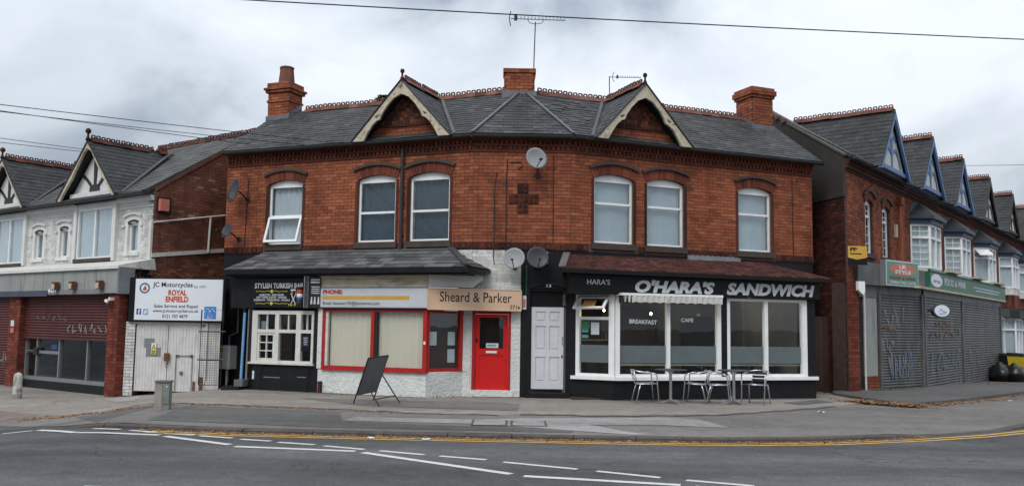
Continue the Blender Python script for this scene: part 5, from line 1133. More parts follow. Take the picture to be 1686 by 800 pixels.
# brick side wall of the nearer white house
cS = LU.pt(.72, 0, 0); LS = Frame(cS.x, cS.y, LT.a+pi/2)
gp = [(0, -.5), (6.2, -.5), (6.2, LZE+.1), (3.2, 7.2), (0, LZE-.06)]
sw = MB().poly(LS, gp, -.22, 0).build('side_wall', 'mortar', HA)
bricks_joined(LS, lay_bricks(0.02, 5.0, -.2, 7.15, lim=lambda z: (.02 if z < LZE-.06 else .02+(z-LZE+.06)/2.24*3.2, 4.8)), sw, 'brick_side')
MB().hexa([LS.pt(0, .05, LZE-.02), LS.pt(3.2, .05, 7.24), LS.pt(3.2, .05, 7.34), LS.pt(0, .05, LZE+.08), LS.pt(0, -.02, LZE-.02), LS.pt(3.2, -.02, 7.24), LS.pt(3.2, -.02, 7.34), LS.pt(0, -.02, LZE+.08)]).build('verge_board', 'terracotta', HA)
sr = MB().box(LS, -.06, .0, -.1, .03, 3.25, 4.3).build('white_corner_strip', 'old_white', sw)
MB().hexa([LS.pt(-.02, .06, 3.34), LS.pt(2.5, .06, 3.68), LS.pt(2.5, .06, 3.79), LS.pt(-.02, .06, 3.45), LS.pt(-.02, .0, 3.34), LS.pt(2.5, .0, 3.68), LS.pt(2.5, .0, 3.79), LS.pt(-.02, .0, 3.45)]).build('white_rail', 'old_white', sw)
MB().tube([LS.pt(.0, .06, 4.28), LS.pt(2.5, .06, 4.76)], .026, 6).build('white_rail', 'old_white', sw)
MB().tube([LS.pt(1.70, .06, 3.6), LS.pt(1.73, .06, 4.6)], .03, 6).build('white_post', 'old_white', sw)
ab = thing('alarm_box', LS.pt(.2, .1, 4.6), 'faded pink alarm box under the eaves on the brick side wall', 'alarm'); box('bracket', LS, .08, .48, 0, .06, 4.52, 4.98, 'plastic_black', ab); box('cover', LS, .10, .36, .06, .16, 4.6, 4.92, 'sign_salmon', ab)
# shopfront projecting in front
GZ = -.32
sh = HA
def shutter(F, s0, s1, z0, z1, o, parent, mt, pitch=.075):
    m = MB(); prof = [(0, .0), (.018, .012), (.026, pitch*.5), (.018, pitch-.012), (0, pitch-.002)]; n = len(prof)
    L = s1-s0; m.add([(-L/2, -p, z) for p, z in prof]+[(L/2, -p, z) for p, z in prof], [(i, i+n, i+n+1, i+1) for i in range(n-1)])
    me = m.mesh('slat', mt); z = z0
    while z < z1-pitch*.5: inst('slat', me, Matrix.Translation(F.pt((s0+s1)/2, o, z)) @ Matrix.Rotation(F.a, 4, 'Z'), parent); z += pitch
def brick_pier(F, s0, s1, o0, o1, z0, z1, mt, parent, name='pier'):
    p = box(name, F, s0, s1, o0, o1, z0, z1, 'mortar_dark', parent); m = MB()
    for G, a, b in ((Frame(*F.pt(0, o1, 0)[:2], F.a), s0, s1), (Frame(*F.pt(s1, 0, 0)[:2], F.a+pi/2), -o1, -o0)):
        for c, d, za, zb, w in lay_bricks(a, b, z0, z1): m.brick(G, c, d, -.02, .01+random.uniform(-.003, .003), za, zb)
    m.build('brickwork', mt, p, kind='stuff'); return p
brick_pier(LT, .38, .86, -.24, .0, GZ-.2, 2.95, 'brick_pier', HA); brick_pier(LT, -4.95, -4.32, -.5, .0, GZ-.2, 2.4, 'brick_pier', HA)
fa = MB().box(LT, -5.0, .98, -.3, .10, 2.36, 2.98).build('shop_fascia', 'grey_fascia', HA)
for x in (-4.0, -2.9, -1.8, -.7): box('fascia_joint', LT, x, x+.012, .10, .104, 2.37, 2.97, 'grey_box', fa)
box('fascia_trim', LT, .93, 1.0, -.3, .14, 2.34, 3.02, 'alu_frame', fa); box('fascia_cap', LT, -5.0, 1.0, -.32, .17, 2.98, 3.06, 'facade_white', fa)
MB().hexa([LT.pt(-5, .17, 3.06), LT.pt(1.0, .17, 3.06), LU.pt(.9, .0, 3.30), LU.pt(-5, .0, 3.30), LT.pt(-5, .12, 3.0), LT.pt(1.0, .12, 3.0), LU.pt(.9, -.05, 3.0), LU.pt(-5, -.05, 3.0)]).build('shop_roof', 'old_white', HA)
box('shop_side', Frame(*LT.pt(.80, 0, 0)[:2], LS.a), .22, .95, -.2, .0, GZ-.2, 3.0, 'black_paint', HA)
fb = MB().box(LT, -10, -5.0, -.3, .10, 2.36, 2.98).build('shop_fascia', 'grey_fascia', HB); box('fascia_cap', LT, -10, -5.0, -.32, .17, 2.98, 3.06, 'facade_white', fb)
MB().hexa([LT.pt(-10, .17, 3.06), LT.pt(-5, .17, 3.06), LU.pt(-5, .0, 3.30), LU.pt(-10, .0, 3.30), LT.pt(-10, .12, 3.0), LT.pt(-5, .12, 3.0), LU.pt(-5, -.05, 3.0), LU.pt(-10, -.05, 3.0)]).build('shop_roof', 'old_white', HB)
box('blank_panel', LT, -10, -2.6, .10, .13, 2.30, 2.46, 'navy_panel', fb); box('blank_panel', LT, -2.55, .3, .10, .125, 2.34, 2.46, 'grey_paint', fa)
text("601", LT, -2.55, -2.1, 2.40, 2.52, .128, 'ink_white', fa, 0., .03)
for i, x in enumerate((-2.02, -1.12, .22)):
    lp = thing('fascia_lamp', LT.pt(x, .2, 2.5), ('leftmost of three rusty lamp boxes on the grey shop fascia', 'middle of three rusty lamp boxes on the grey shop fascia', 'rightmost of three rusty lamp boxes on the grey shop fascia')[i], 'lamp', 'lamp boxes on the grey fascia')
    box('housing', LT, x-.09, x+.09, .135, .26, 2.46, 2.68, 'rust', lp); box('lens', LT, x-.07, x+.07, .26, .275, 2.48, 2.62, 'timber', lp)
st = box('shutter_box', LT, -4.32, .36, -.5, -.12, 2.30, 2.40, 'maroon_steel', HA); shutter(LT, -4.30, .34, 1.18, 2.32, -.16, st, 'maroon_steel')
box('bottom_rail', LT, -4.30, .34, -.18, -.12, 1.12, 1.18, 'maroon_steel', st)
sf = MB()
for x in (-4.30, -3.66, -2.42, -.95, .28): sf.box(LT, x, x+.06, -.30, -.20, -.05, 1.15)
sf.box(LT, -4.24, .28, -.30, -.201, -.05, .05).box(LT, -4.24, -2.42, -.30, -.202, .70, .78)
sf = sf.build('shopfront_frame', 'alu_frame', HA)
for a, b, z0, z1 in ((-4.24, -3.66, .05, .70), (-4.24, -3.66, .78, 1.15), (-3.6, -2.42, .05, .70), (-3.6, -2.42, .78, 1.15), (-2.36, -.95, .05, 1.15), (-.89, .28, .05, 1.15)): box('pane', LT, a, b, -.26, -.254, z0, z1, 'glass', sf)
box('door_lock', LT, -3.72, -3.5, -.2, -.15, .66, .86, 'plastic_black', sf); box('letter_plate', LT, -4.1, -3.8, -.2, -.18, .7, .76, 'plastic_black', sf); box('purple_sticker', LT, -2.9, -2.6, -.25, -.245, .84, .96, 'ink_blue', sf)
box('plinth', LT, -4.32, .36, -.35, -.17, GZ-.2, -.05, 'black_paint', HA)
rm = MB().box(LT, -4.4, .4, -2.6, -2.5, GZ, 2.3).box(LT, -4.4, .4, -2.5, -.35, GZ-.05, GZ).box(LT, -4.4, .4, -2.5, -.4, 2.2, 2.25).box(LT, .30, .35, -2.5, -.36, GZ, 2.2).box(LT, -4.36, -4.31, -2.5, -.36, GZ, 2.2).build('shop_room', 'room_grey', HA)
for a, b in ((-2.0, -1.5), (-.7, -.2)): box('room_partition', LT, a, b, -1.5, -1.45, GZ, 2.2, 'room_dark', rm)
# spray-can scrawl on the shutter
def scrawl(F, s0, s1, z0, z1, o, n, mt, parent, seed, r=.012, name='graffiti'):
    rnd = random.Random(seed); m = MB()
    for i in range(n):
        c = s0+(s1-s0)*(i+.5)/n; w = (s1-s0)/n*.55; pts = [(c+rnd.uniform(-w, w), z0+(z1-z0)*rnd.random()) for _ in range(4)]
        fine = []
        for (a, b), (c2, d2) in zip(pts, pts[1:]):
            for t in (0, .33, .66): fine.append((a+(c2-a)*t, b+(d2-b)*t+.02*sin(t*3)))
        for (a, b), (c2, d2) in zip(fine, fine[1:]):
            dx, dz = c2-a, d2-b; q = hypot(dx, dz) or 1; nx, nz = -dz/q*r, dx/q*r
            m.add([F.pt(a-nx, o, b-nz), F.pt(c2-nx, o, d2-nz), F.pt(c2+nx, o, d2+nz), F.pt(a+nx, o, b+nz)], [(0, 1, 2, 3)])
    return m.build(name, mt, parent, kind='stuff')
scrawl(LT, -1.9, .2, 1.26, 1.62, -.130, 8, 'spray_grey', st, 4, .02); scrawl(LT, -3.6, -1.9, 1.6, 1.8, -.131, 6, 'grey_box', st, 9, .014)
st2 = box('shutter_box', LT, -9.8, -4.95, -.4, -.05, 2.28, 2.37, 'maroon_steel', HB); shutter(LT, -9.8, -4.95, GZ, 2.30, -.10, st2, 'maroon_steel'); scrawl(LT, -6.2, -5.05, .2, .8, -.07, 6, 'spray_grey', st2, 14, .016)
box('shop_backing', LT, -9.8, -4.95, -.5, -.45, GZ, 2.3, 'room_dark', HB)
box('house_name', LT, -4.78, -4.6, .012, .03, 1.45, 1.62, 'paper', HA); box('house_name', LT, -4.78, -4.6, .012, .03, 1.26, 1.40, 'sign_salmon', HA)
cm = thing('security_camera', LT.pt(.5, .2, 2.2), 'small white security camera on the brick pier below the grey fascia', 'camera'); MB().tube([LT.pt(.40, .05, 2.12), LT.pt(.62, .22, 2.16)], .045, 8).build('body', 'upvc', cm); box('mount', LT, .58, .64, .0, .14, 2.17, 2.25, 'upvc', cm)

# ------------------------------------------------------------------ garage gate and its sign
class GateFrame(Frame):
    def pt(f, s, o, z): v = Frame.pt(f, s*.957, o*.957, 0); v.z = -.14+(z+.2)*.957; return v
G = GateFrame(-7.47, 22.6, -.05); gz = -.2
gt = thing('garage_gate', G.pt(-1.2, 0, gz), 'white corrugated steel double gate streaked with rust under the motorcycle sign', 'gate')
def ribbed(F, s0, s1, z0, z1, o, mt, parent, name='gate_leaf', pitch=.085, dep=.011):
    m = MB(); n = max(2, round((s1-s0)/pitch*4)); vs = []
    for i in range(n+1):
        x = s0+(s1-s0)*i/n; oo = o+(dep if i % 4 in (1, 2) else 0); vs += [F.pt(x, oo, z0), F.pt(x, oo, z1), F.pt(x, oo-.02, z0), F.pt(x, oo-.02, z1)]
    m.add(vs, [f for i in range(n) for f in ((4*i, 4*i+4, 4*i+5, 4*i+1), (4*i+2, 4*i+3, 4*i+7, 4*i+6), (4*i+1, 4*i+5, 4*i+7, 4*i+3))]+[(0, 1, 3, 2), (4*n, 4*n+2, 4*n+3, 4*n+1)]); return m.build(name, mt, parent)
l1 = ribbed(G, -2.22, -1.35, gz+.03, 1.60, 0, 'white_steel', gt); l2 = ribbed(G, -1.335, -.33, gz+.03, 1.60, 0, 'white_steel', gt); l3 = ribbed(G, -.27, .06, gz+.06, 1.66, -.02, 'white_steel', gt, 'side_panel', .14)
box('kick_plate', G, -.30, .08, .0, .03, gz+.05, gz+.32, 'white_steel', gt)
box('gate_post', G, -.33, -.27, -.05, .03, gz, 1.66, 'white_steel', gt); box('top_rail', G, -2.25, -.27, -.03, .035, 1.60, 1.68, 'white_steel', gt)
for a, b, z0, z1 in ((-.42, -.36, 1.55, 1.64), (-2.26, -2.2, 1.57, 1.66), (-.45, -.34, gz+.02, gz+.42), (-.62, -.55, gz+.0, gz+.30), (-2.3, -2.22, gz, gz+.14)): box('rust_patch', G, a, b, .013, .02, z0, z1, 'rust', gt)
box('grey_overpaint', G, -1.98, -1.72, .0125, .0155, .98, 1.22, 'grey_paint', l1); box('grey_overpaint', G, -1.93, -1.52, .0126, .0156, .74, .98, 'grey_paint', l1)
pb = box('padlock', G, -1.40, -1.27, .03, .09, .63, .84, 'rust', gt); MB().tube([G.pt(-1.31+.03*cos(k*.8), .08, .52+.07*sin(k*.8)) for k in range(8)], .008, 5).build('chain', 'rust', pb)
wd_ = MB().box(G, -1.10, -.64, .022, .03, .76, .78).box(G, -1.10, -1.085, .022, .03, gz+.05, .76).box(G, -.655, -.64, .022, .03, gz+.05, .76).build('wicket_edge', 'grey_box', l2)
box('hinge', G, -1.1, -1.02, .024, .04, .74, .80, 'rust', l2); box('hinge', G, -.72, -.64, .024, .04, .74, .80, 'rust', l2); box('wicket_handle', G, -.98, -.9, .024, .04, .28, .36, 'grey_box', l2)
s = box('warning_sign', G, -1.78, -1.64, .017, .034, .80, 1.10, 'yellow_plastic'); tag(s, 'small yellow warning sign with black triangle on the white gate', 'sign'); box('white_half', G, -1.775, -1.645, .034, .037, .94, 1.095, 'sign_white', s)
MB().poly(G, [(-1.765, .955), (-1.655, .955), (-1.71, 1.075)], .0375, .04).build('triangle', 'ink', s); MB().poly(G, [(-1.745, .965), (-1.675, .965), (-1.71, 1.045)], .0405, .042).build('triangle_fill', 'yellow_plastic', s)
for z in (.83, .87): box('print_line', G, -1.755, -1.665, .034, .037, z, z+.018, 'ink', s)
wp = wall_cells(G, -2.5, -2.24, gz-.1, 1.66, [], -.3, .03).build('gate_pier', 'mortar', HA); m = MB()
for a, b, za, zb, w in lay_bricks(-2.5, -2.24, gz-.1, 1.66): m.brick(G, a, b, 0, .04, za, zb)
m.build('painted_brickwork', 'white_brick', wp, kind='stuff')
s = box('motorcycle_sign', G, -2.22, .15, .12, .19, 1.71, 2.80, 'sign_white'); tag(s, 'large white motorcycle dealer sign with red ROYAL ENFIELD lettering over the gate', 'sign')
box('back_frame', G, -2.42, .2, -.2, .115, 1.66, 2.84, 'black_gloss', s)
def gx(px): return -2.24+(px-150)/960*2.36
def gzz(py): return 2.80-(py-115)/465*1.09
text("JC Motorcycles", G, gx(350), gx(790), gzz(222), gzz(150), .193, 'ink', s, 0., .015); text("Est 1973", G, gx(808), gx(930), gzz(212), gzz(186), .193, 'ink', s)
text("ROYAL", G, gx(525), gx(728), gzz(300), gzz(236), .193, 'ink_orange', s, 0., .04); text("ENFIELD", G, gx(498), gx(750), gzz(376), gzz(310), .193, 'ink_orange', s, 0., .04)
text("Sales Service and Repair", G, gx(372), gx(866), gzz(450), gzz(402), .193, 'ink', s, 0., .012); text("www.jcmotorcycles.co.uk", G, gx(362), gx(868), gzz(502), gzz(456), .193, 'ink', s, 0., .012); text("0121 707 4879", G, gx(470), gx(748), gzz(555), gzz(516), .193, 'ink', s, 0., .012)
axg = G.pt(0, 1, 0)-G.pt(0, 0, 0)
MB().lathe(G.pt(gx(260), .19, gzz(220)), [(.135, 0), (.135, .003), (.10, .004), (.10, 0)], 20, axg).build('round_badge', 'ink_blue', s)
MB().lathe(G.pt(gx(260), .19, gzz(220)), [(.099, 0), (.099, .002), (0, .0022)], 20, axg).build('badge_field', 'ink_white', s)
MB().poly(G, [(gx(235), gzz(245)), (gx(285), gzz(245)), (gx(268), gzz(180)), (gx(255), gzz(210))], .193, .195).build('badge_emblem', 'ink_orange', s)
b1 = box('blue_tile', G, gx(182), gx(234), .19, .193, gzz(520), gzz(455), 'ink_blue', s); text("f", G, gx(200), gx(222), gzz(518), gzz(462), .194, 'ink_white', s, 0., .05)
box('sky_tile', G, gx(255), gx(310), .19, .193, gzz(522), gzz(457), 'ink_sky', s); MB().poly(G, [(gx(262), gzz(508)), (gx(285), gzz(512)), (gx(300), gzz(490)), (gx(304), gzz(474)), (gx(290), gzz(470)), (gx(282), gzz(482)), (gx(264), gzz(472)), (gx(272), gzz(495))], .194, .196).build('bird_mark', 'ink_white', s)
box('test_tile', G, gx(930), gx(1062), .19, .193, gzz(560), gzz(420), 'ink_mot', s)
m = MB()
for c in (968, 1020): m.tube([G.pt(gx(c-26), .194, gzz(482)), G.pt(gx(c), .194, gzz(445)), G.pt(gx(c+26), .194, gzz(482))], .012, 4)
m.tube([G.pt(gx(970), .194, gzz(548)), G.pt(gx(994), .194, gzz(492)), G.pt(gx(1018), .194, gzz(548)), G.pt(gx(970), .194, gzz(548))], .012, 4); m.build('triangles_mark', 'ink_white', s)
# tangle of wire on top of the sign
rnd = random.Random(5); wt = MB()
for i in range(9):
    x = -2.3+.26*i; wt.tube([G.pt(x+rnd.uniform(-.2, .2), .0+rnd.uniform(-.15, .15), 2.82+rnd.uniform(0, .28)) for _ in range(6)], .006, 4)
wt = wt.build('wire_tangle', 'rust'); tag(wt, 'tangled rusty wire along the top of the motorcycle sign', 'wire')
# black mesh gate leaf standing open beside the barber
bg_ = thing('mesh_gate', G.pt(.1, .5, gz), 'black metal mesh gate leaf standing open left of the barber shop', 'gate')
Q = Frame(*G.pt(-.28, .45, 0)[:2], -.02)
MB().tube([Q.pt(0, 0, .1), Q.pt(0, 0, 1.95), Q.pt(.55, 0, 1.95), Q.pt(.55, 0, .1), Q.pt(0, 0, .1)], .018, 6).build('frame', 'plastic_black', bg_)
for z in (1.42, .72): MB().tube([Q.pt(-.06, 0, z), Q.pt(.62, 0, z)], .02, 6).build('rail', 'plastic_black', bg_)
for i in range(1, 10): MB().tube([Q.pt(.055*i, 0, .1), Q.pt(.055*i, 0, 1.42)], .003, 4).build('mesh_wire', 'plastic_black', bg_)
for i in range(1, 22): MB().tube([Q.pt(0, 0, .1+.06*i), Q.pt(.55, 0, .1+.06*i)], .003, 4).build('mesh_wire', 'plastic_black', bg_)

# ------------------------------------------------------------------ right: terrace with blue gables and the shuttered shop
RZE, RRZ, RRO = 6.32, 8.62, -3.28
def right_house(s0, s1, c, label, trim, wallm, bay=True, first=False, gz_=0., apex=8.12):
    H = thing('terraced_house', RT.pt((s0+s1)/2, -1, gz_), label, 'house', 'terraced houses with pointed gables on the right')
    ops = [(1.72, 2.42, 3.85, 5.42), (3.38, 4.12, 3.85, 5.40)] if first else []
    wl = wall_cells(RT, s0+(.24 if first else 0), s1, gz_-.6, RZE, ops, -.25, 0).build('wall', 'mortar_dark', H)
    hole = ops or [(c-1.2, c+1.2, 3.5, 5.3)]
    bricks_joined(RT, lay_bricks(s0+.005, s1-.005, 2.9, 5.95, hole), wl, wallm)
    for z0, z1, o in ((5.95, 6.03, .04), (6.03, 6.12, .08), (6.12, 6.26, .13)): box('cornice', RT, s0, s1, -.01, o, z0, z1, 'brick_dark', H)
    pl = MB().box(RT, s1-.32, s1, 0, .10, 3.0, 5.6).box(RT, s1-.36, s1+.0, 0, .16, 5.6, 5.85).build('pilaster', 'brick_right', H)
    for a, b, z0, z1 in ops:
        m = MB(); k = arc_pts((a+b)/2, (b-a)/2, z1-.12, .12, 8); m.poly(RT, [(a, z1-.16)]+k+[(b, z1-.16)], -.12, -.07)
        m.box(RT, a, a+.06, -.12, -.07, z0, z1-.16).box(RT, b-.06, b, -.12, -.07, z0, z1-.16).box(RT, a+.06, b-.06, -.12, -.071, z0, z0+.06).box(RT, a+.06, b-.06, -.12, -.069, 4.9, 4.97)
        w = m.build('window', 'upvc', H); box('pane', RT, a+.06, b-.06, -.10, -.094, z0+.06, z1-.14, 'glass', w); bars(RT, a+.06, b-.06, z0+.06, 4.9, 2, 4, -.085, w); bars(RT, a+.06, b-.06, 4.97, z1-.2, 2, 2, -.085, w)
        pleats(RT, a, b, z0, z1, -.2, .1, .015, 'curtain', w, 'curtain'); box('sill', RT, a-.1, b+.1, -.1, .08, z0-.12, z0-.003, 'sill_dark', w)
        arch_ring(RT, (a+b)/2, (b-a)/2+.02, z1-.14, .13, .22, H, n=9, hood=True)
    # main roof
    P0_ = RT.pt(0, .25, RZE); V = RT.pt(0, RRO, RRZ)-P0_; L = V.length; V.normalize(); U = RT.pt(1, 0, 0)-RT.pt(0, 0, 0); Nn = U.cross(V).normalized()
    bd = (lambda d: (2.55*d/L-.1, s1)) if first else (lambda d: (s0, s1))
    r = MB(); q = [P0_+U*bd(0)[0], P0_+U*s1, P0_+U*s1+V*L, P0_+U*bd(L)[0]+V*L]; r.hexa(q+[p-Nn*.08 for p in q])
    a = RT.pt(bd(L)[0], RRO, RRZ); b = RT.pt(s1, RRO, RRZ); d = RT.pt(0, -3.4, -2.2)-RT.pt(0, 0, 0); r.hexa([a, b, b+d, a+d, a-Vector((0, 0, .08)), b-Vector((0, 0, .08)), b+d-Vector((0, 0, .08)), a+d-Vector((0, 0, .08))])
    roof = r.build('roof', 'slate_dark', H); m = MB()
    for q, d0, d1, wh in slates(P0_, U, V, L, bd, .2, .28): slate_mesh(m, P0_, U, V, Nn, q, d0, d1)
    m.build('slates', 'slate_dark', roof, kind='stuff')
    MB().tube([RT.pt(s0 if not first else -.1, .3, RZE-.05), RT.pt(s1, .3, RZE-.05)], .06, 8).build('gutter', 'gutter', H); box('eaves_board', RT, s0, s1, .13, .27, RZE-.1, RZE-.04, trim if not first else 'gutter', H)
    # gable
    HW, AZ, OF = 1.5, apex, .55; out_ = RT.pt(0, 1, 0)-RT.pt(0, 0, 0); bo = -((AZ-RZE)/(RRZ-RZE)*(.25-RRO)-.25)
    gw = MB().poly(RT, [(c-HW+.12, RZE), (c+HW-.12, RZE), (c, AZ-.2)], 0, .40).build('gable_wall', 'old_white', H)
    k = MB().poly(RT, [(c-.06, RZE+.1), (c+.06, RZE+.1), (c+.1, RZE+1.0), (c-.1, RZE+1.0)], .40, .43)
    for sg in (-1, 1):
        p = [(c+sg*(.1+.75*t/6), RZE+.5-.38*(t/6)**2+.2*sin(t/6*3)) for t in range(7)]; k.poly(RT, p+[(x, z+.10) for x, z in p][::-1], .40, .428)
        p = [(c+sg*(.08+.35*t/5), RZE+.9+.12*sin(t/5*3)) for t in range(6)]; k.poly(RT, p+[(x, z+.09) for x, z in p][::-1], .40, .427)
    k.build('timbering', trim, gw); box('gable_beam', RT, c-HW+.15, c+HW-.15, .3, .46, RZE-.02, RZE+.1, trim, gw)
    r = MB(); sl = MB()
    for sg in (-1, 1):
        ft, ap = RT.pt(c+sg*(HW+.1), OF, RZE-.08), RT.pt(c, OF, AZ+.02); ab_, fb_ = RT.pt(c, bo-.1, AZ+.02), RT.pt(c+sg*(HW+.1), .15, RZE-.08)
        nn = (ap-ft).cross(-out_).normalized()*.05; nn = nn if nn.z > 0 else -nn; r.hexa([ft, ap, ab_, fb_, ft-nn, ap-nn, ab_-nn, fb_-nn])
        V2 = ap-ft; LV = V2.length; V2.normalize(); N2 = (-out_).cross(V2).normalized(); N2 = N2 if N2.z > 0 else -N2
        for q, d0, d1, wh in slates(ft, -out_, V2, LV, lambda d: (0, .4+(OF-bo-.4)*d/LV), .18, .27): slate_mesh(sl, ft, -out_, V2, N2, q, d0, d1)
    gr = r.build('gable_roof', 'slate_dark', H); sl.build('slates', 'slate_dark', gr, kind='stuff'); ridge_line(RT.pt(c, OF-.05, AZ+.06), RT.pt(c, bo, AZ+.06), gr)
    for sg in (-1, 1):
        o_ = [(0, AZ+.01), (HW+.12, RZE-.12), (HW-.08, RZE-.12), (0, AZ-.24)]; MB().poly(RT, [(c+sg*x, z) for x, z in o_], OF-.07, OF+.0).build('bargeboard', trim, H)
    if bay:
        pts = [RT.pt(c-1.12, 0, 0), RT.pt(c-.72, .5, 0), RT.pt(c+.72, .5, 0), RT.pt(c+1.12, 0, 0)]; z0, z1 = 3.72, 5.16
        bw_ = MB().plan([p[:2] for p in pts], 3.42, z0).build('bay_base', 'old_white', H); box('backing', RT, c-1.1, c+1.1, -.5, -.45, 3.5, 5.3, 'room_dark', H)
        for i in range(3):
            F = frame2(pts[i], pts[i+1]); L_ = (pts[i+1]-pts[i]).length; n = 2 if i == 1 else 1; m = MB()
            for j in range(n+1): x = L_*j/n; m.box(F, max(0, x-.05), min(L_, x+.05), -.08, .02, z0, z1)
            for j in range(n):
                a, b = L_*j/n+.05, L_*(j+1)/n-.05; m.box(F, a, b, -.08, .018, z0, z0+.08).box(F, a, b, -.08, .018, z1-.07, z1).box(F, a, b, -.08, .022, 4.68, 4.76)
            w = m.build('bay_window', 'upvc', H)
            for j in range(n):
                a, b = L_*j/n+.05, L_*(j+1)/n-.05; box('pane', F, a, b, -.04, -.034, z0+.08, 4.68, 'glass', w); box('pane', F, a, b, -.04, -.034, 4.76, z1-.07, 'glass', w)
                if i != 1 and s0 < 12: bars(F, a, b, z0+.08, 4.68, 2, 4, -.02, w)
                if i != 1 and s0 < 12: bars(F, a, b, 4.76, z1-.07, 2, 2, -.02, w)
                pleats(F, a, b, z0+.05, z1-.05, -.10, .1, .015, 'curtain' if (i != 1) else 'curtain_sky_reflection', w, 'curtain')
        q = [RT.pt(c-1.3, 0, 0), RT.pt(c-.85, .68, 0), RT.pt(c+.85, .68, 0), RT.pt(c+1.3, 0, 0)]
        MB().plan([p[:2] for p in q], z1+.16, z1+.26).build('bay_cornice', 'blue_dark', H); q3 = [RT.pt(c-1.2, 0, 0), RT.pt(c-.79, .58, 0), RT.pt(c+.79, .58, 0), RT.pt(c+1.2, 0, 0)]; MB().plan([p[:2] for p in q3], z1, z1+.16).build('bay_head', 'blue_dark', H)
        tp = [RT.pt(c-.85, .0, z1+.75), RT.pt(c-.45, .12, z1+.75), RT.pt(c+.45, .12, z1+.75), RT.pt(c+.85, 0, z1+.75)]; lo = [Vector((p.x, p.y, z1+.262)) for p in q]
        MB().add(lo+tp, [(0, 1, 5, 4), (1, 2, 6, 5), (2, 3, 7, 6), (4, 5, 6, 7), (3, 2, 1, 0)]).build('bay_roof', 'slate_dark', H)
    return H
R1 = right_house(0, 5.3, 3.05, 'end terraced house with two slim arched windows above the shuttered shop', 'blue_paint', 'brick_right', False, True, -.0)
R2 = right_house(5.3, 9.9, 7.6, 'terraced house with blue gable and bay next to the arched windows', 'blue_paint', 'brick_right', gz_=-.1)
R3 = right_house(9.9, 14.7, 12.25, 'third terraced house along the right row, blue gable above the green fascia end', 'blue_paint', 'brick_right', gz_=-.2)
R4 = right_house(14.7, 19.8, 17.25, 'fourth terraced house along the right row with dark gable and open bay vent', 'gutter', 'brick_right', gz_=-.35)
R5 = right_house(19.8, 25.1, 22.7, 'fifth terraced house along the right row behind the bins', 'sill_dark', 'brick_right', gz_=-.45)
R6 = right_house(25.1, 30.4, 28.0, 'farthest terraced house cut by the right edge of the photo', 'sill_dark', 'brick_right', gz_=-.55)
# open vent of the fourth house
c = 17.25; F = frame2(RT.pt(c-1.12, 0, 0), RT.pt(c-.72, .5, 0)); MB().hexa([F.pt(.05, .03, 5.08), F.pt(.6, .03, 5.08), F.pt(.6, .42, 4.84), F.pt(.05, .42, 4.84), F.pt(.05, .03, 5.04), F.pt(.6, .03, 5.04), F.pt(.6, .42, 4.80), F.pt(.05, .42, 4.80)]).build('open_vent', 'upvc', R4)
# rendered gable end and alley
gb = Vector((8.87-.25*4.1, 23.3+.97*4.1, 0)); GW = Frame(gb.x, gb.y, atan2(-.97, .25)); gL = hypot(.25, .97)*4.1
ew = MB().poly(GW, [(0, -.3), (gL-.0, -.3), (gL-.0, 6.30), (0, 8.52)], -.06, .0).build('gable_end', 'mortar_dark', R1)
bricks_joined(GW, lay_bricks(.2, gL-.0, -.1, 5.25), ew, 'brick_dark')
MB().poly(GW, [(-.2, 5.25), (gL+.01, 5.25), (gL+.01, 6.34), (.0, 8.56), (-.2, 8.56)], -.02, .035).build('cement_render', 'cement', R1)
MB().hexa([GW.pt(0, .06, 8.56), GW.pt(gL+.05, .06, 6.34), GW.pt(gL+.05, .06, 6.40), GW.pt(0, .06, 8.62), GW.pt(0, -.25, 8.56), GW.pt(gL+.05, -.25, 6.34), GW.pt(gL+.05, -.25, 6.40), GW.pt(0, -.25, 8.62)]).build('coping', 'coping_grey', R1)
for k in range(3): box('coping_mortar', GW, .5+k*.35, .75+k*.35, .03, .09, 8.22-k*.18, 8.30-k*.18, 'terracotta', R1)
ag = thing('alley_gate', (8.35, 24.3, 0), 'dark brown boarded gate closing the alley beside the cafe', 'gate'); AG = Frame(7.95, 24.1, -.03)
for i in range(7): box('board', AG, .02+.135*i, .147+.135*i, -.03, random.uniform(-.004, .004), -.05, 2.05, 'brown_panel', ag)
for z in (.3, 1.1, 1.85): box('rail', AG, .0, .98, -.07, -.031, z, z+.1, 'brown_panel', ag)
box('gate_post', AG, -.06, .015, -.08, .02, -.1, 2.1, 'bark', ag)
bp = Frame(8.87, 23.3, .67)
# corner shop: pier, splayed shutter, long shutters
RS = Frame(9.55, 24.0, .67); rl = 3.38
brick_pier(Frame(8.87, 23.3, .5), .0, .42, -.5, .02, -.2, 2.95, 'brick_pier', R1, 'shop_pier')
sp = box('shop_panel', RS, .12, .78, -.25, -.02, .45, 2.60, 'grey_fascia', R1); box('panel_head', RS, -.05, .8, -.25, .0, 2.60, 2.92, 'grey_box', R1); MB().tube([RS.pt(.04, .04, .05), RS.pt(.04, .04, 2.85)], .03, 8).build('white_pipe', 'old_white', R1)
bricks_joined(RS, lay_bricks(.1, .8, -.1, .45), box('panel_base', RS, .1, .8, -.25, -.03, -.15, .45, 'mortar_dark', R1), 'brick_right', .0)
sb1 = box('shutter_box', RS, .85, 3.30, -.3, -.02, 2.70, 2.95, 'steel', R1); shutter(RS, .93, 3.24, .10, 2.72, -.04, sb1, 'steel', .078)
for a in (.85, 3.24): box('guide_rail', RS, a, a+.09, -.1, .03, .0, 2.75, 'steel', sb1)
sb2 = box('shutter_box', RT, 4.35, 16.5, .5, .86, 2.72, 2.95, 'steel', R1)
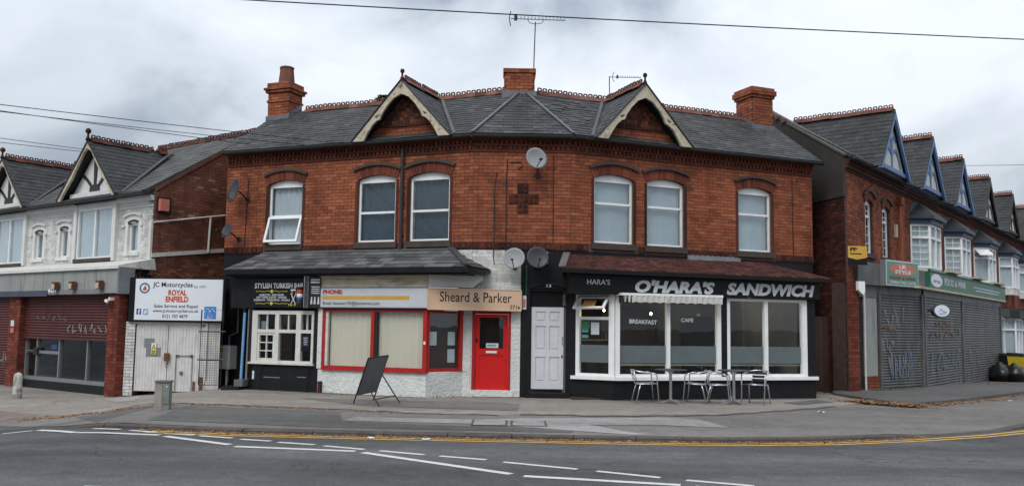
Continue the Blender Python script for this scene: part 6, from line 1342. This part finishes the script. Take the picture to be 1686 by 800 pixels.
shutter(RT, 4.50, 9.40, -.12, 2.74, .82, sb2, 'steel', .085); shutter(RT, 9.55, 16.4, -.34, 2.74, .82, sb2, 'steel', .085)
for a in (4.38, 9.42, 16.4): box('guide_rail', RT, a, a+.12, .7, .88, -.5, 2.76, 'steel', sb2)
MB().plan([RS.pt(.0, -.06, 0)[:2], RS.pt(rl, -.06, 0)[:2], RT.pt(4.4, .78, 0)[:2], RT.pt(16.5, .78, 0)[:2], RT.pt(16.5, -.2, 0)[:2], RT.pt(0.2, -.2, 0)[:2]], -.6, 2.7).build('shop_body', 'room_dark', R1)
box('shop_end', Frame(*RT.pt(16.5, 0, 0)[:2], RT.a+pi/2), -.8, .1, -.05, .05, -.6, 3.4, 'old_white', R1)
MB().plan([RS.pt(-.35, .1, 0)[:2], RS.pt(.82, .1, 0)[:2], RS.pt(.82, -.6, 0)[:2], RS.pt(-.2, -.6, 0)[:2]], 2.93, 3.55).build('fascia_end', 'grey_box', R1)
MB().plan([RS.pt(.8, .05, 0)[:2], RS.pt(rl, .05, 0)[:2], RT.pt(4.4, .9, 0)[:2], RT.pt(16.6, .9, 0)[:2], RT.pt(16.6, 0, 0)[:2], RT.pt(1.2, 0, 0)[:2]], 2.95, 3.48).build('fascia_body', 'grey_box', R1)
gf = MB().box(RT, 4.5, 16.7, .9, 1.02, 2.98, 3.48).build('green_fascia', 'sign_green', R1); box('yellow_strip', RT, 3.2, 16.7, .86, 1.04, 2.92, 2.98, 'cream_board', gf)
MB().tube([RT.pt(4.5, 1.0, 3.5), RT.pt(16.7, 1.0, 3.5)], .05, 8).build('fascia_roll', 'sign_green', gf)
for a in (6.6, 10.4, 14.3): box('fascia_lamp', RT, a, a+1.6, .95, 1.16, 3.56, 3.62, 'cream_board', gf)
text("FOOD & WINE", RT, 6.3, 9.3, 3.14, 3.36, 1.024, 'ink_grey', gf, 0., .03)
for a, b, z in ((10.6, 15.6, 3.24), (11.0, 15.2, 3.14)): box('small_print', RT, a, b, 1.02, 1.024, z, z+.035, 'ink_grey', gf)
nrm = RT.pt(0, 1, 0)-RT.pt(0, 0, 0)
m = MB(); n = 20; m.add([RT.pt(5.25+.72*cos(2*pi*k/n), 1.03, 3.23+.2*sin(2*pi*k/n)) for k in range(n)], [tuple(range(n))]); m.build('oval', 'sign_white', gf)
text("STYLE", RT, 4.85, 5.7, 3.16, 3.24, 1.034, 'ink_maroon', gf, 0., .03)
s = box('food_sign', RS, .80, 2.62, .10, .26, 2.93, 3.66, 'alu_frame'); tag(s, 'faded green and salmon FOOD & WINE box sign on the shuttered corner shop', 'sign')
box('face', RS, .84, 2.58, .26, .27, 2.97, 3.62, 'sign_green_faded', s); box('edge_trim', RS, .82, 2.60, .261, .266, 2.95, 3.64, 'sign_white', s)
m = MB(); m.add([RS.pt(1.71+.72*cos(2*pi*k/n), .274, 3.41+.165*sin(2*pi*k/n)) for k in range(n)], [tuple(range(n))]); m.build('oval', 'sign_salmon', s)
text("UR", RS, 1.52, 1.90, 3.43, 3.54, .278, 'ink_white', s, 0., .03); text("STYLE", RS, 1.28, 2.16, 3.29, 3.39, .278, 'ink_white', s, 0., .03)
text("FOOD & WINE", RS, 1.0, 2.42, 3.12, 3.21, .275, 'ink_maroon', s, 0., .03); text("OPEN TILL LATE", RS, 1.0, 2.42, 3.0, 3.08, .275, 'ink_grey', s, 0., .02)
s = thing('oval_sign', RT.pt(4.6, 1.0, 2.3), 'small white oval lightbox sign hanging between the grey shutters', 'sign')
OS = Frame(*RT.pt(4.35, 1.12, 0)[:2], .35); m = MB(); k = MB(); n = 24
for mm, r0, o0, o1 in ((m, 1.0, -.06, .06), (k, .86, .055, .068)):
    vs = [OS.pt(.26+.33*r0*cos(2*pi*i/n), o1, 2.30+.20*r0*sin(2*pi*i/n)) for i in range(n)]+[OS.pt(.26+.33*r0*cos(2*pi*i/n), o0, 2.30+.20*r0*sin(2*pi*i/n)) for i in range(n)]
    mm.add(vs, [tuple(range(n)), tuple(range(2*n-1, n-1, -1))]+[(i, i+n, (i+1) % n+n, (i+1) % n) for i in range(n)])
m.build('case', 'navy_panel', s); k.build('face', 'sign_white', s); MB().tube([OS.pt(.12, .07, 2.27), OS.pt(.2, .07, 2.36), OS.pt(.3, .07, 2.28), OS.pt(.42, .07, 2.27), OS.pt(.36, .07, 2.22), OS.pt(.14, .07, 2.22)], .012, 4).build('emblem', 'ink_sky', s)
box('bracket', OS, -.2, .0, -.03, .03, 2.28, 2.32, 'plastic_black', s)
scrawl(RS, 1.1, 2.2, 1.75, 2.45, .004, 6, 'spray_grey', sb1, 21, .015); scrawl(RS, 1.0, 1.7, 1.05, 1.5, .004, 5, 'spray_grey', sb1, 22, .018); scrawl(RS, 1.4, 2.7, .25, 1.15, .004, 12, 'spray_blue', sb1, 23, .018); scrawl(RS, 1.3, 2.6, .3, 1.2, .005, 10, 'spray_grey', sb1, 27, .015); scrawl(RS, 1.0, 1.7, 1.66, 1.84, .004, 6, 'spray_warm', sb1, 24, .03)
scrawl(RT, 5.0, 9.0, 1.45, 1.75, .865, 7, 'spray_warm', sb2, 31, .03); scrawl(RT, 5.0, 9.2, .5, 1.1, .866, 8, 'spray_blue', sb2, 32, .025); scrawl(RT, 5.5, 8.0, 1.8, 2.0, .865, 5, 'spray_warm', sb2, 33, .03); scrawl(RT, 10, 15, .4, 1.2, .865, 9, 'spray_grey', sb2, 34, .02)
s = thing('estate_board', RT.pt(.8, .3, 3.6), 'small yellow and black letting board fixed to the brick corner', 'sign'); EB = Frame(*GW.pt(gL-.05, .04, 0)[:2], .12)
MB().poly(EB, [(.08, 3.62), (.37, 3.56), (.66, 3.62), (.66, 3.92), (.08, 3.92)], .0, .02).build('board', 'sign_yellow', s); MB().poly(EB, [(.08, 3.42), (.66, 3.42), (.66, 3.61), (.37, 3.55), (.08, 3.61)], .0, .018).build('lower_board', 'black_gloss', s); text("FP", EB, .18, .38, 3.78, 3.88, .022, 'ink', s, 0., .05); box('print_line', EB, .18, .5, .02, .023, 3.70, 3.73, 'ink', s)
al = thing('alarm_box', RT.pt(-.1, .2, 2.8), 'white alarm box on the brick pier left of the shutters', 'alarm'); BX = Frame(8.9, 23.28, .3); MB().poly(BX, [(.25, 2.75), (.40, 2.62), (.46, 2.72), (.46, 2.98), (.25, 2.98)], .0, .1).build('cover', 'upvc', al)
wb = box('wall_box', RT, 4.6, 4.75, .0, .08, 4.55, 4.95, 'cream_board', R1)
# ground floor of the farther houses: bays behind a fence
for k, (H, c, gz_) in enumerate(((R4, 18.0, -.35), (R5, 22.4, -.45), (R6, 27.6, -.55))):
    pts = [RT.pt(c-1.2, 0, 0), RT.pt(c-.8, .6, 0), RT.pt(c+.8, .6, 0), RT.pt(c+1.2, 0, 0)]; z0, z1 = gz_+.7, 2.35
    MB().plan([p[:2] for p in pts], gz_-.3, z0).build('bay_base', 'old_white', H); MB().plan([RT.pt(c-1.4, 0, 0)[:2], RT.pt(c-.95, .8, 0)[:2], RT.pt(c+.95, .8, 0)[:2], RT.pt(c+1.4, 0, 0)[:2]], z1, z1+.35).build('bay_roof', 'slate_dark', H)
    for i in range(3):
        F = frame2(pts[i], pts[i+1]); L_ = (pts[i+1]-pts[i]).length; m = MB(); n = 2 if i == 1 else 1
        for j in range(n+1): x = L_*j/n; m.box(F, max(0, x-.06), min(L_, x+.06), -.06, .02, z0, z1)
        m.box(F, .06, L_-.06, -.06, .018, z0, z0+.08).box(F, .06, L_-.06, -.06, .018, z1-.08, z1).box(F, .06, L_-.06, -.06, .017, z1-.55, z1-.47); w = m.build('bay_window', 'upvc', H); box('pane', F, .05, L_-.05, -.04, -.034, z0+.08, z1-.08, 'glass', w); pleats(F, .05, L_-.05, z0, z1, -.09, .1, .015, 'curtain', w, 'curtain')
pf = thing('picket_fence', RT.pt(19, 1.6, -.4), 'low dark picket fence in front of the white bay behind the bins', 'fence')
for i in range(22): x = 16.9+i*.2; MB().poly(RT, [(x, -.45), (x+.13, -.45), (x+.13, .62), (x+.065, .72), (x, .62)], 1.5, 1.53).build('picket', 'plastic_black', pf)
for z in (-.1, .45): box('rail', RT, 16.8, 21.4, 1.46, 1.498, z, z+.08, 'plastic_black', pf)

# ------------------------------------------------------------------ cafe chairs and tables
def make_chair(seat_mt='alu'):
    """aluminium tube armchair, front towards +x"""
    r = bpy.data.objects.new('cafe_chair', None); COL.objects.link(r); WL[r.name] = Vector((0, 0, 0)); r.empty_display_size = .2
    for s in (-1, 1):
        MB().tube([(.27, s*.25, 0), (.23, s*.26, .40), (.22, s*.265, .60), (.18, s*.27, .655), (.08, s*.27, .665)], .0135, 8).build('front_leg', 'alu', r, True)
        MB().tube([(-.24, s*.24, 0), (-.17, s*.22, .30), (-.13, s*.21, .43)], .0135, 8).build('rear_leg', 'alu', r, True)
    MB().tube([(.08, -.27, .665), (-.08, -.265, .675), (-.20, -.235, .70), (-.27, -.15, .725), (-.29, 0, .73), (-.27, .15, .725), (-.20, .235, .70), (-.08, .265, .675), (.08, .27, .665)], .0135, 8).build('arm_rail', 'alu', r, True)
    MB().tube([(.22, -.24, .43), (.22, .24, .43), (-.16, .22, .42), (-.19, .16, .42), (-.19, -.16, .42), (-.16, -.22, .42)], .011, 6, True).build('seat_frame', 'alu', r, True)
    for i in range(7): x = .20-.06*i; F = Frame(x, 0, pi/2); MB().box(F, -.215+.003*i, .215-.003*i, -.024, .024, .435-.004*i, .443-.004*i).build('seat_slat', seat_mt, r)
    for s in (-1, 1): MB().tube([(-.18, s*.16, .42), (-.23, s*.165, .55), (-.275, s*.15, .72)], .010, 6).build('back_upright', 'alu', r, True)
    for i in range(3): z = .49+.075*i; o = -.215-.018*i; F = Frame(o, 0, pi/2); MB().box(F, -.16, .16, -.006, .004, z, z+.055).build('back_slat', 'seat_dark' if seat_mt != 'alu' else 'alu', r)
    return r
ch0 = make_chair(); chd = make_chair('seat_dark')
SP = [(ch0, 2.98, 19.72, .08, 'leftmost aluminium cafe chair facing the first round table'), (None, 4.18, 19.86, 2.75, 'aluminium cafe chair half hidden under the left table top'), (None, 4.60, 19.66, -.32, 'shiny aluminium cafe chair with its arm towards the second table'), (chd, 5.50, 19.86, -2.15, 'rightmost aluminium cafe chair with a dark backrest')]
for o, x, y, a, lab in SP:
    o = o or copy_tree(ch0); o.location = (x, y, pz(x, y)+FZ); o.rotation_euler = (0, 0, a); tag(o, lab, 'chair', 'aluminium chairs outside the cafe')
def make_table():
    r = bpy.data.objects.new('cafe_table', None); COL.objects.link(r); WL[r.name] = Vector((0, 0, 0)); r.empty_display_size = .2
    MB().lathe((0, 0, .715), [(0, 0), (.33, 0), (.355, .006), (.355, .022), (.34, .03), (0, .03)], 28).build('table_top', 'dish_dark', r, True)
    MB().lathe((0, 0, .03), [(.03, 0), (.036, .04), (.034, .60), (.05, .645), (.11, .685)], 12).build('pedestal', 'alu', r, True)
    for k in range(4):
        a = k*pi/2+.35; F = Frame(0, 0, a); MB().hexa([F.pt(.02, .03, .02), F.pt(.36, .022, 0), F.pt(.36, .022, .025), F.pt(.02, .03, .09), F.pt(.02, -.03, .02), F.pt(.36, -.022, 0), F.pt(.36, -.022, .025), F.pt(.02, -.03, .09)]).build('foot', 'alu', r)
    return r
t0_ = make_table(); t1_ = copy_tree(t0_)
for o, x, y, lab in ((t0_, 3.56, 19.72, 'round cafe table nearest the white door'), (t1_, 4.98, 19.80, 'round cafe table second from the white door')): o.location = (x, y, pz(x, y)+FZ); tag(o, lab, 'table', 'round tables outside the cafe')
# ------------------------------------------------------------------ pavement board
A = bpy.data.objects.new('pavement_board', None); COL.objects.link(A); WL[A.name] = Vector((0, 0, 0)); tag(A, 'folding A-board with a blank dark panel leaning open outside the office', 'sign')
def leaf(sg, label):
    # local x: spread of the legs, y: width
    for y in (-.28, .28): MB().tube([Vector((-.42 if sg > 0 else .36, y, 0)), Vector((.08 if sg > 0 else -.13, y, .96 if sg > 0 else .56))], .014, 6).build('leg', 'plastic_black', A)
leaf(1, ''); leaf(-1, '')
a0, a1 = Vector((-.315, 0, .20)), Vector((.08, 0, .96)); W2 = Vector((0, .27, 0)); nn = Vector((-.94, 0, .34))*.012
MB().hexa([a0-W2-nn, a0+W2-nn, a1+W2-nn, a1-W2-nn, a0-W2+nn, a0+W2+nn, a1+W2+nn, a1-W2+nn]).build('panel', 'blackboard', A)
for p, q in ((a0-W2, a0+W2), (a1-W2, a1+W2)): MB().tube([p, q], .016, 6).build('rail', 'plastic_black', A)
MB().tube([Vector((.24, -.28, .14)), Vector((.24, .28, .14))], .012, 6).build('rail', 'plastic_black', A)
A.location = (-2.72, 18.35, pz(-2.72, 18.35)+FZ+.02); A.rotation_euler = (radians(5), 0, radians(-38))
# ------------------------------------------------------------------ street cabinet, bollard
x, y = -6.62, 17.05; z = pz(x, y)+.0; F = Frame(x, y, .12)
cb_ = thing('street_cabinet', (x, y, z), 'small grey service cabinet standing near the kerb', 'cabinet')
MB().box(F, -.13, .13, -.10, .10, z-.05, z+.52).build('body', 'cabinet', cb_); MB().box(F, .005, .125, .10, .112, z+.12, z+.50).build('door', 'cabinet', cb_); MB().box(F, -.145, .145, -.115, .125, z+.52, z+.55).build('cap', 'grey_box', cb_)
MB().box(F, -.14, -.004, .10, .108, z-.02, z+.5).build('side_cover', 'concrete', cb_); MB().lathe(F.pt(.08, .112, z+.44), [(.014, 0), (.014, .004), (0, .005)], 8, (0, -1, 0)).build('badge', 'sign_white', cb_); MB().lathe(F.pt(.05, .112, z+.18), [(.01, 0), (0, .006)], 8, (0, -1, 0)).build('lock', 'plastic_black', cb_)
x, y = -12.1, 21.9; z = pz(x, y)+FZ
bo_ = thing('bollard', (x, y, z), 'short peeling white bollard in front of the maroon shutters', 'bollard')
MB().lathe((x, y, z), [(.11, 0), (.105, .05), (.10, .50), (.09, .58), (.05, .625), (0, .635)], 14).build('post', 'bollard_white', bo_, True); MB().lathe((x, y, z), [(.114, .0), (.112, .10), (.106, .12)], 14).build('base', 'concrete', bo_)
# ------------------------------------------------------------------ satellite dishes
def dish(loc, face, r, label, mt, wall, arm=.30):
    loc = Vector(loc); f = Vector(face).normalized(); D = thing('satellite_dish', loc, label, 'satellite dish', 'satellite dishes on the brick building')
    prof = [(r*k/6, .22*r*(k/6)**2) for k in range(7)]; m = MB().lathe(loc, prof+[(p, z-.012) for p, z in prof[::-1]], 20, f); m.build('reflector', mt, D, True)
    d = Vector((0, 0, -1)); d = (d-f*d.dot(f)).normalized(); tip = loc+f*arm*1.15+d*r*.55; MB().tube([loc+d*r*.8+f*.1*r, tip], .012, 5).build('arm', 'plastic_black', D); MB().tube([tip-f*.0, tip-f*.10+Vector((0, 0, .03))], .028, 8).build('receiver', 'plastic_black', D)
    w = Vector(wall); MB().tube([loc-f*.02, loc-f*.10, Vector((w.x, w.y, loc.z-.2)), w], .018, 6).build('bracket', 'plastic_black', D); MB().lathe(w, [(.07, 0), (.07, .02), (0, .022)], 8, (0, -1, 0)).build('wall_plate', 'plastic_black', D)
dish(FC.pt(.30, .38, 5.58), (.38, -1, .22), .26, 'grey satellite dish high on the corner above the brick cross', 'dish_grey', FC.pt(.36, .02, 5.25))
dish(FC.pt(-.17, .36, 3.22), (-.15, -1, .28), .255, 'pale satellite dish on the white wall above the tan sign', 'dish_grey', FC.pt(-.15, .02, 3.05))
dish(FC.pt(.37, .34, 3.25), (.15, -1, .25), .26, 'black satellite dish on the black wall above the white door', 'dish_dark', FC.pt(.35, .02, 3.1))
dish(FL.pt(-7.80, .42, 5.08), (-.80, -.62, .2), .33, 'large dark satellite dish seen edge on beside the open window', 'dish_dark', FL.pt(-7.72, .02, 4.9))
dish(FL.pt(-8.02, .40, 4.03), (-.55, -.8, .3), .20, 'small dark satellite dish low at the left end of the brick front', 'dish_dark', FL.pt(-7.95, .02, 3.85))
# ------------------------------------------------------------------ aerials
an_ = thing('tv_aerial', (.52, 22.6, 7.4), 'tall television aerial on a pole beside the middle chimney', 'aerial', 'television aerials')
MB().tube([(.50, 22.5, 7.551), (.505, 22.5, 8.557), (.53, 22.5, 9.618)], .016, 6).build('mast', 'plastic_black', an_)
MB().tube([(-.12, 22.5, 9.700), (1.32, 22.5, 9.673)], .011, 5).build('boom', 'plastic_black', an_)
for i in range(14): x = .05+i*.095; MB().tube([(x, 22.35, 9.700), (x, 22.5, 9.700), (x+.01, 22.52, 9.764)], .006, 4).build('element', 'plastic_black', an_)
for sg in (-1, 1): MB().tube([(-.16, 22.5, 9.700), (-.12, 22.5, 9.700+sg*.2)], .012, 4).build('reflector', 'plastic_black', an_)
box('dipole', Frame(.0, 22.5, 0), -.03, .05, -.03, .03, 9.654, 9.819, 'plastic_black', an_); MB().tube([(.32, 22.5, 9.691), (.38, 22.5, 9.590), (.53, 22.5, 9.563), (.70, 22.5, 9.590), (.76, 22.5, 9.682)], .009, 5).build('brace', 'plastic_black', an_)
a2 = thing('tv_aerial', (2.62, 23.5, 7.6), 'short television aerial left of the right dormer', 'aerial', 'television aerials')
MB().tube([(2.60, 23.5, 7.5), (2.59, 23.5, 8.48)], .014, 6).build('mast', 'plastic_black', a2); MB().tube([(2.58, 23.5, 8.46), (3.45, 23.4, 8.43)], .009, 5).build('boom', 'plastic_black', a2)
for i in range(9): x = 2.9+i*.06; MB().tube([(x, 23.4, 8.45), (x, 23.55, 8.45), (x, 23.46, 8.50)], .004, 4).build('element', 'plastic_black', a2)
for sg in (-1, 1): MB().tube([(2.66, 23.48, 8.46), (2.72, 23.48, 8.46+sg*.14)], .008, 4).build('reflector', 'plastic_black', a2)
box('dipole', Frame(2.8, 23.47, 0), -.02, .03, -.03, .03, 8.42, 8.50, 'plastic_black', a2)
# ------------------------------------------------------------------ overhead cables
def wire(p, q, sag, r, label):
    p, q = Vector(p), Vector(q); n = 24; pts = [p.lerp(q, i/n)-Vector((0, 0, sag*4*(i/n)*(1-i/n))) for i in range(n+1)]
    o = MB().tube(pts, r, 5).build('overhead_cable', 'cable', None, True); tag(o, label, 'cable', 'overhead cables')
wire((-11.5, 12.0, 6.53), (19.5, 18.0, 7.6), .12, .011, 'long overhead cable crossing the top of the photo')
wire((-14.0, 9.5, 5.05), FL.pt(-7.6, .2, 6.35), .05, .008, 'upper cable rising from the left edge to the left eaves')
wire((-14.0, 9.6, 4.96), FL.pt(-4.6, .22, 6.16), .05, .008, 'middle cable from the left edge to the left dormer foot')
wire((-14.0, 9.8, 4.96), FL.pt(-5.6, .22, 6.18), .09, .007, 'lower cable from the left edge to the brick eaves')
wire((-16, 14, 5.6), (-11.9, 24.2, 6.38), .04, .008, 'upper short cable running to the white gables'); wire((-16, 14, 5.38), (-11.95, 24.1, 6.30), .04, .008, 'lower short cable running to the white gables')
wire((18.75, 36, 8.55), (24, 20, 6.2), .1, .009, 'cable leaving the right terrace towards the right edge')
# ------------------------------------------------------------------ wheelie bins and rubbish bags
def bin_(x, y, z, a, lab, body, lid):
    Bn = thing('wheelie_bin', (x, y, z), lab, 'bin', 'bins at the right edge'); F = Frame(x, y, a)
    MB().hexa([F.pt(-.24, .26, z+.08), F.pt(.24, .26, z+.08), F.pt(.30, .34, z+.98), F.pt(-.30, .34, z+.98), F.pt(-.24, -.26, z+.08), F.pt(.24, -.26, z+.08), F.pt(.30, -.34, z+.98), F.pt(-.30, -.34, z+.98)]).build('body', body, Bn)
    MB().hexa([F.pt(-.32, .38, z+.98), F.pt(.32, .38, z+.98), F.pt(.29, .30, z+1.06), F.pt(-.29, .30, z+1.06), F.pt(-.32, -.38, z+.98), F.pt(.32, -.38, z+.98), F.pt(.29, -.34, z+1.10), F.pt(-.29, -.34, z+1.10)]).build('lid', lid, Bn)
    for s in (-.25, .25): MB().tube([F.pt(s-.04, -.30, z+.1), F.pt(s+.04, -.30, z+.1)], .1, 12).build('wheel', 'plastic_black', Bn)
    MB().tube([F.pt(-.26, -.40, z+.95), F.pt(.26, -.40, z+.95)], .02, 6).build('handle', lid, Bn)
def rzz(x, y): return pz(x, y)+.09
bin_(19.75, 35.3, rzz(19.75, 35.3), .5, 'black wheelie bin behind the yellow one', 'plastic_black', 'plastic_black'); bin_(19.72, 34.3, rzz(19.72, 34.3), .5, 'yellow wheelie bin at the right edge of the photo', 'yellow_plastic', 'plastic_black')
rnd = random.Random(3)
for k, (x, y, r, lab) in enumerate(((18.45, 33.5, .40, 'leftmost full black rubbish bag against the shutter end'), (18.95, 33.4, .42, 'big black rubbish bag in front of the picket fence'), (18.75, 34.0, .44, 'black rubbish bag at the back of the heap'), (19.25, 33.75, .30, 'small black rubbish bag beside the yellow bin'))):
    z = rzz(x, y); m = MB(); nr, nc = 9, 14
    for i in range(nr+1):
        t = i/nr; rr = r*(max(.05, sin(pi*min(t*.86+.14, .985)))**.6)*(1 if t < .8 else .55)
        for j in range(nc): a = 2*pi*j/nc; q = rr*(1+.12*sin(3*a+k)+.08*sin(7*a+5*t)+rnd.uniform(-.12, .12)); m.v.append(Vector((x+q*cos(a), y+q*sin(a), z+r*1.7*t)))
    m.f = [(i*nc+j, i*nc+(j+1) % nc, (i+1)*nc+(j+1) % nc, (i+1)*nc+j) for i in range(nr) for j in range(nc)]+[tuple(nr*nc+j for j in range(nc))]
    tag(m.build('rubbish_bag', 'bag', None, True), lab, 'rubbish bag', 'rubbish bags by the fence')
# ------------------------------------------------------------------ leaf litter, weeds, scraps
rnd = random.Random(8); m = MB(); w = MB()
def scatter(m, line, n, spread, zf, size=(.015, .045), h=.02):
    for _ in range(n):
        i = rnd.randrange(len(line)-1); t = rnd.random(); x = line[i][0]+(line[i+1][0]-line[i][0])*t+rnd.gauss(0, spread); y = line[i][1]+(line[i+1][1]-line[i][1])*t+rnd.gauss(0, spread); z = zf(x, y)+rnd.uniform(.004, h); a = rnd.uniform(0, 6.3); s = rnd.uniform(*size); b = rnd.uniform(-.4, .4)
        m.add([(x+s*cos(a), y+s*sin(a), z+s*b), (x-s*.5*sin(a), y+s*.5*cos(a), z), (x-s*cos(a), y-s*sin(a), z-s*b*.2), (x+s*.5*sin(a), y-s*.5*cos(a), z+.004)], [(0, 1, 2, 3)])
scatter(m, [(8.0, 21.0), (8.6, 20.3), (9.1, 19.85)], 900, .17, lambda x, y: pz(x, y)+.02, (.03, .075), .05); scatter(m, [(9.1, 19.95), (10.4, 20.9), (12.2, 22.4), (15, 25.2)], 600, .13, pz, (.025, .06), .04)
scatter(m, [(-8.0, 17.3), (-6.6, 18.1), (-4.9, 17.7), (-2, 16.8)], 420, .07, pz, (.02, .05)); scatter(m, [(-9.8, 17.9), (-8.6, 17.5), (-7.6, 17.9)], 420, .14, pz, (.02, .055))
kl = [(x, lerp_line(KERB, x)-.12) for x in [-6+.5*i for i in range(27)]]; scatter(m, kl, 1500, .055, roadz, (.015, .045)); scatter(m, [(-9.0, 22.6), (-7.6, 22.7)], 60, .12, lambda x, y: pz(x, y)+FZ); scatter(m, [(16.0, 29.5), (17.2, 30.8)], 160, .25, rzz)
m.build('leaf_litter', 'leaf_dry', None, False, Vector((0, 0, 0)), 'stuff')
def weeds(line, n, hh, zf):
    for _ in range(n):
        i = rnd.randrange(len(line)-1); t = rnd.random(); x = line[i][0]+(line[i+1][0]-line[i][0])*t+rnd.gauss(0, .04); y = line[i][1]+(line[i+1][1]-line[i][1])*t+rnd.gauss(0, .04); z = zf(x, y); a = rnd.uniform(0, 6.3); h = rnd.uniform(.3, 1)*hh; l = h*.6
        w.add([(x-.006, y, z), (x+.006, y, z), (x+l*cos(a)*.5, y+l*sin(a)*.5, z+h), ], [(0, 1, 2)])
weeds([(9.6, 23.6), (10.4, 24.2), (12.0, 25.6)], 160, .14, rzz); weeds([(8.0, 23.4), (8.9, 23.0)], 60, .1, pz); weeds([(-9.3, 23.3), (-7.7, 23.3)], 120, .1, lambda x, y: pz(x, y)+FZ); weeds([(-4.4, 21.1), (-2, 20.1), (-.8, 20.7)], 70, .07, lambda x, y: pz(x, y)+FZ)
w.build('weeds', 'leaf_green', None, False, Vector((0, 0, 0)), 'stuff')
for k, (x, y, zf, lab) in enumerate(((-1.28, 13.86, roadz, 'crumpled white paper scrap in the gutter by the yellow lines'), (-2.15, 13.9, roadz, 'flattened pale wrapper lying on the yellow lines'), (6.35, 18.2, pz, 'white litter scrap on the pavement below the cafe'), (4.9, 20.2, lambda x, y: pz(x, y)+FZ, 'white napkin on the ground under the second table'), (12.3, 21.9, pz, 'white scrap on the side pavement edge'), (-7.9, 23.2, lambda x, y: pz(x, y)+FZ, 'white rag lying at the foot of the gate'))):
    z = zf(x, y)+.008; m = MB(); n = 5
    for i in range(n):
        for j in range(n): m.v.append(Vector((x+(i-2)*.03+rnd.uniform(-.008, .008), y+(j-2)*.025, z+rnd.uniform(0, .03))))
    m.f = [(i*n+j, (i+1)*n+j, (i+1)*n+j+1, i*n+j+1) for i in range(n-1) for j in range(n-1)]; tag(m.build('litter', 'paper'), lab, 'litter', 'scraps of litter')
# ------------------------------------------------------------------ tree top showing over the ridge
T = thing('tree', (-5.0, 33, -.3), 'dark tree crown just showing above the left roof ridge', 'tree'); MB().tube([(-5, 33, -.3), (-5.05, 33, 5), (-5.0, 33, 9.2)], [.3, .2, .06], 8).build('trunk', 'bark', T)
m = MB()
for _ in range(2600):
    a, h = rnd.uniform(0, 6.3), rnd.uniform(0, 1); zz = 5.6+4.75*h; rr = 2.2*(1-h)**.8*rnd.uniform(.3, 1)+.12; lob = 1+.35*sin(3*a+zz*2); x, y = -5+rr*lob*cos(a), 33+rr*lob*sin(a); s = rnd.uniform(.06, .16); b = rnd.uniform(0, 6.3); u = Vector((cos(b), sin(b), rnd.uniform(-.5, .3)))*s; v = Vector((-sin(b), cos(b), rnd.uniform(-.4, .4)))*s*.45; c = Vector((x, y, zz)); m.add([c-u, c+v, c+u, c-v], [(0, 1, 2, 3)])
m.build('crown', 'leaf_green', T)
# ------------------------------------------------------------------ houses across the road, seen only as reflections in the glass
for k, (x, lab) in enumerate(((-13, 'brick house across the road mirrored in the left upstairs windows'), (-4, 'brick house across the road mirrored in the office window'), (5, 'brick house across the road mirrored in the cafe window'), (14, 'brick house across the road mirrored in the rightmost upstairs window'))):
    F = Frame(x, -13, pi); H = thing('house_opposite', (x, -16, -.1), lab, 'house', 'houses across the road')
    wall_cells(F, -3.8, 3.8, -.2, 5.2, [(-2.6, -1.0, .9, 2.4), (.9, 2.0, .0, 2.1), (-2.5, -1.2, 3.3, 4.6), (1.0, 2.3, 3.3, 4.6)], -6, 0).build('wall', 'brick_side', H)
    MB().hexa([F.pt(-4.1, .3, 5.1), F.pt(4.1, .3, 5.1), F.pt(4.1, -3, 7.6), F.pt(-4.1, -3, 7.6), F.pt(-4.1, -6.3, 5.1), F.pt(4.1, -6.3, 5.1), F.pt(4.1, -3, 7.5), F.pt(-4.1, -3, 7.5)]).build('roof', 'slate', H)
    for a, b, z0, z1 in ((-2.6, -1.0, .9, 2.4), (-2.5, -1.2, 3.3, 4.6), (1.0, 2.3, 3.3, 4.6)): pane_frame(F, a, b, z0, z1, -.06, .07, H, name='window'); box('backing', F, a, b, -.3, -.25, z0, z1, 'room_dark', H)
    box('door', F, .9, 2.0, -.12, -.06, -.1, 2.1, 'navy_panel', H); box('chimney', F, 2.6, 3.3, -3.4, -2.6, 6.8, 8.6, 'brick_side', H)
